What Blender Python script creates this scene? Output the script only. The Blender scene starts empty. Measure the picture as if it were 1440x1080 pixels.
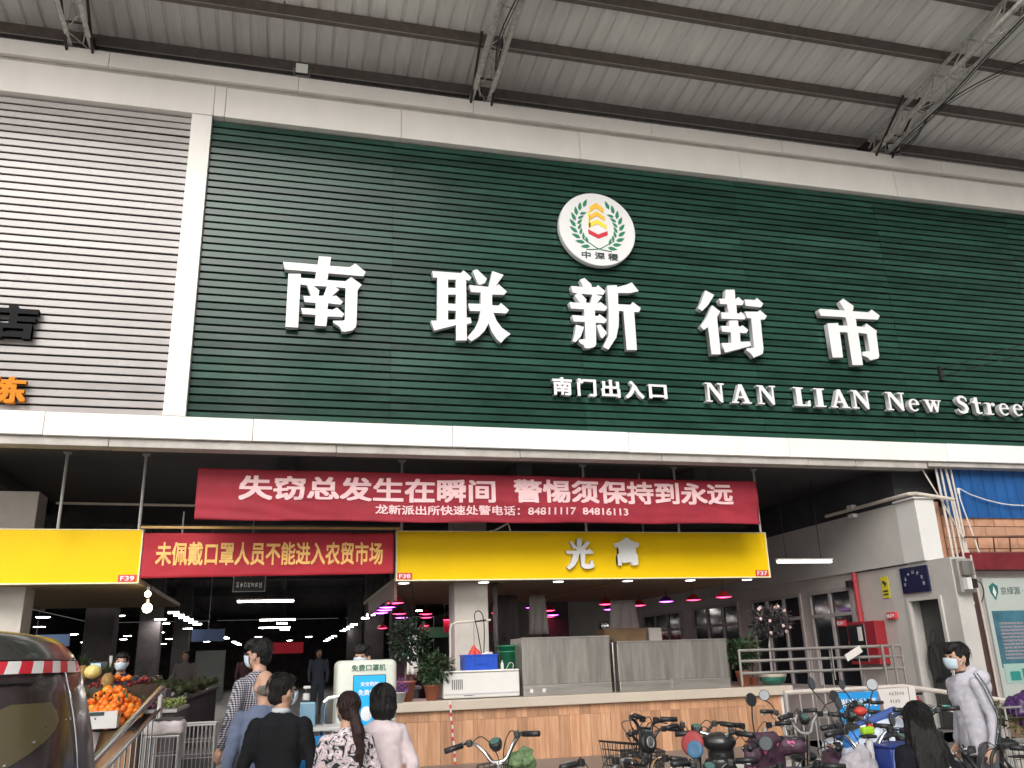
import bpy, bmesh, math, random
from mathutils import Vector, Matrix, noise
R = math.radians
rnd = random.Random(7)
C = bpy.context.scene.collection
S = bpy.context.scene

# ------------------------------------------------------------------ camera
cam = bpy.data.objects.new('camera', bpy.data.cameras.new('camera'))
C.objects.link(cam); S.camera = cam
cam.data.sensor_width = 36.0; cam.data.lens = 36.0 * 1198 / 1440
cam.data.clip_start = 0.05; cam.data.clip_end = 500
rx = Vector((0.96842, 0.047195, 0.24476)); ry = Vector((-0.24727, 0.30410, 0.91998))
ry.normalize(); rx = (rx - ry * rx.dot(ry)).normalized(); rz = rx.cross(ry)
if rz.y > 0: rz = -rz
# rows = world axes seen in camera space (x right, y down, z forward)
M = Matrix(((rx.x, -rx.y, -rx.z), (ry.x, -ry.y, -ry.z), (rz.x, -rz.y, -rz.z)))
cam.matrix_world = Matrix.Translation((0, 0, 1.7)) @ M.to_4x4()

# ------------------------------------------------------------------ world, sun, exposure
W = bpy.data.worlds.new('World'); S.world = W; W.use_nodes = True
wn = W.node_tree.nodes; wl = W.node_tree.links; wn.clear()
sky = wn.new('ShaderNodeTexSky'); sky.sky_type = 'NISHITA'; sky.sun_disc = False
sky.sun_elevation = R(30); sky.sun_rotation = R(200); sky.dust_density = 5; sky.air_density = 1.2
hs = wn.new('ShaderNodeHueSaturation'); hs.inputs['Saturation'].default_value = 0.22
bg = wn.new('ShaderNodeBackground'); bg.inputs['Strength'].default_value = 0.15
wo = wn.new('ShaderNodeOutputWorld')
wl.new(sky.outputs[0], hs.inputs['Color']); wl.new(hs.outputs[0], bg.inputs[0]); wl.new(bg.outputs[0], wo.inputs[0])
sd = bpy.data.lights.new('sun', 'SUN'); sd.energy = 0.5; sd.angle = R(40); sd.color = (1, .96, .9)
sun = bpy.data.objects.new('sun', sd); C.objects.link(sun)
sun.rotation_euler = (R(60), 0, R(-20)); sun.location = (-6, -14, 26)
S.view_settings.view_transform = 'Standard'; S.view_settings.look = 'None'
S.view_settings.gamma = 1; S.view_settings.exposure = 0.7
S.cycles.use_denoising = True
S.cycles.max_bounces = 8

# ------------------------------------------------------------------ materials
MATS = {}
def mat(name, col=(.5,.5,.5), rough=.6, metal=0.0, var=0.0, scale=4.0, bump=0.0, bscale=60.0, emit=None, es=0.0,
        stretch=(1,1,1), coat=0.0, alpha=1.0, col2=None, trans=0.0, spec=.5, perobj=0.0, detail=5):
    if name in MATS: return MATS[name]
    m = bpy.data.materials.new(name); m.use_nodes = True; MATS[name] = m
    N = m.node_tree.nodes; L = m.node_tree.links; b = N['Principled BSDF']
    c4 = (*col, 1)
    b.inputs['Base Color'].default_value = c4
    b.inputs['Roughness'].default_value = rough; b.inputs['Metallic'].default_value = metal
    b.inputs['Coat Weight'].default_value = coat; b.inputs['Coat Roughness'].default_value = .08
    b.inputs['Specular IOR Level'].default_value = spec
    b.inputs['Transmission Weight'].default_value = trans
    b.inputs['Alpha'].default_value = alpha
    if emit: b.inputs['Emission Color'].default_value = (*emit, 1); b.inputs['Emission Strength'].default_value = es
    if var or col2 or bump or perobj:
        tc = N.new('ShaderNodeTexCoord'); mp = N.new('ShaderNodeMapping'); mp.inputs['Scale'].default_value = stretch
        L.new(tc.outputs['Object'], mp.inputs[0])
        vec = mp.outputs[0]
        if perobj:
            oi = N.new('ShaderNodeObjectInfo'); ad = N.new('ShaderNodeVectorMath'); ad.operation = 'ADD'
            ml = N.new('ShaderNodeVectorMath'); ml.operation = 'SCALE'; ml.inputs['Scale'].default_value = 37.0
            cx = N.new('ShaderNodeCombineXYZ')
            for i in range(3): L.new(oi.outputs['Random'], cx.inputs[i])
            L.new(cx.outputs[0], ml.inputs[0]); L.new(mp.outputs[0], ad.inputs[0]); L.new(ml.outputs[0], ad.inputs[1]); vec = ad.outputs[0]
    if var or col2 or perobj:
        n = N.new('ShaderNodeTexNoise'); n.inputs['Scale'].default_value = scale; n.inputs['Detail'].default_value = detail
        n.inputs['Roughness'].default_value = .65
        L.new(vec, n.inputs['Vector'])
        cr = N.new('ShaderNodeValToRGB')
        lo = col2 if col2 else tuple(max(0, x * (1 - var)) for x in col)
        hi = col if col2 else tuple(min(1, x * (1 + var)) for x in col)
        cr.color_ramp.elements[0].position = .32; cr.color_ramp.elements[0].color = (*lo, 1)
        cr.color_ramp.elements[1].position = .68; cr.color_ramp.elements[1].color = (*hi, 1)
        L.new(n.outputs[0], cr.inputs[0]); out = cr.outputs[0]
        if perobj:
            mr = N.new('ShaderNodeMapRange'); mr.inputs['To Min'].default_value = 1 - perobj; mr.inputs['To Max'].default_value = 1 + perobj
            L.new(oi.outputs['Random'], mr.inputs[0])
            hv = N.new('ShaderNodeHueSaturation'); L.new(mr.outputs[0], hv.inputs['Value']); L.new(out, hv.inputs['Color']); out = hv.outputs[0]
        L.new(out, b.inputs['Base Color'])
        if not metal:
            mr2 = N.new('ShaderNodeMapRange'); mr2.inputs['To Min'].default_value = max(.04, rough * .8); mr2.inputs['To Max'].default_value = min(1, rough * 1.25)
            L.new(n.outputs[0], mr2.inputs[0]); L.new(mr2.outputs[0], b.inputs['Roughness'])
    if bump:
        n2 = N.new('ShaderNodeTexNoise'); n2.inputs['Scale'].default_value = bscale; n2.inputs['Detail'].default_value = 3
        L.new(vec, n2.inputs['Vector'])
        bp = N.new('ShaderNodeBump'); bp.inputs['Strength'].default_value = bump; bp.inputs['Distance'].default_value = .02
        L.new(n2.outputs[0], bp.inputs['Height']); L.new(bp.outputs[0], b.inputs['Normal'])
    return m

m_fascia = mat('fascia_panel', (.82,.785,.745), .45, var=.035, scale=1.3, stretch=(2,1,.7), bump=.03, bscale=2)
m_fascia2 = mat('fascia_panel_cool', (.80,.795,.80), .4, var=.04, scale=1.2)
m_lip = mat('fascia_lip', (.42,.39,.36), .5, var=.2, scale=3)
m_green = mat('green_slat', (.020,.060,.043), .20, var=.30, scale=1.3, bump=.34, bscale=.8, stretch=(.6,1,1), coat=.03, perobj=.20, spec=.32)
m_white_slat = mat('white_slat', (.36,.335,.33), .26, var=.10, scale=1.4, bump=.30, bscale=.9, stretch=(.6,1,1), perobj=.07, coat=.06, spec=.42)
m_gap = mat('slat_backing', (.012,.012,.014), .9)
m_sheet = mat('roof_sheet', (.72,.705,.68), .5, metal=.0, var=.12, scale=1.6, bump=.15, bscale=5, stretch=(2.5,.35,1), perobj=.08)
m_purlin = mat('purlin_steel', (.17,.14,.13), .75, var=.4, scale=6, col2=(.11,.09,.08))
m_truss = mat('truss_steel', (.46,.45,.42), .6, var=.4, scale=14, bump=.1)
m_truss_dark = mat('dark_steel', (.035,.022,.022), .6, var=.3)
m_rod = mat('galvanised_rod', (.36,.35,.34), .5, metal=.3, var=.15)
m_letter = mat('letter_white', (.74,.74,.74), .4, var=.03, scale=3)
m_letter_side = mat('letter_return', (.50,.50,.50), .5)
m_yellow = mat('yellow_sign', (.86,.56,.004), .5, var=.04, scale=.9, spec=.15)
m_yel_edge = mat('yellow_sign_edge', (.85,.80,.55), .5)
m_red_banner = mat('red_banner', (.30,.028,.044), .62, var=.14, scale=2.2, bump=.1, bscale=8, spec=.2)
m_red_banner2 = mat('red_banner_bright', (.42,.030,.045), .6, var=.12, scale=2.2, bump=.1, bscale=8, spec=.2)
m_banner_txt = mat('banner_print_pink', (.82,.55,.57), .6)
m_banner_txt2 = mat('banner_print_gold', (.86,.52,.16), .6, var=.15, scale=9)
m_red_tag = mat('red_tag', (.62,.04,.05), .5)
m_white = mat('white_paint', (.66,.65,.63), .45, var=.04, scale=3)
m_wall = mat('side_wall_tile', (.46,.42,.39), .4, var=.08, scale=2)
m_wall_white = mat('side_wall_white', (.50,.48,.455), .6, var=.08, scale=2)
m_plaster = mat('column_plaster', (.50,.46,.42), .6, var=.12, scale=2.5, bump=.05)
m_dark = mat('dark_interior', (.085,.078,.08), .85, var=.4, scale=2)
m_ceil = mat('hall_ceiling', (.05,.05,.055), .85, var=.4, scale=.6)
m_stall_ceil = mat('stall_ceiling', (.30,.22,.12), .6, var=.12, scale=1)
m_floor = mat('hall_floor', (.18,.17,.16), .35, var=.3, scale=1.5)
m_ground = mat('street_concrete', (.48,.455,.42), .75, var=.25, scale=1.8, bump=.2, bscale=40)
m_steel = mat('brushed_steel', (.48,.46,.43), .38, metal=.85, var=.18, scale=5, stretch=(.3,1,3), bump=.05, bscale=30)
m_steel_dull = mat('grubby_steel', (.33,.31,.285), .42, metal=.7, var=.28, scale=3.2, stretch=(3.5,1,.35), bump=.08, bscale=20)
m_chrome = mat('chrome', (.75,.74,.72), .15, metal=1)
m_black = mat('black_plastic', (.018,.018,.02), .38, var=.3, scale=9)
m_black_m = mat('black_metal', (.02,.02,.022), .3, var=.2, coat=.3)
m_rubber = mat('rubber', (.02,.02,.02), .8, bump=.3, bscale=90)
m_slab = mat('counter_slab', (.52,.45,.37), .35, var=.05, scale=2)
m_tube = mat('lamp_tube', (1,1,1), .5, emit=(1,.93,.88), es=26.0)
m_spot = mat('lamp_spot', (1,1,1), .5, emit=(1,.98,.94), es=3.5)
m_bulb = mat('lamp_bulb', (1,1,1), .5, emit=(1,.80,.50), es=9)
m_redlamp = mat('lamp_red', (.6,.03,.05), .5, emit=(1,.05,.14), es=5)
m_purlamp = mat('lamp_purple', (.5,.1,.6), .5, emit=(.70,.10,1), es=8)
m_glass_dark = mat('window_glass_dark', (.015,.017,.02), .08, coat=.2)
m_frame = mat('window_frame', (.36,.33,.32), .5, var=.1)
m_blue_sheet = mat('blue_sheet', (.012,.085,.27), .42, var=.22, scale=2, stretch=(3,1,.6))
m_brick = mat('orange_brick', (.50,.27,.17), .7, var=.14, scale=5, perobj=.12, bump=.1)
m_grout = mat('brick_grout', (.16,.10,.07), .9)
m_redbeam = mat('red_beam', (.16,.014,.02), .45, var=.25, scale=3)
m_pvc = mat('pvc_pipe', (.58,.52,.46), .45, var=.1)
m_blue_plastic = mat('blue_plastic', (.012,.075,.48), .35, var=.1)
m_green_plastic = mat('green_plastic', (.01,.16,.075), .4)
m_red_plastic = mat('red_plastic', (.6,.05,.04), .45)
m_leaf = mat('leaf_green', (.024,.055,.020), .5, var=.55, scale=9, spec=.6)
m_leaf_d = mat('leaf_dark', (.016,.034,.020), .5, var=.6, scale=9)
m_leaf_tree = mat('tree_leaf', (.05,.09,.03), .6, var=.5, scale=3)
m_bark = mat('bark', (.12,.09,.065), .9, var=.3)
m_flower = mat('pink_flower', (.72,.50,.48), .6, var=.2, scale=20)
m_terra = mat('terracotta', (.36,.12,.07), .7, var=.2)
m_skin = mat('skin', (.50,.29,.20), .5, var=.12, scale=14)
m_hair = mat('hair_black', (.006,.005,.005), .42, var=.5, scale=30, stretch=(6,6,.5), bump=.4, bscale=60, spec=.35)
m_hair_br = mat('hair_brown', (.024,.010,.009), .42, var=.5, scale=30, stretch=(6,6,.5), bump=.4, bscale=60, spec=.35)
m_mask = mat('face_mask', (.55,.66,.75), .7, bump=.1)
m_txt_dark = mat('print_dark', (.03,.05,.05), .6)
m_txt_green = mat('print_green', (.02,.16,.10), .6)
m_txt_white = mat('print_white', (.85,.88,.92), .6)
m_poster_blue = mat('poster_blue', (.02,.30,.72), .5, var=.08)
m_paper = mat('white_paper', (.66,.63,.60), .7, var=.05)

# wood counter tiles: stripes of timber-look laminate
m_wood = mat('wood_tile', (.58,.34,.20), .45, scale=2.2, col2=(.40,.19,.10), stretch=(14,14,.8), perobj=.22, bump=.03)
m_wood_joint = mat('wood_tile_joint', (.55,.36,.22), .6)

# ------------------------------------------------------------------ builders
ORG = {}
def prop(o, label=None, cat=None, group=None, kind=None):
    if label: o['label'] = label
    if cat: o['category'] = cat
    if group: o['group'] = group
    if kind: o['kind'] = kind
    return o
def thing(name, label, cat, loc=(0,0,0), group=None, rz=0.0, world=True):
    """Empty at the thing's base. world=True: parts are given in world metres; False: in local metres."""
    o = bpy.data.objects.new(name, None); C.objects.link(o); o.empty_display_size = .1
    o.location = loc; o.rotation_euler = (0, 0, rz)
    ORG[o.name] = Vector(loc) if world else Vector((0,0,0))
    return prop(o, label, cat, group)
def link(name, me, m, parent=None, smooth=False, mats=None):
    o = bpy.data.objects.new(name, me); C.objects.link(o)
    for x in (mats or [m]):
        me.materials.append(x)
    if smooth:
        for p in me.polygons: p.use_smooth = True
    if parent:
        o.parent = parent
        org = ORG.get(parent.name, Vector((0,0,0)))
        ORG[o.name] = org
        if org.length: me.transform(Matrix.Translation(-org))
    return o
class MB:
    def __init__(s): s.bm = bmesh.new(); s.mi = 0
    def _tag(s, faces):
        for f in faces: f.material_index = s.mi
    def box(s, a, b, rot=None, piv=None):
        x0,y0,z0 = a; x1,y1,z1 = b
        vs = [s.bm.verts.new(v) for v in ((x0,y0,z0),(x1,y0,z0),(x1,y1,z0),(x0,y1,z0),(x0,y0,z1),(x1,y0,z1),(x1,y1,z1),(x0,y1,z1))]
        fs = [s.bm.faces.new([vs[i] for i in q]) for q in ((3,2,1,0),(4,5,6,7),(0,1,5,4),(1,2,6,5),(2,3,7,6),(3,0,4,7))]
        s._tag(fs); s.last = vs
        if rot is not None:
            c = Vector(piv) if piv else (Vector(a)+Vector(b))/2
            for v in vs: v.co = rot @ (v.co - c) + c
        return s
    def bbox(s, a, b, bev=.01, seg=2):
        s.box(a, b); vs = s.last; es = set(e for v in vs for e in v.link_edges)
        bmesh.ops.bevel(s.bm, geom=list(es), offset=bev, segments=seg, affect='EDGES', profile=.5)
        return s
    def tube(s, pts, r, seg=8, r2=None, smoothn=0, cap=True):
        pts = [Vector(p) for p in pts]
        if smoothn and len(pts) > 2:
            out = []
            for i in range(len(pts)-1):
                p0 = pts[max(i-1,0)]; p1 = pts[i]; p2 = pts[i+1]; p3 = pts[min(i+2,len(pts)-1)]
                for k in range(smoothn):
                    t = k/smoothn
                    out.append(.5*((2*p1)+(p2-p0)*t+(2*p0-5*p1+4*p2-p3)*t*t+(3*p1-p0-3*p2+p3)*t**3))
            out.append(pts[-1]); pts = out
        rings = []; up = None
        for i, p in enumerate(pts):
            d = (pts[min(i+1,len(pts)-1)] - pts[max(i-1,0)])
            if d.length < 1e-9: d = Vector((0,0,1))
            d.normalize()
            if up is None:
                up = Vector((0,0,1)) if abs(d.z) < .9 else Vector((1,0,0))
            u = d.cross(up)
            if u.length < 1e-4: u = d.cross(Vector((0,1,0)))
            u.normalize(); w = u.cross(d).normalized(); up = w
            rr = r if r2 is None else r + (r2-r)*i/(len(pts)-1)
            rings.append([s.bm.verts.new(p + (u*math.cos(2*math.pi*k/seg) + w*math.sin(2*math.pi*k/seg))*rr) for k in range(seg)])
        fs = []
        for a, b in zip(rings, rings[1:]):
            for k in range(seg): fs.append(s.bm.faces.new((a[k], a[(k+1)%seg], b[(k+1)%seg], b[k])))
        if cap:
            fs.append(s.bm.faces.new(rings[0][::-1])); fs.append(s.bm.faces.new(rings[-1]))
        s._tag(fs); return s
    def lathe(s, prof, c=(0,0,0), seg=20, axis=None):
        c = Vector(c); q = Vector((0,0,1)).rotation_difference(Vector(axis)) if axis else None
        rings = []
        for r, z in prof:
            ring = []
            for k in range(seg):
                v = Vector((max(r,1e-4)*math.cos(2*math.pi*k/seg), max(r,1e-4)*math.sin(2*math.pi*k/seg), z))
                if q: v = q @ v
                ring.append(s.bm.verts.new(c + v))
            rings.append(ring)
        fs = []
        for a, b in zip(rings, rings[1:]):
            for k in range(seg): fs.append(s.bm.faces.new((a[k], a[(k+1)%seg], b[(k+1)%seg], b[k])))
        fs.append(s.bm.faces.new(rings[0][::-1])); fs.append(s.bm.faces.new(rings[-1]))
        s._tag(fs); return s
    def ell(s, c, r, seg=16, rings=10, rot=None):
        vs = bmesh.ops.create_uvsphere(s.bm, u_segments=seg, v_segments=rings, radius=1)['verts']
        if isinstance(r, (int, float)): r = (r,r,r)
        for v in vs:
            p = Vector((v.co.x*r[0], v.co.y*r[1], v.co.z*r[2]))
            if rot is not None: p = rot @ p
            v.co = p + Vector(c)
        return s
    def loft(s, rings, seg=16):
        """rings: (center, rx, ry) horizontal ellipses"""
        rr = []
        for c, rx_, ry_ in rings:
            c = Vector(c)
            rr.append([s.bm.verts.new(c + Vector((rx_*math.cos(2*math.pi*k/seg), ry_*math.sin(2*math.pi*k/seg), 0))) for k in range(seg)])
        fs = []
        for a, b in zip(rr, rr[1:]):
            for k in range(seg): fs.append(s.bm.faces.new((a[k], a[(k+1)%seg], b[(k+1)%seg], b[k])))
        fs.append(s.bm.faces.new(rr[0][::-1])); fs.append(s.bm.faces.new(rr[-1])); s._tag(fs); return s
    def cap(s, p1, r1, p2, r2, seg=12):
        """tapered capsule"""
        p1 = Vector(p1); p2 = Vector(p2); d = p2-p1; L = d.length
        prof = [(r1*math.sin(a), -r1*math.cos(a)) for a in (0.15,.5,.9,1.25)] + [(r1,0)]
        prof += [(r2, L)] + [(r2*math.cos(a), L+r2*math.sin(a)) for a in (.35,.75,1.1,1.45)]
        return s.lathe(prof, p1, seg, d)
    def prism(s, pts, y0, y1, plane='XZ'):
        f = {'XZ': lambda a,b,y: (a,y,b), 'YZ': lambda a,b,y: (y,a,b), 'XY': lambda a,b,y: (a,b,y)}[plane]
        A = [s.bm.verts.new(f(a,b,y0)) for a,b in pts]; B = [s.bm.verts.new(f(a,b,y1)) for a,b in pts]
        fs = [s.bm.faces.new(A), s.bm.faces.new(B[::-1])]
        n = len(pts)
        for i in range(n): fs.append(s.bm.faces.new((A[i], B[i], B[(i+1)%n], A[(i+1)%n])))
        s._tag(fs); return s
    def quad(s, *p):
        s._tag([s.bm.faces.new([s.bm.verts.new(v) for v in p])]); return s
    def mesh(s, name, recalc=True):
        if recalc: bmesh.ops.recalc_face_normals(s.bm, faces=s.bm.faces)
        me = bpy.data.meshes.new(name); s.bm.to_mesh(me); s.bm.free(); return me
    def build(s, name, m, parent=None, smooth=False, mats=None, kind=None, label=None):
        o = link(name, s.mesh(name), m, parent, smooth, mats)
        if kind: o['kind'] = kind
        if label: o['label'] = label
        return o
def smooth_by_angle(o, ang=40):
    me = o.data
    for p in me.polygons: p.use_smooth = True
    bm = bmesh.new(); bm.from_mesh(me)
    for e in bm.edges:
        if len(e.link_faces) == 2 and e.calc_face_angle(0) > R(ang): e.smooth = False
    bm.to_mesh(me); bm.free()
DG = lambda: bpy.context.evaluated_depsgraph_get()
def remesh(mb, name, vox, sm=3, m=None, parent=None, disp=None, mats=None):
    """one continuous surface out of overlapping volumes"""
    me = mb.mesh(name); o = bpy.data.objects.new(name, me); C.objects.link(o)
    r = o.modifiers.new('r', 'REMESH'); r.mode = 'VOXEL'; r.voxel_size = vox
    if sm:
        k = o.modifiers.new('s', 'SMOOTH'); k.iterations = sm; k.factor = .5
    me2 = bpy.data.meshes.new_from_object(o.evaluated_get(DG()))
    bpy.data.objects.remove(o); bpy.data.meshes.remove(me)
    if disp:
        bm = bmesh.new(); bm.from_mesh(me2); bm.normal_update()
        for v in bm.verts: v.co += v.normal * disp(v.co)
        bm.to_mesh(me2); bm.free()
    me2.name = name; me2.materials.clear()
    return link(name, me2, m, parent, True, mats)
def copy_tree(o, parent=None, loc=None, rz=None, label=None):
    c = o.copy(); C.objects.link(c); c.parent = parent
    if loc is not None: c.location = loc
    if rz is not None: c.rotation_euler = (0,0,rz)
    if label: c['label'] = label
    for ch in list(o.children): copy_tree(ch, c)
    return c

# ------------------------------------------------------------------ lettering
def text_mesh(s, bold=.02, spacing=1.0, extrude=0.0, vertical=False):
    cu = bpy.data.curves.new('t', 'FONT'); cu.body = s; cu.size = 1; cu.offset = bold; cu.space_character = spacing
    cu.extrude = extrude; cu.resolution_u = 3; cu.align_x = 'LEFT'; cu.space_line = .95
    o = bpy.data.objects.new('t', cu); C.objects.link(o)
    me = bpy.data.meshes.new_from_object(o.evaluated_get(DG()))
    bpy.data.objects.remove(o); bpy.data.curves.remove(cu)
    return me
def lettering(name, s, parent, org, u, w, h, m, bold=.02, depth=0.002, v=(0,0,1), spacing=1.0, warp=None, kind=None, rot=0):
    """fit text into a box w x h whose lower-left corner is org, running along u; outward normal = v x u reversed"""
    me = text_mesh(s, 0, spacing, .5)
    xs = [p.co.x for p in me.vertices]; ys = [p.co.y for p in me.vertices]
    if not xs: return None
    x0, x1, y0, y1 = min(xs)-bold, max(xs)+bold, min(ys)-bold, max(ys)+bold
    u = Vector(u).normalized(); v = Vector(v).normalized(); n = u.cross(v); org = Vector(org)
    big = bmesh.new()
    # heavy weight: the regular glyph laid over itself with small shifts
    for k, (dx, dy) in enumerate(((-1,-1),(1,-1),(1,1),(-1,1),(0,0),(1,0),(-1,0),(0,1),(0,-1)) if bold >= .006 else ((0,0),)):
        m2 = me.copy()
        for p in m2.vertices:
            a = (p.co.x+dx*bold-x0)/(x1-x0)*w; b = (p.co.y+dy*bold-y0)/(y1-y0)*h; c = (p.co.z+.5)*(depth+k*.00025)
            p.co = org + u*a + v*b + n*c
        big.from_mesh(m2); bpy.data.meshes.remove(m2)
    if warp:
        bmesh.ops.triangulate(big, faces=big.faces)
        for _ in range(3):
            es = [e for e in big.edges if e.calc_length() > .12]
            if not es: break
            bmesh.ops.subdivide_edges(big, edges=es, cuts=1, use_grid_fill=False)
            bmesh.ops.triangulate(big, faces=big.faces)
        for p in big.verts: p.co += warp(p.co)
    big.to_mesh(me); big.free()
    o = link(name, me, m, parent)
    if kind: o['kind'] = kind
    return o
UX = (1,0,0); UYN = (0,-1,0)
def outline_char(name, polys, y0, y1, parent, m):
    """glyph from flat outlines (outer rings and holes), extruded between y0 (front) and y1"""
    cu = bpy.data.curves.new('g', 'CURVE'); cu.dimensions = '2D'; cu.fill_mode = 'BOTH'; cu.extrude = abs(y1-y0)/2
    for poly in polys:
        sp = cu.splines.new('POLY'); sp.points.add(len(poly)-1); sp.use_cyclic_u = True
        for i, (a, b) in enumerate(poly): sp.points[i].co = (a, b, 0, 1)
    o = bpy.data.objects.new('g', cu); C.objects.link(o)
    me = bpy.data.meshes.new_from_object(o.evaluated_get(DG()))
    bpy.data.objects.remove(o); bpy.data.curves.remove(cu)
    yc = (y0+y1)/2
    for p in me.vertices: p.co = Vector((p.co.x, yc + p.co.z, p.co.y))
    for p in me.polygons: p.material_index = 0 if abs(p.normal.z) > .9 or True else 1
    o = link(name, me, m, parent, mats=[m, m_letter_side])
    me.update()
    for p in me.polygons: p.material_index = 0 if abs(p.normal.y) > .7 else 1
    return o

# =================================================================== GROUND, HALL
YF = 12.0                       # front plane of the fascia
def st(o): o['kind'] = 'structure'; return o
st(MB().box((-60,-60,-.3),(80,8.0,0)).build('street_ground', m_ground))
st(MB().prism([(8.004,-.3),(8.004,0),(10.2,.4),(10.2,-.3)], -12, 10.2, 'YZ').build('entrance_ramp', m_ground))
b = MB(); b.box((-12,10.204,-.3),(10.2,62,.4)); st(b.build('hall_floor', m_floor))
st(MB().box((10.204,8.004,-.3),(80,62,.0)).build('side_ground', m_ground))

def roofz(y): return 11.44 - .091*(y-12)
# hall shell
hall = thing('market_hall', 'large dark covered market hall behind the sign fascia', 'market hall', (0,12.6,0))
MB().box((-12,12.62,4.70),(10.8,62,5.0)).build('ceiling', m_ceil, hall)
MB().box((-12.3,12.62,0),(-12.004,62,4.69)).build('end_wall', m_dark, hall)
MB().box((-12,62.004,0.4),(10.19,62.3,4.69)).build('rear_wall', m_dark, hall)
for y in (17.5, 23, 29, 36):
    MB().box((-11.9,y,4.35),(10.1,y+.35,4.695)).build('ceiling_beam', m_ceil, hall)
for x in (-8.2,-4.6,-.2,3.5,6.6):
    MB().box((x,13.0,4.5),(x+.25,61,4.69)).build('ceiling_beam', m_ceil, hall)
# stall ceilings behind the yellow signs
sc = MB().box((-9,13.53,2.90),(-2.08,18.9,2.97)).build('stall_ceiling', m_stall_ceil, hall)
MB().box((1.64,13.53,2.90),(8.02,19.4,2.97)).build('stall_ceiling', m_stall_ceil, hall)
for i, x in enumerate((-7.2,-4.6)):
    MB().box((x,13.53,2.87),(x+.05,18.9,2.899)).build('ceiling_joint', m_stall_ceil, hall)
for x in (3.4, 5.4):
    MB().box((x,13.53,2.87),(x+.05,19.4,2.899)).build('ceiling_joint', m_stall_ceil, hall)

# columns
def column(x0, x1, y0, y1, z1, label):
    t = thing('column', label, 'column', ((x0+x1)/2,(y0+y1)/2,.4), 'plastered columns of the hall')
    MB().bbox((x0,y0,.4),(x1,y1,z1), .01).build('shaft', m_plaster, t)
    MB().box((x0-.02,y0-.02,.4),(x1+.02,y1+.02,.55)).build('skirting', m_dark, t)
    return t
column(-4.25,-3.66,14.0,14.5,4.3,'pale plastered column at the far left above and below the yellow fascia')
column(2.64,3.20,14.0,14.5,4.69,'pale plastered column behind the white freezer and blue crate')
MB().box((3.35,14.01,.42),(3.36,14.3,4.6)).build('cable_duct', m_black, bpy.data.objects['column.001'])
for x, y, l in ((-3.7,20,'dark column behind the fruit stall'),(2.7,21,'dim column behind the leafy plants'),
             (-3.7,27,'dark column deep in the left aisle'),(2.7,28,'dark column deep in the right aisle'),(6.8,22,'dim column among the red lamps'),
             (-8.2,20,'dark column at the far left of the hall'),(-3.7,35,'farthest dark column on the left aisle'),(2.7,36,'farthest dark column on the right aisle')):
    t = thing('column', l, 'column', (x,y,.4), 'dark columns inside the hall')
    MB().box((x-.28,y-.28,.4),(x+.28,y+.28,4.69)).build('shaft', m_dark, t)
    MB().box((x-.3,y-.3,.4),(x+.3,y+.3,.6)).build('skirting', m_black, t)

# =================================================================== FASCIA
fas = thing('sign_fascia', 'white framed fascia with pale grey slats left and dark green slats right', 'fascia', (6,12.2,4.7))
XL, XR = -7.5, 17.0
# backing and frame core
MB().box((XL,12.19,4.72),(XR,12.6,10.6)).build('core', m_gap, fas)
def panels(name, xs, z0, z1, y0, y1, mm, parent, gap=.006, cool=()):
    for i, (a, b_) in enumerate(zip(xs, xs[1:])):
        dz = rnd.uniform(-.004,.004)
        MB().bbox((a+gap/2, y0+rnd.uniform(-.004,.004), z0+dz),(b_-gap/2, y1, z1+dz), .006, 1).build(name, m_fascia2 if i in cool else mm, parent)
panels('top_panel', [XL,-5.2,-3.0+1.55,-1.3+.02,1.46,4.14+.4,7.6,10.9,14.0,XR], 9.83, 10.37, 12.0, 12.185, m_fascia, fas)
MB().box((XL,12.03,10.371),(XR,12.185,10.44)).build('groove', m_lip, fas)
panels('coping_panel', [XL,-5.0,-3.0,-.2,2.66,5.9,8.5,12.0,14.6,XR], 10.441, 10.70, 11.95, 12.4, m_fascia, fas)
panels('bottom_panel', [XL,-3.2,-.56,2.26,5.04,7.84,10.9,14.2,XR], 4.68, 4.995, 12.0, 12.185, m_fascia, fas, cool=(3,6))
panels('bottom_lip', [XL,-2.4,.59,3.3,5.6,8.2,9.1,10.5], 4.56, 4.675, 12.06, 12.3, m_lip, fas)
MB().box((10.52,12.05,4.60),(XR,12.3,4.675)).build('bottom_lip', m_lip, fas)
MB().box((XL,12.301,4.60),(XR,12.6,4.70)).build('soffit', m_ceil, fas)
MB().bbox((-1.755,12.002,5.0),(-1.46,12.18,9.826), .006, 1).build('upright', m_fascia, fas)
# slats: folded trays, each its own piece
def slat_mesh(L, name):
    b = MB(); h = .0925
    prof = [(12.128,0),(12.116,.001),(12.108,.006),(12.106,h-.006),(12.113,h),(12.132,h)]
    b.prism(prof, 0, L, 'YZ'); return b.mesh(name)
def slat_rows(xs, mm, pitch=.1176, z0=5.008, n=41):
    meshes = {}
    for r_ in range(n):
        for a, b_ in zip(xs, xs[1:]):
            L = round(b_-a-.004, 3)
            if L not in meshes:
                me = slat_mesh(L, 'slat'); me.materials.append(mm); me.transform(Matrix.Translation((0,-12.15,-.047))); meshes[L] = me
            o = bpy.data.objects.new('slat', meshes[L]); C.objects.link(o); o.parent = fas
            o.location = Vector((a+.002, 12.15, z0 + r_*pitch + .047)) - Vector((6,12.2,4.7))
            o.rotation_euler = (R(rnd.gauss(0,.45)), R(rnd.gauss(0,.012)), R(rnd.gauss(0,.10)))
slat_rows([XL,-4.6,-1.757], m_white_slat)
slat_rows([-1.458,1.35,4.4,7.5,10.4,13.4,XR], m_green)

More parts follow.
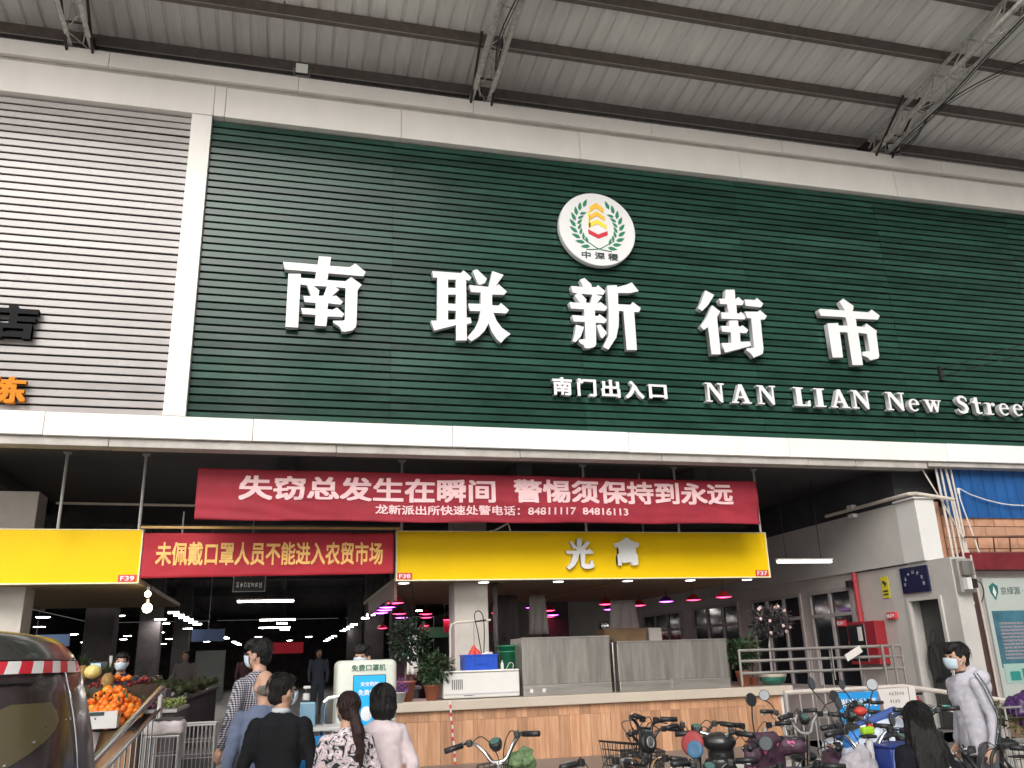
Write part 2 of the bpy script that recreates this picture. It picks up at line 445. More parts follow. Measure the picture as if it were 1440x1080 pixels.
GLY = {'nan':[[[-0.283,7.419],[0.221,7.418],[0.232,7.557],[0.412,7.564],[0.4,7.413],[0.697,7.418],[0.776,7.487],[0.936,7.358],[0.905,7.286],[0.387,7.291],[0.368,7.177],[0.639,7.179],[0.72,7.254],[0.883,7.143],[0.821,7.053],[0.818,6.525],[0.81,6.449],[0.761,6.398],[0.662,6.367],[0.61,6.368],[0.573,6.44],[0.516,6.477],[0.478,6.501],[0.477,6.529],[0.62,6.539],[0.647,6.561],[0.643,7.067],[0.485,7.075],[0.549,7.038],[0.44,6.911],[0.508,6.937],[0.609,6.841],[0.575,6.794],[0.397,6.804],[0.388,6.707],[0.465,6.703],[0.526,6.745],[0.636,6.647],[0.606,6.599],[0.392,6.591],[0.381,6.434],[0.218,6.436],[0.221,6.606],[0.035,6.603],[0.008,6.699],[0.217,6.701],[0.214,6.794],[0.056,6.796],[0.035,6.89],[0.148,6.899],[0.077,7.068],[-0.018,7.075],[-0.02,6.386],[-0.198,6.387],[-0.198,7.234],[-0.019,7.245],[-0.016,7.18],[0.192,7.183],[0.201,7.296],[-0.25,7.299]],[[0.172,7.067],[0.368,7.072],[0.323,6.918],[0.249,6.912],[0.261,6.997]]],'lian':[[[1.956,7.464],[2.409,7.467],[2.451,7.522],[2.579,7.408],[2.537,7.346],[2.492,7.364],[2.491,6.721],[2.554,6.725],[2.566,6.638],[2.492,6.614],[2.488,6.346],[2.322,6.336],[2.324,6.588],[1.986,6.474],[1.936,6.632],[2.033,6.639],[2.036,7.359],[1.973,7.354]],[[2.204,7.34],[2.329,7.35],[2.327,7.204],[2.203,7.201]],[[2.202,7.086],[2.326,7.096],[2.324,6.937],[2.201,6.935]],[[2.2,6.821],[2.323,6.822],[2.321,6.68],[2.199,6.664]],[[2.598,7.528],[2.671,7.557],[2.827,7.407],[2.791,7.33],[2.708,7.294],[2.68,7.306]],[[2.536,7.275],[2.852,7.269],[2.918,7.548],[3.101,7.497],[2.956,7.278],[3.013,7.327],[3.146,7.212],[3.098,7.154],[2.904,7.141],[2.9,6.959],[3.003,6.96],[3.043,7.009],[3.171,6.899],[3.124,6.838],[2.917,6.834],[2.968,6.697],[3.048,6.588],[3.182,6.497],[3.098,6.428],[3.027,6.338],[2.961,6.398],[2.882,6.52],[2.838,6.652],[2.774,6.527],[2.677,6.422],[2.555,6.336],[2.495,6.396],[2.612,6.544],[2.682,6.691],[2.71,6.844],[2.543,6.839],[2.522,6.959],[2.718,6.967],[2.722,7.163],[2.568,7.158]]],'xin':[[[4.379,7.52],[4.458,7.56],[4.574,7.455],[4.575,7.406],[4.66,7.413],[4.683,7.45],[4.807,7.354],[4.768,7.285],[4.632,7.284],[4.748,7.251],[4.641,7.118],[4.711,7.154],[4.825,7.067],[4.776,7.003],[4.604,7.0],[4.6,6.901],[4.654,6.905],[4.677,6.941],[4.802,6.849],[4.761,6.786],[4.603,6.785],[4.589,6.411],[4.559,6.369],[4.458,6.336],[4.392,6.339],[4.381,6.385],[4.33,6.409],[4.299,6.44],[4.307,6.474],[4.414,6.494],[4.419,6.785],[4.232,6.779],[4.211,6.887],[4.418,6.888],[4.416,7.004],[4.198,7.002],[4.177,7.11],[4.357,7.11],[4.271,7.235],[4.327,7.281],[4.24,7.281],[4.219,7.397],[4.428,7.398]],[[4.387,7.274],[4.469,7.181],[4.459,7.125],[4.533,7.119],[4.576,7.273]],[[4.269,6.728],[4.404,6.696],[4.337,6.53],[4.245,6.43],[4.193,6.44],[4.24,6.577]],[[4.616,6.738],[4.679,6.763],[4.786,6.62],[4.703,6.52],[4.67,6.538]],[[4.848,7.456],[5.015,7.477],[5.02,7.442],[5.162,7.489],[5.285,7.549],[5.395,7.401],[5.235,7.353],[5.026,7.337],[5.014,7.139],[5.225,7.141],[5.275,7.197],[5.406,7.099],[5.372,7.026],[5.285,7.02],[5.279,6.359],[5.102,6.349],[5.098,7.02],[5.019,7.021],[4.997,6.764],[4.941,6.555],[4.791,6.337],[4.7,6.378],[4.807,6.574],[4.842,7.029]]],'jie':[[[6.614,7.514],[6.77,7.439],[6.633,7.245],[6.517,7.131],[6.438,7.173],[6.523,7.32]],[[6.706,7.248],[6.849,7.144],[6.775,7.036],[6.767,6.374],[6.597,6.363],[6.589,6.846],[6.507,6.786],[6.449,6.85],[6.581,7.022]],[[6.993,7.555],[7.166,7.569],[7.159,7.397],[7.221,7.437],[7.311,7.36],[7.281,7.292],[7.163,7.288],[7.158,7.132],[7.205,7.133],[7.237,7.169],[7.315,7.074],[7.287,7.031],[6.856,7.014],[6.861,7.131],[7.0,7.135],[6.989,7.286],[6.862,7.283],[6.852,7.38],[6.965,7.382]],[[6.989,6.989],[7.16,7.001],[7.157,6.898],[7.189,6.893],[7.231,6.924],[7.334,6.842],[7.288,6.784],[7.168,6.783],[7.159,6.619],[7.34,6.637],[7.343,6.556],[6.85,6.408],[6.801,6.576],[6.99,6.588],[6.999,6.778],[6.838,6.781],[6.832,6.883],[6.984,6.886]],[[7.334,7.403],[7.54,7.405],[7.571,7.454],[7.682,7.353],[7.632,7.279],[7.338,7.285]],[[7.311,7.178],[7.562,7.19],[7.603,7.228],[7.719,7.124],[7.674,7.056],[7.59,7.052],[7.575,6.516],[7.546,6.426],[7.366,6.348],[7.35,6.388],[7.306,6.432],[7.252,6.47],[7.267,6.511],[7.403,6.526],[7.413,7.061],[7.334,7.062]]],'shi':[[[9.203,7.505],[9.287,7.57],[9.478,7.443],[9.458,7.372],[9.431,7.34],[9.77,7.34],[9.841,7.401],[9.988,7.293],[9.932,7.213],[9.479,7.201],[9.476,7.057],[9.637,7.054],[9.679,7.126],[9.872,6.995],[9.85,6.932],[9.831,6.517],[9.801,6.475],[9.632,6.432],[9.597,6.477],[9.488,6.517],[9.515,6.586],[9.657,6.605],[9.657,6.926],[9.483,6.935],[9.47,6.336],[9.259,6.325],[9.264,6.927],[9.111,6.924],[9.096,6.454],[8.887,6.442],[8.888,7.071],[9.108,7.093],[9.106,7.048],[9.292,7.051],[9.277,7.214],[8.777,7.206],[8.752,7.32],[8.798,7.337],[9.284,7.339]]],'guang':[[[4.426,3.475],[4.468,3.486],[4.543,3.391],[4.553,3.526],[4.643,3.526],[4.629,3.391],[4.712,3.487],[4.782,3.464],[4.686,3.352],[4.721,3.341],[4.758,3.369],[4.832,3.307],[4.807,3.28],[4.687,3.28],[4.667,3.136],[4.689,3.116],[4.755,3.119],[4.776,3.179],[4.811,3.168],[4.814,3.118],[4.837,3.102],[4.81,3.058],[4.75,3.041],[4.655,3.045],[4.61,3.081],[4.604,3.28],[4.581,3.28],[4.558,3.191],[4.493,3.092],[4.402,3.029],[4.353,3.066],[4.431,3.137],[4.48,3.28],[4.368,3.282],[4.359,3.333],[4.542,3.333],[4.532,3.358],[4.483,3.369]]]}
for k, lab in (('nan','first big white character on the green slats, left end'),('lian','second big white character on the green slats'),
               ('xin','third big white character, below and right of the round crest'),('jie','fourth big white character on the green slats'),('shi','fifth big white character on the green slats, right end')):
    o = outline_char('character', GLY[k], 11.955, 12.06, None, m_letter)
    prop(o, lab.replace('first big','leftmost of the five big') if k=='nan' else lab, 'sign letter', 'big white characters of the market name')
# serif latin letters
def arc(cx, cy, rx_, ry_, a0, a1, n=10):
    return [(cx+rx_*math.cos(R(a0+(a1-a0)*i/n)), cy+ry_*math.sin(R(a0+(a1-a0)*i/n))) for i in range(n+1)]
def stroke(path, ws):
    L_, R_ = [], []
    for i, p in enumerate(path):
        a = Vector(path[max(i-1,0)]); c = Vector(path[min(i+1,len(path)-1)]); d = (c-a).normalized(); n = Vector((-d.y,d.x)); w = ws[i]/2
        L_.append((p[0]+n.x*w, p[1]+n.y*w)); R_.append((p[0]-n.x*w, p[1]-n.y*w))
    return L_ + R_[::-1]
LAT = {
 'N': [[(0,1),(.32,1),(.80,.34),(.80,.93),(.68,.93),(.68,1),(1.02,1),(1.02,.93),(.90,.93),(.90,0),(.78,0),(.22,.78),(.22,.07),(.34,.07),(.34,0),(0,0),(0,.07),(.12,.07),(.12,.93),(0,.93)]],
 'A': [[(.42,1),(.58,1),(.90,.07),(1,.07),(1,0),(.56,0),(.56,.07),(.68,.07),(.61,.27),(.32,.27),(.25,.07),(.36,.07),(.36,0),(0,0),(0,.07),(.12,.07)], [(.35,.35),(.58,.35),(.465,.68)]],
 'L': [[(0,1),(.5,1),(.5,.93),(.38,.93),(.38,.09),(.62,.09),(.72,.32),(.80,.32),(.78,0),(0,0),(0,.07),(.12,.07),(.12,.93),(0,.93)]],
 'I': [[(0,1),(.5,1),(.5,.93),(.38,.93),(.38,.07),(.5,.07),(.5,0),(0,0),(0,.07),(.12,.07),(.12,.93),(0,.93)]],
 'e': [arc(.31,.34,.30,.35,8,320,22)+arc(.31,.34,.24,.27,320,290,4)+arc(.31,.34,.14,.27,270,190,8)+[(.17,.36),(.60,.36)], [(.17,.43)]+arc(.31,.40,.14,.22,160,20,8)+[(.45,.43)]],
 'w': [[(0,.68),(.36,.68),(.36,.62),(.29,.62),(.39,.26),(.50,.56),(.48,.62),(.42,.62),(.42,.68),(.76,.68),(.76,.62),(.68,.62),(.78,.26),(.88,.62),(.79,.62),(.79,.68),(1.05,.68),(1.05,.62),(.97,.62),(.78,0),(.68,0),(.55,.38),(.41,0),(.31,0),(.08,.62),(0,.62)]],
 'S': [stroke([(.60,.70),(.57,.86),(.42,.95),(.24,.93),(.14,.80),(.18,.66),(.34,.56),(.50,.45),(.56,.30),(.50,.12),(.32,.04),(.14,.09),(.06,.26)], [.05,.10,.12,.15,.2,.2,.22,.22,.2,.17,.13,.10,.05])],
 't': [[(.16,.95),(.32,.95),(.32,.68),(.50,.68),(.50,.61),(.32,.61),(.32,.16),(.38,.09),(.48,.13),(.52,.08),(.40,0),(.26,0),(.14,.10),(.14,.61),(0,.61),(0,.67),(.10,.74)]],
 'r': [[(0,.68),(.30,.68),(.31,.56),(.42,.68),(.54,.69),(.60,.60),(.55,.50),(.46,.49),(.41,.56),(.32,.48),(.32,.07),(.44,.07),(.44,0),(0,0),(0,.07),(.12,.07),(.12,.61),(0,.61)]],
}
H_ = .325
for ch, x, w in (('N',6.42,.345),('A',6.88,.36),('N',7.36,.345),('L',8.04,.30),('I',8.43,.20),('A',8.73,.36),('N',9.15,.36),
                 ('N',9.83,.375),('e',10.26,.0),('w',10.58,.36),('S',11.26,.0),('t',11.60,0),('r',11.86,0),('e',12.15,0),('e',12.45,0),('t',12.75,0)):
    g = LAT[ch]; gw = max(p[0] for p in g[0]); sx = (w/gw) if w else .37
    polys = [[(x + p[0]*sx, 5.545 + p[1]*H_) for p in poly] for poly in g]
    o = outline_char('letter', polys, 11.965, 12.06, None, m_letter)
    seen = LAT.setdefault('_n', {}); seen[ch] = seen.get(ch,0)+1
    where = {'N':['at the start of the English name','ending the first English word','ending the second English word','starting the third English word'],'A':['second in the first English word','second from last in the second English word'],
      'L':['starting the second English word'],'I':['second in the second English word'],'e':['between N and w in the third English word','fourth in the last English word','at the right edge of the picture'],'w':['ending the third English word'],
      'S':['starting the last English word'],'t':['second in the last English word','past the right edge of the picture'],'r':['third in the last English word']}[ch][seen[ch]-1]
    prop(o, 'white raised serif letter %s %s' % (ch, where), 'sign letter', 'english letters on the green slats')
# small entrance characters
for i, ch in enumerate('南门出入口'):
    x = 3.835 + i*.4
    hh = .29 if ch != '口' else .235
    o = lettering('letter', ch, None, (x,12.06,5.545 if ch!='口' else 5.56), UX, .315, hh, m_letter, .032, .085)
    prop(o, ['leftmost','second','middle','fourth','rightmost'][i] + ' white character in the short row of five under the big characters', 'sign letter', 'small entrance characters')
# left board lettering
o = lettering('letter', '店', None, (-4.13,12.06,5.98), UX, .68, .50, mat('letter_black',(.012,.012,.014),.75,spec=.15), .035, .09)
prop(o, 'black raised character at the left edge of the grey slats', 'sign letter')
o = lettering('letter', '练', None, (-3.93,12.06,5.09), UX, .47, .36, mat('letter_orange',(.62,.21,.008),.6,var=.1,spec=.2), .035, .08)
prop(o, 'orange raised character low at the left edge of the grey slats', 'sign letter')
# crest
cr = thing('round_crest', 'round white crest with a green leaf wreath around yellow and red chevrons', 'emblem', (4.745,12.0,8.475))
cx, cz, cr_ = 4.745, 8.475, .675
MB().lathe([(cr_,0),(cr_,.09),(cr_-.01,.10)], (cx,12.05,cz), 64, (0,-1,0)).build('disc', m_letter, cr)
m_cg = mat('crest_green', (.015,.20,.10), .5); m_cy = mat('crest_yellow', (.88,.50,.04), .5); m_cy2 = mat('crest_lemon', (.85,.66,.05), .5); m_cr = mat('crest_red', (.60,.02,.04), .5)
def cpt(a, b_): return (cx + a, cz + b_)
yb0, yb1 = 11.940, 11.949
for sgn in (-1, 1):
    for i in range(9):
        th = R(-66 + i*15.0); bx_, bz_ = .37*math.cos(th), .40*math.sin(th) + .05
        for side in ((-1, 1) if i < 7 else (1,)):
            tang = th + math.pi/2 - (R(32) if side > 0 else -R(50)); ln, wd = (.165, .032) if side > 0 else (.125, .024)
            dx, dz = math.cos(tang), math.sin(tang); nx, nz = -dz, dx
            ox, oz = bx_ + math.cos(th)*side*.018 - (0 if side > 0 else math.sin(th)*.05), bz_ + math.sin(th)*side*.018 + (0 if side > 0 else math.cos(th)*.05)
            pts = [(ox,oz),(ox+dx*ln*.3+nx*wd,oz+dz*ln*.3+nz*wd),(ox+dx*ln*.65+nx*wd*.8,oz+dz*ln*.65+nz*wd*.8),(ox+dx*ln,oz+dz*ln),(ox+dx*ln*.65-nx*wd*.8,oz+dz*ln*.65-nz*wd*.8),(ox+dx*ln*.3-nx*wd,oz+dz*ln*.3-nz*wd)]
            MB().prism([cpt(sgn*p, q) for p, q in pts], yb0, yb1).build('wreath_leaf', m_cg, cr)
    st_ = [(sgn*-.22,-.40),(0,-.37),(sgn*.14,-.29),(sgn*.28,-.20)]
    MB().tube([(cx+a,11.946,cz+b_) for a, b_ in st_], .008, 6, smoothn=4).build('wreath_stem', m_cg, cr)
def chev(z, hw, h, rise, mm, y=yb0):
    MB().prism([cpt(-hw,z),cpt(0,z+rise),cpt(hw,z),cpt(hw,z+h),cpt(0,z+h+rise),cpt(-hw,z+h)], y, yb1).build('chevron', mm, cr)
chev(.30,.125,.10,.09,m_cy); chev(.155,.135,.085,.09,m_cy); chev(.005,.16,.08,.09,m_cy2)
MB().prism([cpt(-.155,.02),cpt(-.125,.02),cpt(-.125,.32),cpt(-.155,.32)], yb0, yb1).build('emblem_bar', m_cy2, cr)
chev(-.10,.17,.075,-.08,m_cr)
lettering('crest_lettering', '中 深 稷', cr, (4.745-.31,11.952,7.915), UX, .64, .125, m_txt_dark, .014, .012)

# black cable stays on the right
st2 = thing('stay_cable', 'pair of thin dark stay cables reaching over the green slats at the right', 'cable', (11.2,12,6.3))
MB().tube([(11.15,12.10,6.22),(11.15,12.02,6.25),(13.6,9.0,6.55)], .007, 5).build('cable', m_black, st2)
MB().tube([(11.15,12.10,6.40),(11.15,12.02,6.38),(13.6,9.0,6.80)], .007, 5).build('cable', m_black, st2)
MB().box((11.12,12.04,6.18),(11.18,12.12,6.44)).build('bracket', m_black, st2)

# =================================================================== CANOPY
can = thing('canopy_roof', 'high corrugated metal canopy roof on steel purlins and lattice trusses', 'canopy', (4,12,11.4))
Y0, Y1 = 7.6, 19.0
def sheet_mesh():
    prof = []
    for k in range(4):
        x = k*.26
        prof += [(x,0),(x+.195,0),(x+.210,.034),(x+.236,.034)]
    prof.append((1.06,.001))
    b = MB(); n = 6
    cols = []
    for j in range(n+1):
        y = Y0 + (Y1-Y0)*j/n
        cols.append([b.bm.verts.new((x, y, roofz(y) + z)) for x, z in prof])
    for a, c in zip(cols, cols[1:]):
        for k in range(len(prof)-1): b.bm.faces.new((a[k],c[k],c[k+1],a[k+1]))
    me = b.mesh('roof_sheet'); return me
sm_ = sheet_mesh(); sm_.materials.append(m_sheet); sm_.transform(Matrix.Translation((0,-12,-11.44)))
for i in range(30):
    o = bpy.data.objects.new('roof_sheet', sm_); C.objects.link(o); o.parent = can
    o.location = Vector((-9 + i*1.04, 12, 11.44 + rnd.uniform(-.006,.006) + (.008 if i % 2 else 0))) - Vector((4,12,11.4))
    md = o.modifiers.new('t','SOLIDIFY'); md.thickness = .003; md.offset = 1
SX0, SX1 = -9, 22.2
for y in (7.74,8.92,10.11,11.28,12.47,13.66,14.85,16.0,17.2,18.4):
    b = MB(); z = roofz(y) - .008
    b.box((SX0,y-.006,z-.21),(SX1,y,z-.001)); b.box((SX0,y,z-.21),(SX1,y+.085,z-.204)); b.box((SX0,y,z-.008),(SX1,y+.085,z-.002)); b.box((SX0,y+.079,z-.203),(SX1,y+.085,z-.17))
    b.build('purlin', m_purlin, can)
    MB().box((SX0,y-.012,z-.216),(SX1,y-.0065,z-.198)).build('purlin_lip', m_rod, can)
def truss(xc):
    t = 0
    drop = .50; w = .15
    zb = lambda y: roofz(y) - .20 - drop
    zt = lambda y: roofz(y) - .24
    tr = MB().tube([(xc,Y0+.2,zt(Y0+.2)),(xc,Y1,zt(Y1))], .04, 8).build('truss_top_chord', m_truss, can)
    for sx in (-w, w):
        b = MB(); xa = xc+sx
        b.prism([(xa-.035,0),(xa+.035,0),(xa+.035,.006),(xa-.029,.006),(xa-.029,.07),(xa-.035,.07)], 0, 1)
        for v in b.bm.verts:
            y = Y0+.2 if v.co.y < .5 else Y1
            v.co = Vector((v.co.x, y, zb(y) + v.co.z))
        b.build('truss_bottom_chord', m_truss, tr)
    y = Y0+.3; k = 0
    while y < Y1-.5:
        for sx in (-w, w):
            a = (xc+sx, y, zb(y)+.01) if k % 2 else (xc, y, zt(y)); c = (xc, y+.42, zt(y+.42)) if k % 2 else (xc+sx, y+.42, zb(y+.42)+.01)
            MB().tube([a,c], .014, 6).build('truss_web', m_truss, tr)
        MB().tube([(xc-w,y,zb(y)+.02),(xc+w,y+.42,zb(y+.42)+.02)] if k % 2 else [(xc+w,y,zb(y)+.02),(xc-w,y+.42,zb(y+.42)+.02)], .008, 6).build('truss_web', m_truss, tr)
        y += .42; k += 1
    for sx in (-w-.03, w+.03):
        MB().tube([(xc+sx,12.3,10.4),(xc+sx,11.0,zt(11.0)+.02)], .022, 8).build('truss_strut', m_truss_dark, tr)
    MB().tube([(xc-w-.03,11.6,zb(11.6)+.1),(xc+w+.03,11.6,zb(11.6)+.1)], .018, 6).build('truss_strut', m_truss_dark, tr)
    MB().box((xc-.09,12.25,7.0),(xc+.09,12.58,zt(12.4))).build('truss_post', m_truss_dark, tr)
for x in (-3.42, 2.80, 10.72, 17.5): truss(x)

# floodlights on the coping
def flood(x, rz, label, up=0):
    t = thing('floodlight', label, 'floodlight', (x,12.0,10.70), 'floodlights on the coping', rz, world=False)
    MB().box((-.02,-.02,0),(.02,.02,.10)).build('stand', m_rod, t)
    b = MB(); b.box((-.13,-.05,.02),(-.115,0,.17)); b.box((.115,-.05,.02),(.13,0,.17)); b.box((-.13,-.05,.02),(.13,0,.035)); b.build('bracket', m_rod, t)
    MB().bbox((-.113,-.09,.04),(.113,.02,.24), .012).build('housing', m_black, t)
    MB().box((-.095,-.096,.055),(.095,-.0905,.225)).build('reflector', mat('reflector',(.85,.88,.84),.3), t)
flood(-.16, 0, 'small square floodlight on the coping above the left end of the green slats')
flood(10.98, R(-25), 'small square floodlight on the coping at the foot of the right truss')

for x, lab, pts in ((2.8,'black cable sagging along the middle truss',[(2.9,12.2,10.72),(2.95,11.6,10.9),(2.75,10.4,10.75),(2.9,9.2,10.95),(2.8,8.0,11.1)]),
                    (10.7,'bundle of cables tied along the right truss',[(10.9,12.2,10.72),(10.8,11.4,10.72),(10.85,10.4,10.82),(10.75,9.2,10.92),(10.85,8.0,11.15),(10.8,6.8,11.2)]),
                    (11.5,'loose cable hanging off the right truss',[(10.95,11.9,10.72),(11.25,11.7,10.95),(11.1,11.0,11.0),(11.5,10.3,11.2),(12.3,9.4,11.4)])):
    t = thing('roof_cable', lab, 'cable', (x,12,10.7))
    MB().tube(pts, .012, 6, smoothn=5).build('cable', m_black, t)
    MB().tube([(p[0]+.03,p[1]+.05,p[2]-.03) for p in pts], .008, 6, smoothn=5).build('cable', m_black, t)

def marks(name, parent, org, u, n, w, h, mm, thin=1.0, rot=0):
    """strokes of writing too small to read in the photograph"""
    u = Vector(u); v = Vector((0,0,1)); nn = u.cross(v); org = Vector(org); b = MB(); cw = w/n
    for i in range(n):
        for k in range(5):
            if k % 2: x0, x1 = .1, .8; z0 = rnd.uniform(.05,.85); z1 = z0+.11*thin
            else: x0 = rnd.uniform(.1,.7); x1 = x0+.12*thin; z0, z1 = rnd.uniform(0,.3), rnd.uniform(.6,1)
            P = [org + u*(cw*(i+a)) + v*(h*c) + nn*(.001+.0003*k) for a, c in ((x0,z0),(x1,z0),(x1,z1),(x0,z1))]
            Q = [p - nn*.001 for p in P]
            A = [b.bm.verts.new(p) for p in P]; B = [b.bm.verts.new(p) for p in Q]
            b.bm.faces.new(A); b.bm.faces.new(B[::-1])
            for q in range(4): b.bm.faces.new((A[q],B[q],B[(q+1)%4],A[(q+1)%4]))
    return b.build(name, mm, parent)
# =================================================================== YELLOW SIGNS AND BANNERS
def yellow(x0, x1, label, tag, tx, tside):
    t = thing('yellow_signboard', label, 'signboard', (x0,13.45,2.885), 'yellow stall signboards')
    MB().box((x0,13.40,2.90),(x1,13.50,3.64)).build('board', m_yellow, t)
    b = MB(); b.box((x0,13.385,2.882),(x1,13.52,2.899)); b.box((x0,13.39,3.6405),(x1,13.52,3.652)); b.box((x1+.0005,13.385,2.882),(x1+.018,13.52,3.652)); b.box((x0-.018,13.385,2.882),(x0-.0005,13.52,3.652))
    b.build('trim', m_yel_edge, t)
    g = MB().box((tx,13.392,2.905),(tx+.245,13.3995,3.005)).build('number_tag', m_red_tag, t)
    lettering('number', tag, g, (tx+.03,13.3915,2.922), UX, .185, .065, m_txt_white, .012, .003)
    return t
yellow(-9.0,-2.075,'yellow signboard numbered F39 at the left','F39',-2.335,0)
y2 = yellow(1.632,8.035,'long yellow signboard with two white characters and number F37','F37',7.775,0)
g = MB().box((1.64,13.392,2.905),(1.865,13.3995,3.005)).build('number_tag', m_red_tag, y2)
lettering('number', 'F38', g, (1.665,13.3915,2.922), UX, .175, .065, m_txt_white, .012, .003)
b = MB(); b.box((1.62,13.6,2.60),(1.66,18,2.90)); b.build('side_board', mat('side_board',(.16,.08,.07),.6), y2)
outline_char('character', GLY['guang'], 13.32, 13.397, y2, m_letter)
lettering('character', '禽', y2, (5.20,13.397,3.09), UX, .44, .455, m_letter, .042, .08)

def cloth_banner(name, label, corners, y, warpf, mm, cat='banner', group=None, nx=90, nz=10):
    (xa,za0,za1),(xb,zb0,zb1) = corners        # left x, bottom, top ; right x, bottom, top
    t = thing(name, label, cat, ((xa+xb)/2,y,za0), group)
    b = MB(); G = []
    for j in range(nz+1):
        row = []
        for i in range(nx+1):
            u = i/nx; v = j/nz
            p = Vector((xa+(xb-xa)*u, y, (za0+(zb0-za0)*u)*(1-v) + (za1+(zb1-za1)*u)*v))
            row.append(b.bm.verts.new(p + warpf(p)))
        G.append(row)
    for j in range(nz):
        for i in range(nx): b.bm.faces.new((G[j][i],G[j][i+1],G[j+1][i+1],G[j+1][i]))
    o = b.build('cloth', mm, t, True)
    md = o.modifiers.new('s','SOLIDIFY'); md.thickness = .002; md.offset = 1
    return t
def w1(p):
    d = .034*noise.noise(Vector((p.x*.45, 3, (p.z-4)*2.2 + p.x*.35))) + .022*(.5-abs(noise.noise(Vector((p.x*.9, 7, p.z*6 + p.x*.8)))))
    sag = -.035*math.sin(max(0,min(1,(p.x+1.3)/8.8))*math.pi)*(0 if p.z > 4.05 else .5) + (0 if p.z>4 else .03*noise.noise(Vector((p.x*.8,0,0))))
    return Vector((0, d*1.6, sag*.6))
bn = cloth_banner('red_banner', 'long dull red cloth banner with pink slogan hung under the fascia', ((-1.30,3.68,4.41),(7.52,3.675,4.385)), 12.6, w1, m_red_banner, nx=220, nz=22)
def row_text(name, s, parent, x0, x1, z0, h, y, mm, bold, warp, depth=.001):
    n = len(s); step = (x1-x0)/n
    me = None
    return lettering(name, s, parent, (x0,y,z0), UX, x1-x0, h, mm, bold, depth, warp=warp)
wt = lambda p: w1(p)
row_text('slogan_lettering', '失窃总发生在瞬间', bn, -.73, 3.03, 3.975, .345, 12.590, m_banner_txt, .028, wt)
row_text('slogan_lettering', '警惕须保持到永远', bn, 3.32, 7.06, 3.985, .355, 12.590, m_banner_txt, .028, wt)
row_text('phone_lettering', '龙新派出所快速处警电话：84811117  84816113', bn, 1.21, 5.19, 3.79, .145, 12.590, m_banner_txt, .018, wt)
def w2(p):
    return Vector((0, .02*noise.noise(Vector((p.x*.9, 3, p.z*3+p.x*.5))) + .010*noise.noise(Vector((p.x*3.1, 7, p.z*10))), 0))
bn2 = cloth_banner('red_banner', 'bright red cloth banner with gold print hung between the yellow signboards', ((-2.03,2.945,3.585),(1.57,2.985,3.60)), 13.3, w2, m_red_banner2, nx=120, nz=16)
row_text('slogan_lettering', '未佩戴口罩人员不能进入农贸市场', bn2, -1.85, 1.40, 3.12, .34, 13.291, m_banner_txt2, .022, w2)
for x in (-2.03, -1.1, .3, 1.57):
    MB().tube([(x,13.30,3.59),(x,13.31,3.66)], .006, 5).build('tie', m_black, bn2)
t = thing('banner_pole', 'long straight yellowish pole above the bright red banner', 'pole', (-2.1,13.32,3.66))
MB().box((-2.1,13.31,3.655),(1.66,13.345,3.69)).build('pole', mat('pole_yellow',(.55,.33,.10),.5,var=.2), t)
# hanging rods between the fascia soffit and the signboards
for i, (x, lab) in enumerate(((-3.11,'grey hanging rod above the left yellow signboard'),(-2.065,'grey hanging rod at the right end of the left yellow signboard'),(1.65,'grey hanging rod where the two banners overlap'),
        (4.62,'grey hanging rod behind the middle of the long banner'),(6.24,'thin grey hanging rod behind the long banner, right of middle'),(7.74,'grey hanging rod at the right end of the long banner'))):
    t = thing('hanging_rod', lab, 'rod', (x,13.0,3.6), 'rods that carry the signboards')
    MB().tube([(x,13.0,4.70),(x,13.45,3.66)] if i > 5 else [(x-.0,13.02,4.70),(x,13.02,3.60)], .022, 8).build('rod', m_rod, t)
    MB().box((x-.05,12.99,4.66),(x+.05,13.05,4.695)).build('foot_plate', m_rod, t)
for x, z0, lab in ((-1.55,3.6,'short grey post standing on the banner pole'),(5.85,3.62,'slim dark hanger right of the two white characters')):
    MB().tube([(x,13.6,z0),(x,13.6,z0+.35 if x<0 else 4.7)], .014, 6).build('thin_hanger', m_rod).__setitem__('label', lab)
for o in S.objects:
    if o.name.startswith('thin_hanger'): o['category'] = 'hanger'
t = thing('water_pipe', 'long horizontal pale pipe in the dark gap above the left signboard', 'pipe', (-3.6,15,4.29))
MB().tube([(-3.66,15,4.30),(-.5,15,4.28),(2.6,15,4.28)], .022, 8).build('pipe', m_pvc, t)
t = thing('bent_bracket', 'small bent white bracket standing on the long yellow signboard', 'bracket', (3.2,13.45,3.65))
MB().tube([(3.18,13.42,3.655),(3.40,13.30,3.77),(3.45,13.36,3.64)], .016, 8).build('arm', m_pvc, t)
MB().box((3.12,13.40,3.652),(3.22,13.5,3.668)).build('plate', m_pvc, t)

# =================================================================== LIGHTS IN THE HALL
def disc(x, y, z, r, mm, label, grp, name='ceiling_light', hz=4.6):
    t = thing(name, label, 'lamp', (x,y,z), grp)
    MB().lathe([(r*1.12,.02),(r*1.12,-.004),(r,-.006),(r,.0)], (x,y,z), 20).build('rim', m_white, t)
    MB().lathe([(r*.98,-.005),(r*.98,-.012),(r*.6,-.016)], (x,y,z), 20).build('diffuser', mm, t)
    return t
for i, x in enumerate((1.78,3.07,4.33,5.55,6.70,7.78)):
    disc(x, 13.72, 2.882, .085, m_spot, ['leftmost recessed spotlight under the long yellow signboard','recessed spotlight under the yellow signboard, in front of the pale column','recessed spotlight under the yellow signboard, left of the white characters','recessed spotlight right under the two white characters','recessed spotlight under the yellow signboard, right of the characters','recessed spotlight under the F37 tag'][i], 'recessed spotlights under the long signboard', 'recessed_spotlight')
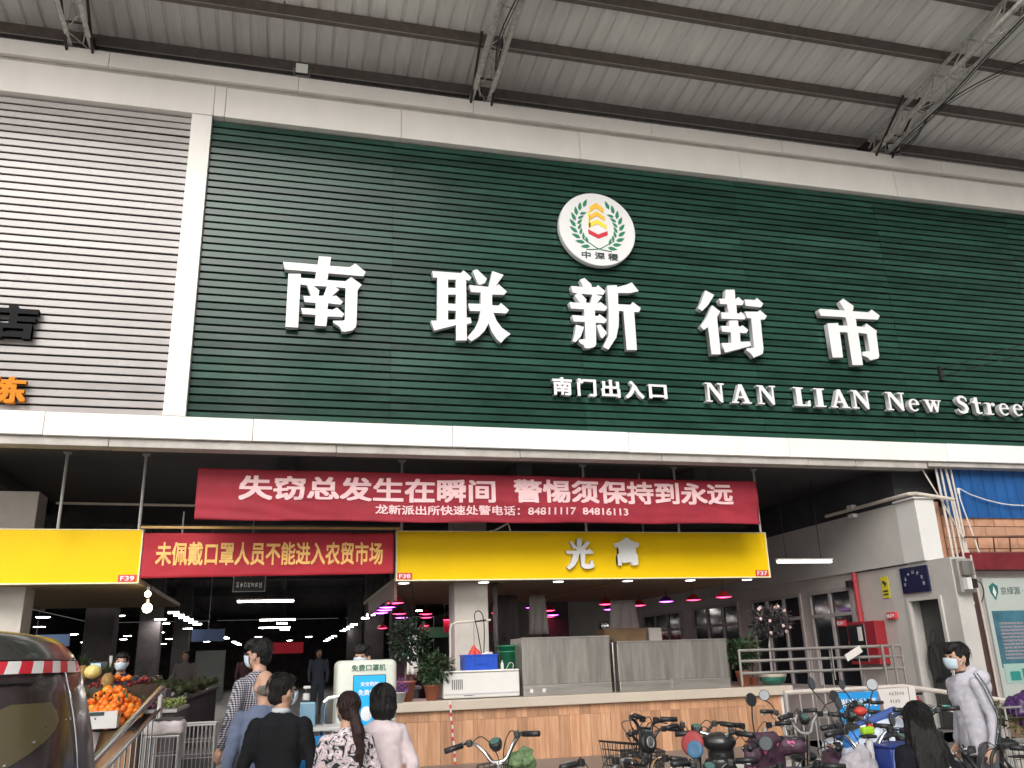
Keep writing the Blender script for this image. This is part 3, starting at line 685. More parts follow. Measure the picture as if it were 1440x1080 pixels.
def bar(x, y, z, L, label, grp, name='hanging_light', ang=0, wide=.06):
    t = thing(name, label, 'lamp', (x,y,z), grp, ang, world=False)
    MB().box((-L/2,-wide*.8,.012),(L/2,wide*.8,.05)).build('housing', m_white, t)
    MB().box((-L/2+.01,-wide/2,-.02),(L/2-.01,wide/2,.0115)).build('tube', m_tube, t)
    for s_ in (-1,1): MB().tube([(s_*L*.35,0,.05),(s_*L*.35,0,4.68-z)], .006, 4).build('cord', m_black, t)
    return t
for i, (x, y, L) in enumerate(((-.42,19.4,1.17),(-.45,27.5,.6),(.05,27.5,.5),(-.36,33.2,1.1),(-.1,30,.35),(0,35.5,.35))):
    bar(x, y, 3.02, L, ['longest bright tube light hanging in the middle of the entrance','left short tube of the second row of lights in the entrance','right short tube of the second row of lights in the entrance','thin tube light third from the front in the entrance','small faint tube light right of the entrance middle','small lamp deepest in the entrance middle'][i], 'tube lights over the central aisle')
ORD = 'nearest second third fourth fifth sixth seventh eighth ninth tenth eleventh twelfth thirteenth fourteenth fifteenth sixteenth seventeenth eighteenth nineteenth twentieth twenty-first twenty-second'.split()
for i, y in enumerate((17.2,18.8,22.6,23.8,25.0,26.2,27.5,28.8,34,35.4,36.8,38.3,40,41.7,43.5,50,52,54,56.5)):
    bar(-2.62, y, 3.0, .26, '%s lamp from the front in the receding row over the left aisle' % ORD[i], 'row of lamps over the left aisle', 'aisle_light', R(0), .05)
for i, y in enumerate((22,23.6,25.3,27.1,31.5,33.5,35.5,37.5,44,47,50,53)):
    bar(2.35, y, 3.0, .24, '%s lamp from the front in the receding row over the right aisle' % ORD[i], 'row of lamps over the right aisle', 'aisle_light', R(0), .05)
for i, (x, y, d_) in enumerate(((-4.1,21,'nearest the left dark column'),(-5.9,24.4,'left of the pair at the second dark column'),(-4.15,24.4,'right of the pair at the second dark column'),(-7.2,29.5,'midway down the left stalls'),(-9.1,41,'far left, upper of two'),(-9.2,46,'far left, lower of two'),
        (-6,33,'beyond the midway lamp on the left'),(-4.6,36,'right of two deep in the left stalls'),(-7.6,36,'left of two deep in the left stalls'),(-10.5,40,'outermost on the left'),(-5.2,44,'small and deep on the left'),(-4,50,'small and deep beside the left aisle'),
        (-1.2,44,'deep above the aisle, left'),(1.2,46,'deep above the aisle, right'),(-6.4,52,'farthest on the left'),(-3.6,29,'just left of the aisle lamp row'),(4.6,33,'deep right, left of two'),(5.5,40,'deep right, right of two'),
        (-5.2,17.0,'nearest over the left stalls'),(-7.4,19.2,'left of the nearest ones over the left stalls'),(-3.4,26.5,'between the aisle lamps and the second dark column'),(-8.6,25,'outer lamp level with the blue aisle sign'),(-5.3,29.8,'inner lamp above the third left stall'),(-7,43,'deep left between two columns'),(-3.3,33,'hard by the aisle lamps, deep left'),
        (3.6,24.5,'right of the aisle over the first right stall'),(5.4,29,'above the second right stall'),(3.4,37,'small and deep beside the right aisle'),(6.6,27,'outer lamp among the red stall lamps'),(.3,52,'tiny lamp farthest down the central aisle'),(-6.2,39,'tiny lamp deep left, centre'))):
    disc(x, y, 3.05, .16, m_tube, 'round ceiling lamp ' + d_, 'round lamps in the depth of the hall', 'ceiling_light')
for i, (x, y, z, p) in enumerate(((7.5,14.1,2.62,0),(7.55,15.4,2.66,0),(7.3,16.1,2.68,1),(7.05,16.9,2.66,0),(6.9,18.2,2.66,1),(7.4,19.0,2.7,0),(5.5,18.2,2.66,0),(4.5,18.8,2.66,0),(6.2,20.2,2.66,1),
        (1.72,14.3,2.62,0),(1.68,15.1,2.6,1),(1.72,15.9,2.6,1),(1.75,16.8,2.6,1),(3.15,20.2,2.66,0),(2.9,18.7,2.66,0),(4.0,26,2.7,0),(2.6,24.5,2.6,0),(5.3,26,2.7,1),(2.2,17.6,2.62,0),(2.45,19.2,2.62,1),(3.9,21.5,2.66,0),(4.8,17.0,2.66,1),(6.1,16.3,2.66,0),(6.5,21.5,2.68,0))):
    t = thing('meat_lamp', ('red' if not p else 'purple') + ' shaded stall lamp ' + (['nearest the F37 tag','second from the F37 tag','third from the F37 tag','fourth from the F37 tag','fifth from the F37 tag','behind the fourth from the F37 tag','under the middle of the long signboard','left of the middle of the long signboard','in the far right stalls',
        'right under the F38 tag','just behind the first lamp under the F38 tag','third in the row behind the F38 tag','deepest in the row behind the F38 tag','left of the pale column, upper','left of the pale column, lower','deep behind the freezer','deep over the leafy plants','deep under the stall ceiling','over the leafy plants, nearer one','over the leafy plants, farther one','behind the blue crate','just above the left steel cabinet','just above the right steel cabinet','behind the cardboard boxes'][i]), 'lamp', (x,y,z), 'shaded stall lamps')
    MB().lathe([(.02,.10),(.05,.09),(.15,.0),(.155,-.01),(.14,-.008),(.04,.07)], (x,y,z), 20).build('lamp_shade', mat('shade_red',(.5,.02,.03),.4) if not p else mat('shade_pur',(.15,.02,.3),.4), t)
    MB().lathe([(.135,.0),(.135,-.008),(.06,-.02)], (x,y,z), 18).build('glow', m_redlamp if not p else m_purlamp, t)
    MB().tube([(x,y,z+.1),(x,y,2.9 if y < 19 else 4.6)], .005, 4).build('cord', m_black, t)
# two bare bulbs at the left
for x, y, z, r_, lab in ((-1.98,13.9,2.57,.07,'bright bare bulb hanging at the left end of the entrance'),(-1.97,13.75,2.76,.045,'glaring small lamp above the bare bulb')):
    t = thing('bare_bulb', lab, 'lamp', (x,y,z))
    MB().ell((x,y,z),r_,16,12).build('bulb', m_bulb, t, True)
    MB().tube([(x,y,z+r_*.8),(x,y,z+r_+.06)], .022, 8).build('socket', m_white, t)
    MB().tube([(x,y,z+r_+.06),(x+.03,y+.02,2.9)], .005, 4).build('cord', m_black, t)
t = thing('hanging_sign', 'small dark framed sign hanging just below the bright red banner', 'sign', (-.6,15.2,2.9))
MB().box((-.86,15.2,2.90),(-.36,15.23,3.14)).build('board', m_black, t)
b = MB(); b.box((-.87,15.19,2.888),(-.35,15.24,2.899)); b.box((-.87,15.19,2.899),(-.858,15.24,3.14)); b.box((-.362,15.19,2.899),(-.35,15.24,3.14)); b.build('frame', m_rod, t); marks('lettering', t, (-.82,15.199,2.95), UX, 7, .42, .10, m_white)
MB().tube([(-.6,15.21,3.14),(-.6,15.21,4.68)], .008, 5).build('cord', m_rod, t)
t = thing('far_banner', 'small bright red banner at the far end of the central aisle', 'banner', (.3,44,1.7))
MB().box((-.9,44,2.25),(.9,44.03,2.75)).build('cloth', mat('far_red_glow',(.5,.03,.05),.6,emit=(.7,.03,.05),es=.10), t)  # the cloth is given a faint glow of its own, it is no lamp
# dim market stalls
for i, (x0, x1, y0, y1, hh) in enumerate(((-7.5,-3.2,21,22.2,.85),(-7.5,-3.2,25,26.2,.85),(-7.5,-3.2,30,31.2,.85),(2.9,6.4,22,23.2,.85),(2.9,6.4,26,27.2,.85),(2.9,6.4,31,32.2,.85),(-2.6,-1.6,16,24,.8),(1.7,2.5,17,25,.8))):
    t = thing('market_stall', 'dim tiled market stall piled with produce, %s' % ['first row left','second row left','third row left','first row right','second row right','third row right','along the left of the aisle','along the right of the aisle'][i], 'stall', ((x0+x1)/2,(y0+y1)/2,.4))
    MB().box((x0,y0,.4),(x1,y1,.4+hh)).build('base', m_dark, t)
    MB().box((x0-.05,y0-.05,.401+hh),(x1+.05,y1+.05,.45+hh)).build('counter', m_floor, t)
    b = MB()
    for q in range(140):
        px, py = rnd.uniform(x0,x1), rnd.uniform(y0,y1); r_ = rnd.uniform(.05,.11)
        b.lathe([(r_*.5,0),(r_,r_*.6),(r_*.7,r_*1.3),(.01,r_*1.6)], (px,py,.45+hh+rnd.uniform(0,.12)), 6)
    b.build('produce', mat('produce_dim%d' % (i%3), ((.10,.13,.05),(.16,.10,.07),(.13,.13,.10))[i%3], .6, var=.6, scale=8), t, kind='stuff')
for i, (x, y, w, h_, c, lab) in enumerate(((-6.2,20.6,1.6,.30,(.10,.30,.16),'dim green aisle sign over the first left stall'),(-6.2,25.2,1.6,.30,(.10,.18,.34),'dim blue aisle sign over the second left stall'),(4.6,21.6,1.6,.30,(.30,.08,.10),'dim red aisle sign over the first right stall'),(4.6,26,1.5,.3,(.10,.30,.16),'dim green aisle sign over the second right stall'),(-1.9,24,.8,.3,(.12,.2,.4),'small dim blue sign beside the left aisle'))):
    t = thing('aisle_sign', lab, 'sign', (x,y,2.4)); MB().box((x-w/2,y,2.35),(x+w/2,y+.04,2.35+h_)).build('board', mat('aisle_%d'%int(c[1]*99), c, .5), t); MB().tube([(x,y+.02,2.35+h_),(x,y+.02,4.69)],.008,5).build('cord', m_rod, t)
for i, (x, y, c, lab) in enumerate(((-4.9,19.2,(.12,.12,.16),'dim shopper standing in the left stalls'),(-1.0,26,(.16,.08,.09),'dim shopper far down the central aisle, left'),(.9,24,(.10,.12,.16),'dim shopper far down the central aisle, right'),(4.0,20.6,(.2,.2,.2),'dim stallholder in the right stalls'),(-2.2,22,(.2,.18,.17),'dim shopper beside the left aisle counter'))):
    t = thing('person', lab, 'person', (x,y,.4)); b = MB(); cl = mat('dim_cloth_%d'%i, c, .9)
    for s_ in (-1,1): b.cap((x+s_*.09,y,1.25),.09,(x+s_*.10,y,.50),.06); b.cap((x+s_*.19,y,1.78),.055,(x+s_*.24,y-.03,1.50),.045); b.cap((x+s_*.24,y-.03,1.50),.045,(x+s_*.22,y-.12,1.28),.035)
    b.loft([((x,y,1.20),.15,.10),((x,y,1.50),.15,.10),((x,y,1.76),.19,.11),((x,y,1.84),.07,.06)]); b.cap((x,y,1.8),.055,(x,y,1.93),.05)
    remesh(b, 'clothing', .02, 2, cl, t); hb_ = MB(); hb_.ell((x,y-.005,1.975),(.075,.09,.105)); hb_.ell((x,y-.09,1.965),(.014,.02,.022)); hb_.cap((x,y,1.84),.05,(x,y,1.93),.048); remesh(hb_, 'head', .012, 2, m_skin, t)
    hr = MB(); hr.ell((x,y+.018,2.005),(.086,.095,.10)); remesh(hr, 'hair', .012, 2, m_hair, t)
for i, (x0, x1, y0, y1) in enumerate(((-3.4,-2.2,12.9,15.2),(-5.6,-4.4,13.2,16.0),(-3.4,-2.2,15.8,18.2))):
    t = thing('market_stall', ['low stall of root vegetables just inside the entrance on the left','stall with leafy vegetables left of the first column','second low stall behind the fruit seller'][i], 'stall', ((x0+x1)/2,(y0+y1)/2,.4)); MB().box((x0,y0,.4),(x1,y1,1.15)).build('base', m_dark, t); MB().box((x0-.03,y0-.03,1.151),(x1+.03,y1+.03,1.19)).build('counter', m_rod, t)
    b = MB()
    for q in range(260):
        px, py = rnd.uniform(x0,x1), rnd.uniform(y0,y1); r_ = rnd.uniform(.03,.07); b.lathe([(r_*.5,0),(r_,r_*.6),(r_*.7,r_*1.3),(.01,r_*1.6)], (px,py,1.19+rnd.uniform(0,.10)), 7)
    b.build('produce', mat('produce_near_%d'%i, ((.22,.14,.08),(.08,.15,.05),(.20,.18,.12))[i], .6, var=.7, scale=9), t, kind='stuff')
t = thing('far_door', 'pale far door at the left end of the aisle', 'door', (-3,40,.4))
MB().box((-3.6,40,.4),(-2.4,40.1,2.4)).build('panel', mat('far_door',(.25,.27,.26),.6), t)
MB().box((-2.55,39.95,1.3),(-2.48,40,1.5)).build('handle', m_rod, t)

# =================================================================== COUNTER
ct = thing('counter', 'long wood tiled service counter with a cream stone top', 'counter', (4.4,12.3,0))
CX0, CX1 = 1.3, 7.13
MB().box((CX0+.01,11.985,0),(CX1-.01,12.9,1.06)).build('core', m_wood_joint, ct)
MB().bbox((CX0-.1,11.90,1.065),(CX1+.17,13.0,1.19), .008).build('slab', m_slab, ct)
MB().box((CX1-.01,11.97,0.001),(CX1+.03,12.9,1.06)).build('edge_trim', m_white, ct)
# wood tiles: vertical planks, courses of 0.6 m, top course short
x = CX0
bt = MB()
me_cache = {}
col = 0
while x < CX1-.02:
    w = .15; zs = [0, .33, .935, 1.058] if True else []
    off = (0, .0)[col % 2]
    for za, zb in zip(zs, zs[1:]):
        k = round(zb-za, 3)
        if k not in me_cache:
            me = MB().bbox((0,0,0),(w-.003,.012,k-.003), .0015, 1).mesh('tile'); me.materials.append(m_wood); me_cache[k] = me
        o = bpy.data.objects.new('tile', me_cache[k]); C.objects.link(o); o.parent = ct
        o.location = Vector((x, 11.972+rnd.uniform(-.0008,.0008), za)) - Vector((4.4,12.3,0))
    x += w; col += 1
# things on the counter
t = thing('white_freezer', 'low white freezer box with black vent slots on the counter', 'freezer', (2.65,12.5,1.19))
MB().bbox((2.12,12.1,1.20),(3.19,12.75,1.535), .02).build('body', m_white, t)
MB().box((2.13,12.092,1.245),(3.18,12.0995,1.262)).build('trim_line', mat('grey_trim',(.45,.46,.48),.4), t)
MB().bbox((2.13,12.08,1.536),(3.18,12.74,1.556), .006).build('lid', m_fascia, t)
for k in range(6): MB().box((2.235+k*.027,12.094,1.315),(2.246+k*.027,12.0995,1.445)).build('vent_slot', m_black, t)
MB().box((2.40,12.096,1.23),(2.52,12.0995,1.236)).build('drain_mark', m_black, t)
t = thing('blue_crate', 'blue plastic crate standing on the white freezer', 'crate', (2.66,12.35,1.556))
b = MB(); X0,X1,Ya,Yb,Z0,Z1 = 2.43,2.895,12.16,12.5,1.557,1.765
b.box((X0,Ya,Z0),(X1,Yb,Z0+.01)); b.box((X0,Ya,Z0+.01),(X0+.008,Yb,Z1)); b.box((X1-.008,Ya,Z0+.01),(X1,Yb,Z1)); b.box((X0+.008,Ya,Z0+.01),(X1-.008,Ya+.008,Z1)); b.box((X0+.008,Yb-.008,Z0+.01),(X1-.008,Yb,Z1))
b.build('shell', m_blue_plastic, t)
b = MB()
for k in range(9): b.box((X0+.01+k*.0545,Ya-.010,Z0+.02),(X0+.018+k*.0545,Ya-.0005,Z1-.02))
b.build('rib', m_blue_plastic, t)
b = MB(); b.box((X0-.008,Ya-.014,Z1-.018),(X1+.008,Ya-.0005,Z1)); b.box((X0-.008,Yb,Z1-.018),(X1+.008,Yb+.012,Z1)); b.build('rim', m_blue_plastic, t)
MB().box((X0+.15,Ya-.016,Z0+.08),(X0+.31,Ya-.0105,Z0+.16)).build('label_panel', m_blue_plastic, t)
t = thing('red_bag', 'red plastic bag drooping in the blue crate from a string', 'bag', (2.58,12.3,1.75))
b = MB(); b.cap((2.60,12.32,1.90),.008,(2.56,12.32,1.70),.085); b.cap((2.60,12.32,1.88),.01,(2.68,12.30,1.72),.05)
remesh(b, 'bag_body', .012, 2, m_red_plastic, t, lambda p: .012*noise.noise(p*22))
MB().tube([(2.60,12.32,1.88),(2.602,12.32,2.20)], .003, 5).build('string', m_black, t)
t = thing('white_bag', 'crumpled white plastic bag on top of the blue crate', 'bag', (2.8,12.3,1.76))
b = MB(); b.ell((2.80,12.3,1.77),(.07,.05,.03)); b.ell((2.74,12.3,1.76),(.05,.04,.025))
remesh(b, 'bag_body', .01, 2, m_white, t, lambda p: .01*noise.noise(p*30))
t = thing('bent_pipe', 'bent white pipe frame rising behind the freezer', 'pipe', (2.3,12.5,1.55))
MB().tube([(2.30,12.55,1.19),(2.30,12.55,2.10),(2.32,12.55,2.19),(2.40,12.55,2.215),(2.84,12.55,2.235),(2.90,12.56,2.24)], .016, 8).build('pipe', m_pvc, t)
t = thing('hose', 'thin dark hose looped over the bent pipe', 'hose', (2.7,12.55,1.2))
MB().tube([(2.78,12.5,1.56),(2.74,12.5,1.8),(2.69,12.5,2.1),(2.65,12.5,2.28),(2.68,12.53,2.36),(2.74,12.53,2.36),(2.78,12.5,2.27),(2.79,12.5,2.0),(2.76,12.5,1.6)], .008, 6, smoothn=4).build('tube', m_black, t)
MB().tube([(2.66,12.5,2.22),(2.82,12.5,2.24)], .011, 6).build('clip', m_black, t)
t = thing('green_bin', 'tall green plastic tub standing beside the steel panel', 'tub', (3.13,12.5,1.19))
MB().lathe([(.11,0),(.15,.66),(.165,.66),(.165,.68),(.14,.68),(.10,.02)], (3.17,12.62,1.2), 24).build('tub_body', m_green_plastic, t, True)
MB().lathe([(.157,.58),(.162,.59),(.157,.60)], (3.17,12.62,1.2), 24).build('ridge', m_green_plastic, t)
def steel_panel(x0, x1, z1, lean, label):
    t = thing('steel_cabinet', label, 'cabinet', ((x0+x1)/2,12.3,1.19), 'stainless cabinets on the counter')
    zb = 1.33
    MB().bbox((x0,12.1,zb+.002),(x1,12.75,z1), .008).build('panel', m_steel_dull, t)
    MB().bbox((x0+.004,12.085,1.192),(x1-.004,12.74,zb), .006).build('base_rail', m_steel, t)
    MB().box((x0-.005,12.088,z1-.012),(x1+.005,12.0995,z1+.004)).build('edge_strip', m_steel, t)
    return t
c1 = steel_panel(3.235,4.545,1.965,0,'left tall grubby stainless steel cabinet with two stickers on the counter')
for x in (3.33,3.51): MB().box((x,12.081,1.235),(x+.045,12.0845,1.285), Matrix.Rotation(R(12),3,'Y')).build('sticker', m_white, c1)
c2 = steel_panel(4.66,6.40,1.88,0,'right lower stainless steel cabinet on the counter')
MB().box((5.45,12.05,1.20),(5.462,12.08,1.36)).build('small_post', m_rod, c2)
MB().tube([(4.60,12.12,1.92),(4.60,12.12,1.2)], .012, 6).build('hinge_rod', m_chrome, c2)
MB().ell((4.60,12.12,1.9),.03).build('hinge_knob', m_black, c2, True)
t = thing('small_clutter', 'wire loop and small white bottle beside the green tub', 'bottle', (3.0,12.3,1.556))
MB().lathe([(.022,0),(.022,.07),(.008,.10),(.008,.12)], (2.97,12.2,1.557), 12).build('bottle', m_white, t)
MB().tube([(3.03,12.2,1.56),(3.08,12.2,1.64),(3.13,12.2,1.62),(3.12,12.2,1.56)], .004, 5, smoothn=4).build('wire_loop', m_white, t)
t = thing('barrier_tape', 'red and white barrier tape hanging down the wood counter front', 'tape', (2.17,11.88,.1))
for k in range(22):
    z1_ = 1.19 - k*.05; w_ = .024
    xx = 2.155 + .0045*k + .004*math.sin(k*1.3)
    MB().prism([(xx,z1_-.0495),(xx+w_,z1_-.0495),(xx+w_-.003,z1_),(xx-.003,z1_)], 11.878+.006*math.sin(k), 11.8795+.006*math.sin(k)).build('tape_piece', m_red_tag if k % 2 else m_paper, t)

# hall items seen over the counter
t = thing('stacked_boxes', 'brown cardboard boxes stacked behind the right steel cabinet', 'boxes', (5.9,15.2,.4))
m_card = mat('cardboard', (.25,.16,.09), .8, var=.2)
MB().box((5.55,15.0,1.2),(6.35,15.5,2.15)).build('box', m_card, t); MB().box((6.45,15.1,1.2),(6.7,15.5,2.15)).build('box', m_paper, t); MB().box((5.5,14.95,.4),(6.9,15.6,1.199)).build('table', m_dark, t)
for i, (x, y, z, w, h, mm, lab) in enumerate(((3.9,15.5,2.0,.35,.8,m_dark,'dark apron hanging behind the left steel cabinet'),(4.5,15.6,2.1,.3,.7,m_frame,'grey cloth hanging behind the left steel cabinet'),(2.0,14.3,1.5,.16,.6,m_paper,'white cloth hanging left of the pale column'),(6.3,15.9,1.9,.5,.8,m_frame,'grey jacket hanging above the cardboard boxes'))):
    t = thing('hanging_cloth', lab, 'cloth', (x,y,z))
    b = MB(); G=[]
    for j in range(9):
        G.append([b.bm.verts.new((x+(k/8-.5)*w*(1+.25*j/8), y+.03*math.sin(k*1.9+j*.3), z+h*(1-j/8))) for k in range(9)])
    for j in range(8):
        for k in range(8): b.bm.faces.new((G[j][k],G[j][k+1],G[j+1][k+1],G[j+1][k]))
    o = b.build('cloth', mm, t, True); o.modifiers.new('s','SOLIDIFY').thickness = .01
    MB().tube([(x,y,z+h),(x,y,2.9 if i!=2 else 2.9)], .004, 4).build('hanger', m_black, t)

# =================================================================== RIGHT SIDE: WALL, DUCT, RAILINGS
plat = MB().box((7.35,12.1,.401),(10.19,12.35,.42)); st(plat.build('platform_edge', m_floor))
st(MB().box((7.2,10.9,0),(10.19,12.09,.4)).build('platform_pavement', m_ground))
sw = thing('side_wall', 'tiled side wall with windows and a doorway running back on the right', 'wall', (10.4,14,.4))
WX0, WX1 = 10.2, 10.5
def wp(y0,y1,z0,z1,mm=None,name='wall_panel'): return MB().box((WX0,y0,z0),(WX1,y1,z1)).build(name, mm or m_wall, sw)
ws = [(14.20,15.62),(15.9,17.9),(18.5,20.9),(21.6,24.2),(25,28)]
wp(11.6,11.93,.4,3.0,m_wall_white,'door_pier'); wp(11.93,12.75,2.46,3.0,m_wall_white,'lintel'); wp(12.75,13.12,.4,3.0,m_wall_white,'door_pier')
wp(13.12,14.20,.4,3.0)
yy = 14.20
for a, b_ in ws:
    if a > yy: wp(yy,a,.4,4.0); wp(yy,a,4.002,4.698,m_ceil)  # above the duct the wall is coloured dark to stand for shade
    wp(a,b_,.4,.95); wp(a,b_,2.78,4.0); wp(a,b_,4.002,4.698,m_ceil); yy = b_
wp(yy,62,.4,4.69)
wp(12.62,14.2,3.002,4.69,m_ceil,'upper_wall'); wp(11.6,12.61,3.002,3.02,m_wall_white,'pier_cap')  # upper wall takes the dark ceiling colour in place of real shade
for i, (a, b_) in enumerate(ws):
    f = thing('window', 'dark window in the side wall, %s' % ['nearest the hydrant box','second from the hydrant box','third, behind the flowering tree','fourth, deep in the hall','deepest in the hall'][i], 'window', (10.2,a,.95), 'windows of the side wall')
    f.name = 'window'; f.parent = sw; f.location = Vector((10.2,a,.95)) - Vector((10.4,14,.4))
    for key in ('label','category','group'): 
        if key in f: del f[key]
    fb = MB(); fx0, fx1 = 10.165, 10.26
    for (y0,y1,z0,z1) in ((a,a+.07,.95,2.78),(b_-.07,b_,.95,2.78),(a+.07,b_-.07,.95,1.02),(a+.07,b_-.07,2.71,2.78),(a+.07,b_-.07,2.27,2.33)):
        fb.box((fx0,y0,z0),(fx1,y1,z1))
    n = 2 if b_-a < 1.7 else 3
    for k in range(1, n): yk = a+(b_-a)*k/n; fb.box((fx0+.002,yk-.03,1.02),(fx1,yk+.03,2.27)); fb.box((fx0+.002,yk-.03,2.33),(fx1,yk+.03,2.71))
    fb.build('frame', m_frame, f)
    for k in range(n):
        ya = a+(b_-a)*k/n+.03; yb = a+(b_-a)*(k+1)/n-.03
        MB().box((10.21,ya,1.02),(10.225,yb,2.27)).build('pane', m_glass_dark, f); MB().box((10.21,ya,2.33),(10.225,yb,2.71)).build('pane', m_glass_dark, f)
    MB().box((10.12,a-.05,.91),(10.2,b_+.05,.945)).build('sill', m_white, f)
# tile joints of the wall as thin proud dado
MB().box((10.188,13.12,.9),(10.1995,14.2,.93)).build('dado', m_frame, sw)
MB().box((10.42,11.95,.4),(10.46,12.73,2.455)).build('door', mat('dark_door',(.06,.062,.06),.5,var=.15), sw)
for (y0,y1,z0,z1) in ((11.93,11.99,.4,2.455),(12.69,12.75,.4,2.455),(11.99,12.69,2.40,2.455)):
    MB().box((10.17,y0,z0),(10.24,y1,z1)).build('door_frame', m_wall_white, sw)
t = thing('coiled_cable', 'coil of black cable hanging in the doorway', 'cable', (10.30,12.5,1.3))
for k in range(5):
    MB().tube([(10.30+.01*k,12.50+.11*math.cos(a_/14*6.2832)*(1+.06*k), 1.42+.27*math.sin(a_/14*6.2832)*(1+.04*k)) for a_ in range(15)], .013, 6).build('loop', m_rubber, t)
MB().tube([(10.30,12.5,1.7),(10.30,12.46,1.85),(10.3,12.38,1.93),(10.3,12.33,1.85),(10.3,12.4,1.72)], .006, 5, smoothn=4).build('loop', m_rubber, t)
MB().tube([(10.3,12.52,1.15),(10.3,12.5,.7),(10.3,12.5,.42)], .008, 5).build('tail', m_rubber, t)
MB().box((10.30,12.48,1.66),(10.415,12.53,1.70)).build('hook', m_black, t)
# blue arch sign
t = thing('dark_blue_sign', 'dark blue board with an arch of pale characters above the doorway', 'sign', (10.18,12.4,2.5))
MB().box((10.15,12.11,2.53),(10.185,12.76,2.95)).build('board', mat('sign_navy',(.008,.010,.05),.4), t)
for i in range(7):
    yv = 12.44 + .23*math.cos(R(i*30)); zv = 2.63 + .20*math.sin(R(i*30))
    marks('character', t, (10.149,yv+.035,zv), UYN, 1, .07, .075, mat('sign_pale',(.45,.47,.55),.5), rot=0)
# cctv notice
t = thing('yellow_notice', 'small yellow camera notice on the pale side wall', 'sign', (10.19,13.25,2.5))
MB().box((10.186,13.15,2.50),(10.198,13.34,2.86)).build('board', mat('notice_yellow',(.62,.52,.03),.5), t)
b = MB(); b.box((10.182,13.19,2.73),(10.1855,13.30,2.78), Matrix.Rotation(R(30),3,'X')); b.box((10.182,13.235,2.68),(10.1855,13.255,2.73)); b.build('camera_pictogram', m_txt_dark, t)
for z in (2.60,2.545): MB().box((10.183,13.18,z),(10.1855,13.31,z+.03)).build('print_bar', m_txt_dark, t)
# hydrant cabinet
t = thing('hydrant_cabinet', 'red fire hydrant cabinet with a glass front on the side wall', 'cabinet', (10.1,13.8,1.4))
MB().bbox((9.98,13.42,1.40),(10.198,14.22,2.13), .01).build('box', mat('hydrant_red',(.26,.016,.024),.4), t)
MB().box((9.972,13.72,1.46),(9.9795,14.18,2.08)).build('glass', m_glass_dark, t)
MB().box((9.966,13.78,1.80),(9.9715,13.90,2.04)).build('notice', m_paper, t)
MB().box((9.972,13.70,1.44),(9.9795,13.715,2.10)).build('frame', m_rod, t)
t = thing('red_pipe', 'vertical red fire pipe above the hydrant cabinet', 'pipe', (10.12,13.95,2.13))
MB().tube([(10.11,13.95,2.132),(10.11,13.95,3.0)], .045, 12).build('pipe', mat('pipe_red',(.36,.03,.04),.4), t)
for z in (2.25,2.85): MB().tube([(10.11,13.95,z),(10.11,13.95,z+.05)], .058, 12).build('coupling', mat('pipe_red',(.36,.03,.04)), t)
MB().box((10.02,14.02,2.75),(10.12,14.12,2.87)).build('junction_box', m_black, t)
for y, z, lab in ((13.16,2.14,'small dark red wall tag right of the hydrant cabinet'),(14.62,2.08,'small dark red wall tag left of the hydrant cabinet')):
    t = thing('wall_tag', lab, 'sign', (10.18,y,z)); 
    MB().box((10.14,y-.11,z),(10.198,y+.11,z+.11)).build('plate', m_red_tag, t)
    lettering('number', 'B29' if y < 14 else 'B30', t, (10.139,y+.09,z+.025), UYN, .18, .06, m_txt_white, .01, .002)
for y, z, h_ in ((14.25,1.75,.13),):
    t = thing('vegetable_sticker', 'small faded food stickers left of the hydrant cabinet', 'sticker', (10.19,y,z))
    for q in range(4): MB().box((10.193,y+.02+q*.07,z+rnd.uniform(-.03,.03)),(10.198,y+.07+q*.07,z+.06+rnd.uniform(0,.03))).build('sticker', mat('sticker_yel',(.5,.4,.15),.6,var=.5,scale=20), t)
# duct / boxed beam
t = thing('white_duct', 'big white boxed duct projecting above the doorway', 'duct', (10.3,12.1,3.0))
MB().bbox((10.15,12.1,3.02),(10.53,12.598,4.04), .006, 1).build('end_box', m_white, t)
MB().box((10.15,12.60,3.02),(10.197,20,4.04)).build('side_panel', m_wall_white, t)
MB().bbox((10.10,12.06,4.042),(10.57,12.598,4.07), .004, 1).build('cap', m_white, t)
t = thing('conduit_pipe', 'pale pipe running along the top of the white duct', 'pipe', (10.3,12.1,4.1))
MB().tube([(10.08,14.5,4.13),(10.10,12.15,4.13),(10.16,12.05,4.12),(10.9,12.05,4.03)], .032, 10).build('pipe', m_pvc, t)
for z in (4.0,4.16): MB().box((10.02,13.6,z-.03),(10.12,13.75,z+.04)).build('clamp', m_white, t)
t = thing('tube_light', 'long white tube light in front of the duct under the dark ceiling', 'lamp', (8.8,14.2,3.1))
MB().bbox((8.30,13.52,3.19),(9.42,13.60,3.215), .006).build('housing', m_white, t)
MB().bbox((8.32,13.525,3.14),(9.40,13.595,3.188), .012).build('tube', mat('lamp_tube2',(1,1,1),.4,emit=(1,.95,.96),es=1.3), t)
for x in (8.5,9.2): MB().tube([(x,13.56,3.215),(x,13.56,4.69)], .006, 5).build('cord', m_black, t)
# meter box
t = thing('meter_box', 'grey open meter box with wiring at the right of the doorway sign', 'box', (10.45,12.0,2.5))
MB().box((10.22,11.50,2.46),(10.50,11.595,2.98)).build('back_plate', m_rod, t)
MB().bbox((10.26,11.42,2.72),(10.46,11.498,2.94), .006).build('meter', m_steel_dull, t)
MB().bbox((10.27,11.40,2.50),(10.36,11.498,2.68), .006).build('breaker', m_white, t); MB().bbox((10.38,11.40,2.52),(10.46,11.498,2.66), .006).build('breaker', m_black, t)
MB().tube([(10.31,11.45,2.7),(10.5,11.40,2.6),(10.56,11.42,2.45),(10.55,11.5,2.3)], .008, 5, smoothn=4).build('wire', m_black, t)
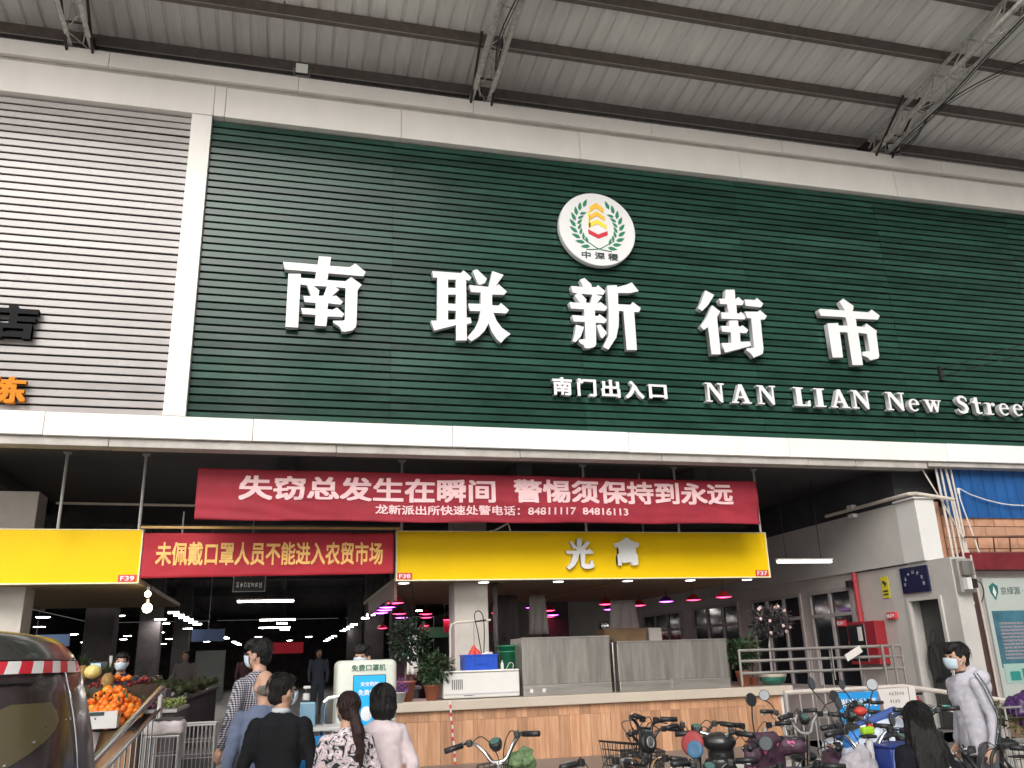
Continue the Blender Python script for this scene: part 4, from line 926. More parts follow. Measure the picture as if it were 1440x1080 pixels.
# pipe bundle
for i, (a, b_, rr, lab) in enumerate((((10.78,12.2,4.60),(10.72,12.1,2.55),.028,'leftmost vertical pale pipe at the corner'),((10.88,12.2,4.60),(10.80,12.1,2.50),.022,'second vertical pale pipe at the corner'),((11.00,12.22,4.60),(11.02,12.15,3.15),.03,'thickest vertical pale pipe at the corner'),
        ((11.10,12.22,4.60),(11.06,12.15,3.14),.022,'right vertical pale pipe at the corner'),((10.50,12.2,4.58),(10.98,12.1,3.4),.018,'diagonal pale pipe crossing the corner pipes'),((10.80,12.0,4.0),(10.84,12.0,2.3),.02,'pale pipe passing the meter box'),((11.02,12.05,3.10),(11.13,12.15,.5),.022,'pale drain pipe running down beside the poster board'))):
    t = thing('corner_pipe', lab, 'pipe', b_, 'pale pipes at the corner')
    MB().tube([a,((a[0]+b_[0])/2+.01,(a[1]+b_[1])/2,(a[2]+b_[2])/2),b_], rr*.75, 8).build('pipe', m_pvc, t)
    MB().tube([b_,(b_[0],b_[1],b_[2]+.05)], rr*1.25, 8).build('coupling', m_pvc, t)
# =================================================================== BRICK SHOP ON THE RIGHT
BX0, BX1 = 10.82, 18.0
bs = thing('brick_shop', 'orange brick shop front with blue sheeting above and a poster window', 'shop', (13,12.5,0))
MB().box((BX0,12.33,0),(BX1,12.9,3.95)).build('grout', m_grout, bs)
MB().box((10.503,12.34,0),(BX0-.003,12.9,4.04)).build('return_wall', m_brick, bs); MB().box((10.503,12.62,3.96),(13,12.9,4.698)).build('return_wall', m_ceil, bs)  # upper box is a dark fill added to close the bright sky gap
# blue corrugated sheets
bm_ = MB(); prof = []
for k in range(9): x = k*.09; prof += [(x,0),(x+.055,0),(x+.062,-.018),(x+.083,-.018)]
def blue_mesh():
    b = MB(); pts = []
    for k in range(4):
        x = k*.235; pts += [(x,0),(x+.20,0),(x+.208,-.02),(x+.228,-.02)]
    pts.append((.94,0))
    A = [b.bm.verts.new((x,y,0)) for x,y in pts]; B = [b.bm.verts.new((x,y,.88)) for x,y in pts]
    for k in range(len(pts)-1): b.bm.faces.new((A[k],A[k+1],B[k+1],B[k]))
    return b.mesh('blue_sheet')
bm_.bm.free()
bme = blue_mesh(); bme.materials.append(m_blue_sheet)
for i in range(8):
    o = bpy.data.objects.new('blue_sheet', bme); C.objects.link(o); o.parent = bs
    o.location = Vector((10.86+i*.935, 12.27+(.003 if i%2 else 0), 3.76)) - Vector((13,12.5,0)); md = o.modifiers.new('t','SOLIDIFY'); md.thickness=.003
# bricks
bw, bh = .42, .19
bme = MB().bbox((0,0,0),(bw-.012,.03,bh-.010), .004, 1).mesh('brick'); bme.materials.append(m_brick)
bmh = MB().bbox((0,0,0),(bw/2-.012,.03,bh-.010), .004, 1).mesh('brick_half'); bmh.materials.append(m_brick)
row = 0; z = 2.86
while z < 3.80:
    x = BX0 + (0 if row % 2 else -bw/2)
    while x < 16:
        half = x < BX0
        o = bpy.data.objects.new('brick', bmh if half else bme); C.objects.link(o); o.parent = bs
        o.location = Vector((max(x,BX0)+.005, 12.302+rnd.uniform(-.003,.003), z)) - Vector((13,12.5,0)); x += bw
    z += bh if row % 2 else bh*1.0; row += 1
z = .02; row = 0
while z < 2.84:
    o = bpy.data.objects.new('brick', bmh if row % 2 else bmh); C.objects.link(o); o.parent = bs
    o.location = Vector((BX0+.005+(.0 if row%2 else .0), 12.302, z)) - Vector((13,12.5,0)); z += bh; row += 1
# red beam and bracketed shelf
MB().bbox((10.86,12.06,2.86),(BX1,12.295,3.14), .008, 1).build('red_beam', m_redbeam, bs)
cn = thing('metal_ladder', 'rusty metal ladder lying along the top of the dark red beam', 'ladder', (12,12.15,3.14))
MB().tube([(11.0,12.08,3.40),(15.5,12.08,3.47)], .018, 8).build('rail', mat('rust',(.14,.07,.045),.8,var=.4), cn)
MB().tube([(11.0,12.24,3.16),(15.5,12.24,3.16)], .018, 8).build('rail', mat('rust',(.14,.07,.045)), cn)
for k in range(12): x = 11.25+k*.33; MB().tube([(x,12.08,3.40),(x+.12,12.24,3.16)], .012, 6).build('rung', mat('rust',(.14,.07,.045)), cn)
t = thing('white_cable', 'white cable looping across the blue sheeting', 'cable', (11.3,12.2,3.2))
MB().tube([(11.25,12.1,3.15),(11.21,12.15,3.6),(11.16,12.2,4.22),(11.4,12.2,4.15),(11.9,12.2,4.02),(12.6,12.2,3.97),(15,12.2,4.0)], .011, 8, smoothn=3).build('cable', m_white, t)
MB().tube([(11.16,12.2,4.16),(11.16,12.2,4.26)], .024, 8).build('elbow', m_white, t)
# storefront: dark post, frame, poster
MB().box((11.05,12.20,0),(11.17,12.329,2.858)).build('dark_post', mat('post_brown',(.075,.04,.035),.6), bs)
MB().box((11.172,12.25,0),(11.30,12.329,2.855)).build('grey_post', m_frame, bs)
MB().box((11.302,12.26,2.74),(16,12.329,2.855)).build('head_board', m_frame, bs)  # last piece is a plain grey board above the poster
ps = thing('poster_board', 'tall pale poster with a green shield logo and blue text panels', 'poster', (12.3,12.25,.7))
MB().box((11.31,12.225,.62),(14.2,12.259,2.735)).build('board', mat('poster_pale',(.42,.46,.43),.35,var=.06,scale=1), ps)
sh = [(0,.10),(.055,.135),(.09,.16),(.125,.135),(.18,.10),(.17,0),(.09,-.13),(.01,0)]
MB().prism([(11.42+a, 2.50+b_) for a, b_ in sh], 12.2205, 12.2245).build('shield_logo', mat('logo_teal',(.02,.14,.13),.5), ps)
MB().prism([(11.51+a*.5, 2.50+b_) for a, b_ in ((0,.10),(.07,.0),(.0,-.08),(-.07,.0))], 12.216, 12.220).build('logo_drop', m_paper, ps)
lettering('name_lettering', '京绿源', ps, (11.64,12.224,2.46), UX, .40, .13, mat('print_grey',(.12,.17,.16),.6), .006, .003)
lettering('name_lettering', '·  管  道', ps, (12.08,12.224,2.49), UX, .50, .08, mat('print_grey',(.12,.17,.16),.6), .01, .003)
m_pp = mat('poster_panel', (.045,.14,.19), .45, var=.3, scale=3); m_pt = mat('poster_smallprint', (.24,.22,.25), .6, var=.7, scale=28, stretch=(1,1,2.6))
MB().box((11.38,12.219,1.30),(14.1,12.2245,2.20)).build('blue_field', m_pp, ps)
for x in (11.46,12.20,12.95): 
    MB().box((x,12.2145,2.06),(x+.62,12.2185,2.14)).build('text_heading', m_pp, ps)
    for r_ in range(11): MB().box((x+.02,12.2145,1.98-r_*.055),(x+.62-rnd.random()*.12,12.2185,2.012-r_*.055)).build('text_line', m_pt, ps)
MB().box((11.40,12.2145,1.06),(11.88,12.2185,1.36)).build('product_picture', mat('pic_pale',(.30,.45,.40),.5), ps)
MB().box((11.50,12.210,1.10),(11.70,12.2140,1.24)).build('product_picture', mat('pic_green',(.02,.22,.19),.5), ps)
MB().box((11.74,12.210,1.10),(11.86,12.2140,1.28)).build('product_picture', mat('pic_green',(.02,.22,.19),.5), ps)
for r_ in range(2): MB().box((11.55,12.2205,.86-r_*.09),(12.4,12.2245,.90-r_*.09)).build('text_line', mat('print_grey',(.12,.17,.16)), ps)
# upper railing with platform posts
m_rail = mat('rail_grey', (.24,.225,.21), .45, metal=.3, var=.2)
rl = thing('steel_railing', 'three bar steel railing with short uprights on the raised platform', 'railing', (7.9,11.6,.4))
for z in (1.70,1.55,1.38): MB().tube([(6.54,12.0,z),(9.03,11.6,z)], .022, 8).build('rail', m_rail, rl)
MB().tube([(6.54,12.0,1.72),(6.54,12.0,1.2)], .02, 8).build('post', m_rail, rl)
for x in (9.03,8.88,8.70): MB().tube([(x,11.6,1.72),(x,11.6,.4)], .022, 8).build('post', m_rail, rl)
for x in (7.62,7.78,7.95): MB().tube([(x,11.83,1.72),(x,11.83,.4)], .012, 8).build('post', m_rail, rl)
MB().box((8.05,11.60,1.56),(8.35,11.612,1.66), Matrix.Rotation(R(-25),3,'Y')).build('hanging_tag', m_paper, rl)
for x in (7.9,8.35): MB().tube([(x,11.7,1.70),(x,11.7,1.25)], .01, 6).build('post', m_rail, rl)
# front railing with signs
fr = thing('front_railing', 'lower white pipe railing in front of the platform', 'railing', (7,9,0))
MB().tube([(5.40,9.0,1.24),(6.95,9.0,1.25),(8.6,9.0,1.00),(9.6,9.0,.98)], .026, 8).build('rail', m_pvc, fr)
MB().tube([(6.95,9.02,.45),(9.6,9.02,.42)], .022, 8).build('rail', m_rod, fr)
for x in (5.42,6.97,8.2,9.5): MB().tube([(x,9.0,1.24 if x<7 else 1.05),(x,9.0,0)], .024, 8).build('post', m_rod, fr)
for k in range(9): x = 5.6+k*.16; MB().tube([(x,9.01,1.22),(x,9.01,.3)], .009, 6).build('bar', m_rod, fr)
t = thing('blue_sign', 'blue sign with white characters hung on the front railing', 'sign', (6.3,8.95,.8))
MB().box((6.03,8.94,.80),(6.55,8.96,1.215), ).build('board', m_poster_blue, t)
lettering('lettering', '单车禁止进入市场', t, (6.06,8.9395,1.06), UX, .46, .09, m_txt_white, .02, .003)
marks('lettering', t, (6.08,8.9395,.91), UX, 6, .42, .08, m_txt_white)
t = thing('white_notice', 'white handwritten notice beside the blue sign on the railing', 'notice', (6.8,8.95,.8))
MB().prism([(6.56,1.23),(6.96,1.24),(6.96,.82),(6.66,.84)], 8.945, 8.957).build('sheet', m_paper, t)
for r_, n_ in enumerate((6,4,5,7)):
    marks('handwriting', t, (6.70,8.944,1.16-r_*.085), UX, n_, .035*n_, .045, m_txt_dark, thin=.5)
MB().prism([(6.975,1.24),(7.06,1.24),(7.06,.86),(6.975,.85)], 8.945, 8.957).build('sheet', m_paper, t)

# =================================================================== PEOPLE
def fold(sc, amp): return lambda p: amp*noise.noise(Vector((p.x*sc, p.y*sc, p.z*sc*.55))) + amp*.45*noise.noise(Vector((p.x*sc*2.7, p.y*sc*2.7, p.z*sc*1.6)))
def person(label, x, y, z0, H, yaw, top, pants=(.03,.03,.035), hair='short', arms=None, mask=True, top_mat=None, female=False,
           lean=0, skin_m=None, turn=0, collar=None, hood=False, stripes=False, skirt=False, shoes=(.05,.05,.05)):
    t = thing('person', label, 'person', (x,y,z0), None, yaw, world=False)
    k = H/1.70; sk = skin_m or m_skin
    shw = .175 if female else .195; hipw = .095; deep = .105 if female else .115
    P = lambda a,b_,c: Vector((a*k, (b_ + lean*max(0,c-.9))*k, c*k))
    hd = P(0, .02+lean*.0, 1.585)
    arms = arms or (((.235,-.02,1.12),(.25,.05,.88)), ((.235,-.02,1.12),(.25,.05,.88)))
    Rt = Matrix.Rotation(turn, 3, 'Z')
    def hp(v): return hd + Rt @ (Vector(v)*k)
    # ---- body: one continuous surface
    b = MB()
    b.loft([(P(0,0,.84),.02*k,.02*k),(P(0,0,.87),.13*k,.085*k),(P(0,0,.98),.145*k,.095*k),(P(0,.005,1.10),.125*k,.085*k),(P(0,.01,1.25),.155*k,.10*k),(P(0,0,1.37),.145*k,.08*k),(P(0,-.005,1.42),.09*k,.06*k),(P(0,0,1.45),.06*k,.055*k)])
    b.cap(P(0,-.008,1.40),.058*k,P(0,.012,1.53),.050*k)
    b.ell(hp((0,.0,.005)), (.073*k,.090*k,.108*k), 20, 14); b.ell(hp((0,.022,-.045)), (.056*k,.062*k,.068*k), 16, 10)
    b.ell(hp((0,.088,-.015)), (.013*k,.020*k,.024*k), 10, 8); b.ell(hp((0,.078,-.058)), (.024*k,.016*k,.012*k), 10, 8); b.ell(hp((0,.07,-.092)), (.022*k,.018*k,.016*k), 10, 8)
    for s_ in (-1,1):
        b.ell(hp((s_*.078,-.004,-.012)), (.012*k,.022*k,.034*k), 10, 8)
        b.ell(hp((s_*.030,.076,.022)), (.022*k,.014*k,.010*k), 10, 8)
        (e, w) = arms[0 if s_ < 0 else 1]
        sh = P(s_*(shw*.92-.018), 0, 1.345); E_ = P(s_*e[0], e[1], e[2]); W_ = P(s_*w[0], w[1], w[2])
        b.cap(sh,.044*k,E_,.034*k); b.cap(E_,.034*k,W_,.026*k)
        d = (W_-E_).normalized(); side = Vector((0,1,0)) if abs(d.y) < .8 else Vector((0,0,1))
        inn = Vector((-s_,0,0))
        palm = W_ + d*.075*k
        b.ell(W_+d*.045*k, (.022*k,.036*k,.048*k), 10, 8)
        for q in range(4):
            o_ = side*((q-1.5)*.019*k); ln = (.062,.074,.070,.052)[q]*k
            f0 = palm + o_; f1 = f0 + d*ln*.5 + inn*.006*k; f2 = f1 + d*ln*.35 + inn*.022*k
            b.cap(f0,.0095*k,f1,.009*k,8); b.cap(f1,.009*k,f2,.008*k,8)
        f0 = W_+d*.02*k + side*.028*k; f1 = f0 + (d*.6+side*.6).normalized()*.038*k; f2 = f1 + (d*.95+inn*.3)*.026*k
        b.cap(f0,.011*k,f1,.010*k,8); b.cap(f1,.010*k,f2,.009*k,8)
        hip = P(s_*hipw,0,.88); kn = P(s_*.10,.02,.48); an = P(s_*.105,-.01,.09)
        b.cap(hip,.082*k,kn,.055*k); b.cap(kn,.056*k,an,.038*k); b.cap(P(s_*.105,-.02,.045),.036*k,P(s_*.115,.13,.032),.030*k)
    remesh(b, 'body', .0085, 2, sk, t)
    # ---- clothes
    b = MB(); g = .018
    hem = .80 if not skirt else .72
    b.loft([(P(0,0,hem),(.155+g)*k,(.10+g)*k),(P(0,0,.95),(.155+g)*k,(.10+g)*k),(P(0,.005,1.10),(.14+g)*k,(.092+g)*k),(P(0,.01,1.25),(.165+g)*k,(.108+g)*k),(P(0,0,1.37),(.172+g)*k,(.098+g)*k),(P(0,-.005,1.425),(.115+g*.5)*k,(.072+g*.5)*k),(P(0,-.003,1.455),(.060+g*.4)*k,(.058+g*.4)*k)], 22)
    for s_ in (-1,1):
        (e, w) = arms[0 if s_ < 0 else 1]
        sh = P(s_*shw*.92, 0, 1.372); E_ = P(s_*e[0], e[1], e[2]); W_ = P(s_*w[0], w[1], w[2])
        b.cap(sh+Vector((-s_*.012*k,0,-.012*k)),.064*k,E_,.052*k)
        b.cap(E_,.052*k,E_.lerp(W_,.93),.040*k)
    if hood:
        b.ell(P(0,-.125,1.41),(.14*k,.085*k,.085*k)); b.ell(P(0,-.16,1.35),(.10*k,.05*k,.07*k)); b.ell(P(0,-.06,1.475),(.11*k,.06*k,.05*k)); b.cap(P(-.07,-.03,1.45),.035*k,P(-.03,.07,1.40),.028*k); b.cap(P(.07,-.03,1.45),.035*k,P(.03,.07,1.40),.028*k)
    tm = top_mat or mat('cloth_%s' % label[:24].replace(' ','_'), top, .85, var=.12, scale=6, bump=.15, bscale=30, spec=.12)
    top_o = remesh(b, 'jacket' if hood else 'shirt', .0105, 2, tm, t, lambda p: .020*noise.noise(Vector((p.x*7,p.y*7,p.z*5))) + .012*abs(noise.noise(Vector((p.x*13+3,p.y*13,p.z*16+p.x*8)))) - .004)
    if collar:
        MB().lathe([(.060*k,-.015*k),(.064*k,.0),(.060*k,.020*k),(.054*k,.022*k),(.054*k,0)], P(0,-.004,1.455), 20).build('collar', mat('collar_'+label[:12].replace(' ','_'), collar, .7), t, True)
    pm = mat('trousers_%s' % label[:24].replace(' ','_'), pants, .85, var=.15, scale=8, bump=.15, bscale=40, spec=.12)
    b = MB(); b.loft([(P(0,0,.80),.12*k,.09*k),(P(0,0,.88),.158*k,.105*k),(P(0,0,1.0),.150*k,.10*k)])
    for s_ in (-1,1):
        b.cap(P(s_*hipw,0,.86),.094*k,P(s_*.10,.02,.48),.072*k); b.cap(P(s_*.10,.02,.48),.072*k,P(s_*.105,-.005,.10),.056*k)
    remesh(b, 'trousers', .012, 2, pm, t, fold(8, .012))
    for s_ in (-1,1):
        b = MB(); b.ell(P(s_*.107,-.02,.045),(.048*k,.06*k,.046*k)); b.cap(P(s_*.107,-.01,.038),.042*k,P(s_*.118,.15,.032),.036*k); b.box(P(s_*.11-.04,-.07,.0),P(s_*.11+.045,.17,.02))
        remesh(b, 'shoe', .009, 2, mat('shoe_%02d'%int(shoes[0]*99), shoes, .5), t)
    # ---- hair
    hm = m_hair_br if hair in ('ponytail',) else m_hair
    b = MB()
    if hair == 'short':
        b.ell(hp((0,-.016,.030)),(.085*k,.094*k,.100*k),24,16); b.ell(hp((0,-.045,-.03)),(.070*k,.060*k,.062*k),16,12); b.ell(hp((0,.035,.080)),(.066*k,.055*k,.040*k),16,12)
        hw, amp = .007, .007
    elif hair == 'tousled':
        b.ell(hp((0,-.018,.034)),(.086*k,.094*k,.100*k),24,16); b.ell(hp((0,-.042,-.03)),(.068*k,.056*k,.060*k)); b.ell(hp((0,.045,.085)),(.072*k,.060*k,.045*k)); b.ell(hp((0,.078,.062)),(.060*k,.032*k,.030*k))
        for q in range(26):
            a_ = rnd.uniform(0,6.28); r_ = rnd.uniform(.02,.075); c0 = hp((r_*math.cos(a_), r_*math.sin(a_)*1.1, .095)); b.cap(c0,.011*k,c0+Vector((rnd.uniform(-.02,.02),rnd.uniform(-.01,.03),rnd.uniform(.015,.04)))*k,.004*k,6)
        hw, amp = .007, .009
    elif hair == 'bald':
        b.ell(hp((0,-.034,-.018)),(.0765*k,.066*k,.060*k),24,16); hw, amp = .006, .003
        hm = mat('hair_grey',(.16,.14,.12),.6,var=.5,scale=30)
    elif hair == 'bob':
        b.ell(hp((0,-.015,.028)),(.096*k,.104*k,.106*k),24,16)
        b.loft([(hp((0,-.045,-.15)),.045*k,.035*k),(hp((0,-.045,-.125)),.082*k,.068*k),(hp((0,-.035,-.06)),.107*k,.092*k),(hp((0,-.02,.02)),.100*k,.100*k)],22); hw, amp = .008, .006
    elif hair == 'ponytail':
        b.ell(hp((0,-.016,.028)),(.088*k,.098*k,.104*k),24,16); b.ell(hp((0,-.05,-.02)),(.074*k,.062*k,.07*k)); b.ell(hp((.01,-.105,-.02)),(.035*k,.03*k,.03*k))
        b.cap(hp((.012,-.112,-.03)),.034*k,hp((.045,-.135,-.16)),.050*k); b.cap(hp((.045,-.135,-.16)),.050*k,hp((.060,-.130,-.31)),.036*k); b.cap(hp((.06,-.13,-.31)),.036*k,hp((.065,-.12,-.42)),.012*k); hw, amp = .008, .008
    elif hair == 'long':
        b.ell(hp((0,-.018,.026)),(.094*k,.102*k,.106*k),24,16)
        b.loft([(hp((.01,-.115,-.62)),.075*k,.022*k),(hp((.01,-.125,-.50)),.115*k,.036*k),(hp((0,-.125,-.35)),.128*k,.042*k),(hp((0,-.105,-.20)),.125*k,.055*k),(hp((0,-.05,-.08)),.108*k,.080*k),(hp((0,-.02,.02)),.098*k,.096*k)],24)
        b.cap(hp((-.085,.0,-.05)),.030*k,hp((-.13,-.05,-.40)),.028*k); b.cap(hp((.085,.0,-.05)),.030*k,hp((.14,-.05,-.42)),.026*k); hw, amp = .009, .007
    remesh(b, 'hair', hw, 2, hm, t, lambda p: amp*noise.noise(Vector((p.x*70,p.y*70,p.z*9))) + amp*.5*noise.noise(p*30))
    # loose strands lying over the hair mass
    b = MB(); ns = {'bald':40,'long':420,'bob':320,'ponytail':280}.get(hair, 240)
    for q in range(ns):
        az = rnd.uniform(0, 6.283); el = rnd.uniform(.15, 1.5); ln_ = {'long':.30,'bob':.12,'bald':.04,'ponytail':.07}.get(hair,.06)*rnd.uniform(.5,1.1)
        if hair == 'bald': el = rnd.uniform(-.6,-.1); az = rnd.uniform(3.4,6.0)
        rr_ = {'long':(.100,.108,.112),'bob':(.103,.110,.112)}.get(hair,(.0905,.100,.108))
        if hair == 'bald': rr_ = (.078,.10,.085)
        pts = []
        for w_ in range(4):
            e2 = el - w_*ln_/3/.105*(1 if el > 0 else .6); az2 = az + .25*w_/3*math.sin(q)
            c0 = Vector((rr_[0]*math.cos(az2)*math.cos(max(e2,-.25)), rr_[1]*math.sin(az2)*math.cos(max(e2,-.25))-.018, rr_[2]*math.sin(max(e2,-1.2))*.98+.026 - (max(0,-.25-e2)*.09)))
            pts.append(hp(c0 + c0.normalized()*(.004*w_*(1 if hair in ('tousled','short') else .35))))
        if pts[-1].y > hd.y+.055*k and pts[-1].z < hd.z+.05*k and not turn: continue
        if az % 6.283 < 2.5 and az % 6.283 > .7 and el < .9: continue
        b.tube(pts, .0016*k, 3, r2=.0006*k)
    b.build('hair_strands', hm, t, kind='stuff')
    # ---- face
    for s_ in (-1,1):
        MB().ell(hp((s_*.031,.0845,.012)),(.013*k,.006*k,.0065*k),12,8).build('eye', mat('eye',(.02,.015,.012),.15), t, True)
        MB().tube([hp((s_*.017,.089,.032)),hp((s_*.034,.087,.038)),hp((s_*.050,.077,.031))], .0032*k, 6).build('eyebrow', m_hair, t)
    if mask:
        b = MB(); G = []
        for j in range(9):
            row = []
            for i in range(13):
                a_ = R(-66 + 132*i/12); e_ = R(-58 + 58*j/8)
                rr_ = .092 + .012*math.cos(a_)*math.cos(e_+.4)
                v = Vector((rr_*.83*math.sin(a_)*math.cos(e_*.8), rr_*1.13*math.cos(a_)*math.cos(e_*.75)+.012, -.010 + .115*math.sin(e_)*.85 + (.012*math.cos(a_)**4 if j > 6 else 0)))
                row.append(b.bm.verts.new(hp(v)))
            G.append(row)
        for j in range(8):
            for i in range(12): b.bm.faces.new((G[j][i],G[j][i+1],G[j+1][i+1],G[j+1][i]))
        o = b.build('mask', m_mask, t, True); o.modifiers.new('s','SOLIDIFY').thickness = .003
        for s_ in (-1,1):
            for z_ in (-.02,-.06): MB().tube([hp((s_*.070,.035,z_)),hp((s_*.086,.0,-.005)),hp((s_*.088,-.018,-.012))], .0018*k, 5).build('ear_loop', m_txt_white, o)
    return t, P, hp, k, top_o

m_plaid = mat('plaid_shirt', (.20,.19,.22), .8)
def plaid():
    N = m_plaid.node_tree.nodes; L = m_plaid.node_tree.links; b = N['Principled BSDF']
    tc = N.new('ShaderNodeTexCoord'); outs = []
    for ax, sc_ in (('X',55),('Z',55)):
        w = N.new('ShaderNodeTexWave'); w.bands_direction = ax; w.inputs['Scale'].default_value = sc_/3.2; w.inputs['Distortion'].default_value = .4; L.new(tc.outputs['Object'], w.inputs[0]); outs.append(w)
    a = N.new('ShaderNodeMath'); a.operation = 'ADD'; L.new(outs[0].outputs['Fac'], a.inputs[0]); L.new(outs[1].outputs['Fac'], a.inputs[1])
    cr = N.new('ShaderNodeValToRGB'); cr.color_ramp.elements[0].position = .35; cr.color_ramp.elements[0].color = (.02,.02,.035,1); cr.color_ramp.elements[1].position = .75; cr.color_ramp.elements[1].color = (.42,.40,.44,1)
    mm = N.new('ShaderNodeMath'); mm.operation = 'MULTIPLY'; mm.inputs[1].default_value = .5; L.new(a.outputs[0], mm.inputs[0]); L.new(mm.outputs[0], cr.inputs[0]); L.new(cr.outputs[0], b.inputs['Base Color'])
plaid()
m_floral = mat('floral_blouse', (.5,.5,.5), .75)
def floral():
    N = m_floral.node_tree.nodes; L = m_floral.node_tree.links; b = N['Principled BSDF']
    tc = N.new('ShaderNodeTexCoord'); v = N.new('ShaderNodeTexNoise'); v.inputs['Scale'].default_value = 17; v.inputs['Detail'].default_value = 2.5; v.inputs['Distortion'].default_value = 1.6
    L.new(tc.outputs['Object'], v.inputs['Vector'])
    cr = N.new('ShaderNodeValToRGB'); cr.color_ramp.interpolation = 'CONSTANT'
    el = cr.color_ramp.elements; el[0].position = 0; el[0].color = (.012,.012,.015,1); el[1].position = .44; el[1].color = (.50,.45,.47,1)
    for p, c in ((.50,(.26,.25,.30,1)),(.535,(.62,.47,.48,1)),(.60,(.66,.62,.62,1)),(.68,(.05,.05,.06,1))): e = el.new(p); e.color = c
    L.new(v.outputs[0], cr.inputs[0]); L.new(cr.outputs[0], b.inputs['Base Color'])
floral()

# black sweater man, seen from behind, looking right
person('man in a black sweater seen from behind, looking right', .0, 6.45, 0, 1.64, R(-12), (.012,.012,.014), hair='short', turn=R(-38), collar=(.5,.52,.55))
person('elderly balding man in a blue grey shirt behind the man in black', -.12, 7.0, 0, 1.67, R(10), (.13,.16,.24), hair='bald', turn=R(15), pants=(.06,.06,.07))
person('woman in a floral blouse with a long brown ponytail', .44, 6.25, 0, 1.51, R(-6), (.5,.5,.5), hair='ponytail', top_mat=m_floral, female=True, turn=R(18), arms=(((.23,.03,1.10),(.17,.20,.98)),((.23,.03,1.10),(.17,.20,.98))))
person('woman in a pale pink white blouse with a dark bob seen from behind', .70, 6.5, 0, 1.545, R(-4), (.70,.60,.62), hair='bob', female=True, turn=R(8))
tm_, P_, hp_, k_, to_ = person('masked man in a checked shirt facing left in the market entrance', -.20, 8.4, .042, 1.885-.0, R(38), (.2,.2,.2), hair='tousled', top_mat=m_plaid, turn=R(22), pants=(.05,.05,.06), arms=(((.25,-.02,1.12),(.25,.10,.90)),((.24,0,1.10),(.10,.24,1.05))))
person('masked man leaning behind the white mask machine', .81, 9.3, .208, 1.66, R(155), (.18,.03,.06), hair='tousled', turn=R(0), lean=.08)
person('masked seller in a dark apron half hidden behind the oranges', -1.78, 11.0, .4, 1.49, R(175), (.03,.03,.07), hair='short', turn=R(10))
t_, P_, hp_, k_, to_ = person('young man in a pale grey striped hoodie and white mask standing in profile', 5.74, 6.6, 0, 1.70, R(82), (.50,.49,.54), hair='tousled', hood=True, turn=R(4), lean=.04, collar=(.03,.035,.04), pants=(.09,.09,.10), arms=(((.225,-.04,1.12),(.23,.03,.88)),((.225,-.04,1.12),(.23,.03,.88))))
# sleeve stripes on the hoodie, hood hem
for dy in (-.020, .012):
    for s_ in (-1,1):
        MB().tube([P_(s_*.180,dy+.005,1.455),P_(s_*.252,dy,1.36),P_(s_*.285,dy-.015,1.24),P_(s_*.298,dy-.04,1.12),P_(s_*.292,dy-.01,1.0),P_(s_*.282,dy+.02,.90)], .005, 6, smoothn=5).build('sleeve_stripe', m_txt_dark, to_)
t_, P_, hp_, k_, to_ = person('person with long straight black hair in a dark checked jacket seen from behind', 3.62, 4.6, 0, 1.375, R(-8), (.012,.012,.016), hair='long', female=True, mask=False, pants=(.03,.03,.05))
for a_, b__ in (((.06,-.135,1.22),(.20,-.105,.98)),((.10,-.13,1.28),(.235,-.08,1.10)),((.03,-.138,1.10),(.06,-.135,.90)),((.06,-.14,.99),(.17,-.12,.97))):
    MB().tube([P_(*a_),P_(*b__)], .0035, 5).build('jacket_line', m_txt_white, to_)

# =================================================================== MASK MACHINE
mm_ = thing('mask_machine', 'white rounded free mask dispenser cabinet with a blue screen', 'machine', (.75,8.0,0), None, R(-0), world=True)
b = MB(); b.bbox((.46,8.0,.0),(.985,8.52,1.725), .05, 4); o = b.build('cabinet', mat('machine_white',(.66,.68,.60),.4,var=.03), mm_); smooth_by_angle(o)
MB().bbox((.60,7.985,.95),(.885,7.9995,1.60), .006).build('screen_frame', m_black, mm_)
MB().box((.606,7.980,.956),(.879,7.9845,1.594)).build('screen', mat('screen_blue',(.01,.30,.60),.3,emit=(.0,.42,.85),es=.28), mm_)
lettering('lettering', '免费口罩机', mm_, (.585,7.9985,1.632), UX, .30, .055, m_txt_green, .008, .003)
lettering('lettering', '安全防护', mm_, (.665,7.9795,1.505), UX, .155, .038, m_txt_white, .02, .003)
lettering('lettering', '免费口罩', mm_, (.645,7.9795,1.43), UX, .195, .048, m_txt_white, .02, .003)
MB().ell((.72,7.985,1.28),(.06,.01,.07)).build('picture', m_txt_white, mm_, True)
b_ = (lambda s_, y_, z_: lettering('side_lettering', s_, mm_, (.9875,y_,z_), (0,1,0), .07, .085, m_txt_green, .008, .003))
for j, s_ in enumerate(('免','费','口')): b_(s_, 8.10, 1.40-j*.12 if j<2 else 1.10)

# table with sanitiser
tb = thing('notice_table', 'small dark table with a white edge and a blue poster in front', 'table', (.35,7.4,0))
MB().bbox((.13,7.2,1.21),(.62,7.6,1.235), .004).build('table_top', m_white, tb)
for x in (.16,.58):
    for y in (7.23,7.57): MB().box((x-.015,y-.015,0),(x+.015,y+.015,1.209)).build('leg', m_black_m, tb)
MB().box((.16,7.19,.45),(.60,7.198,1.18)).build('poster', m_poster_blue, tb)
lettering('lettering', '进入市场', tb, (.19,7.189,1.03), UX, .38, .085, m_txt_white, .02, .003)
lettering('lettering', '佩戴口罩', tb, (.19,7.189,.88), UX, .38, .10, m_txt_white, .025, .003)
t = thing('sanitiser_bottle', 'clear blue sanitiser pump bottle with printed label on the table', 'bottle', (.2,7.4,1.235))
MB().bbox((.145,7.33,1.237),(.265,7.41,1.42), .012).build('bottle', mat('clear_blue',(.30,.52,.68),.15,trans=.3), t)
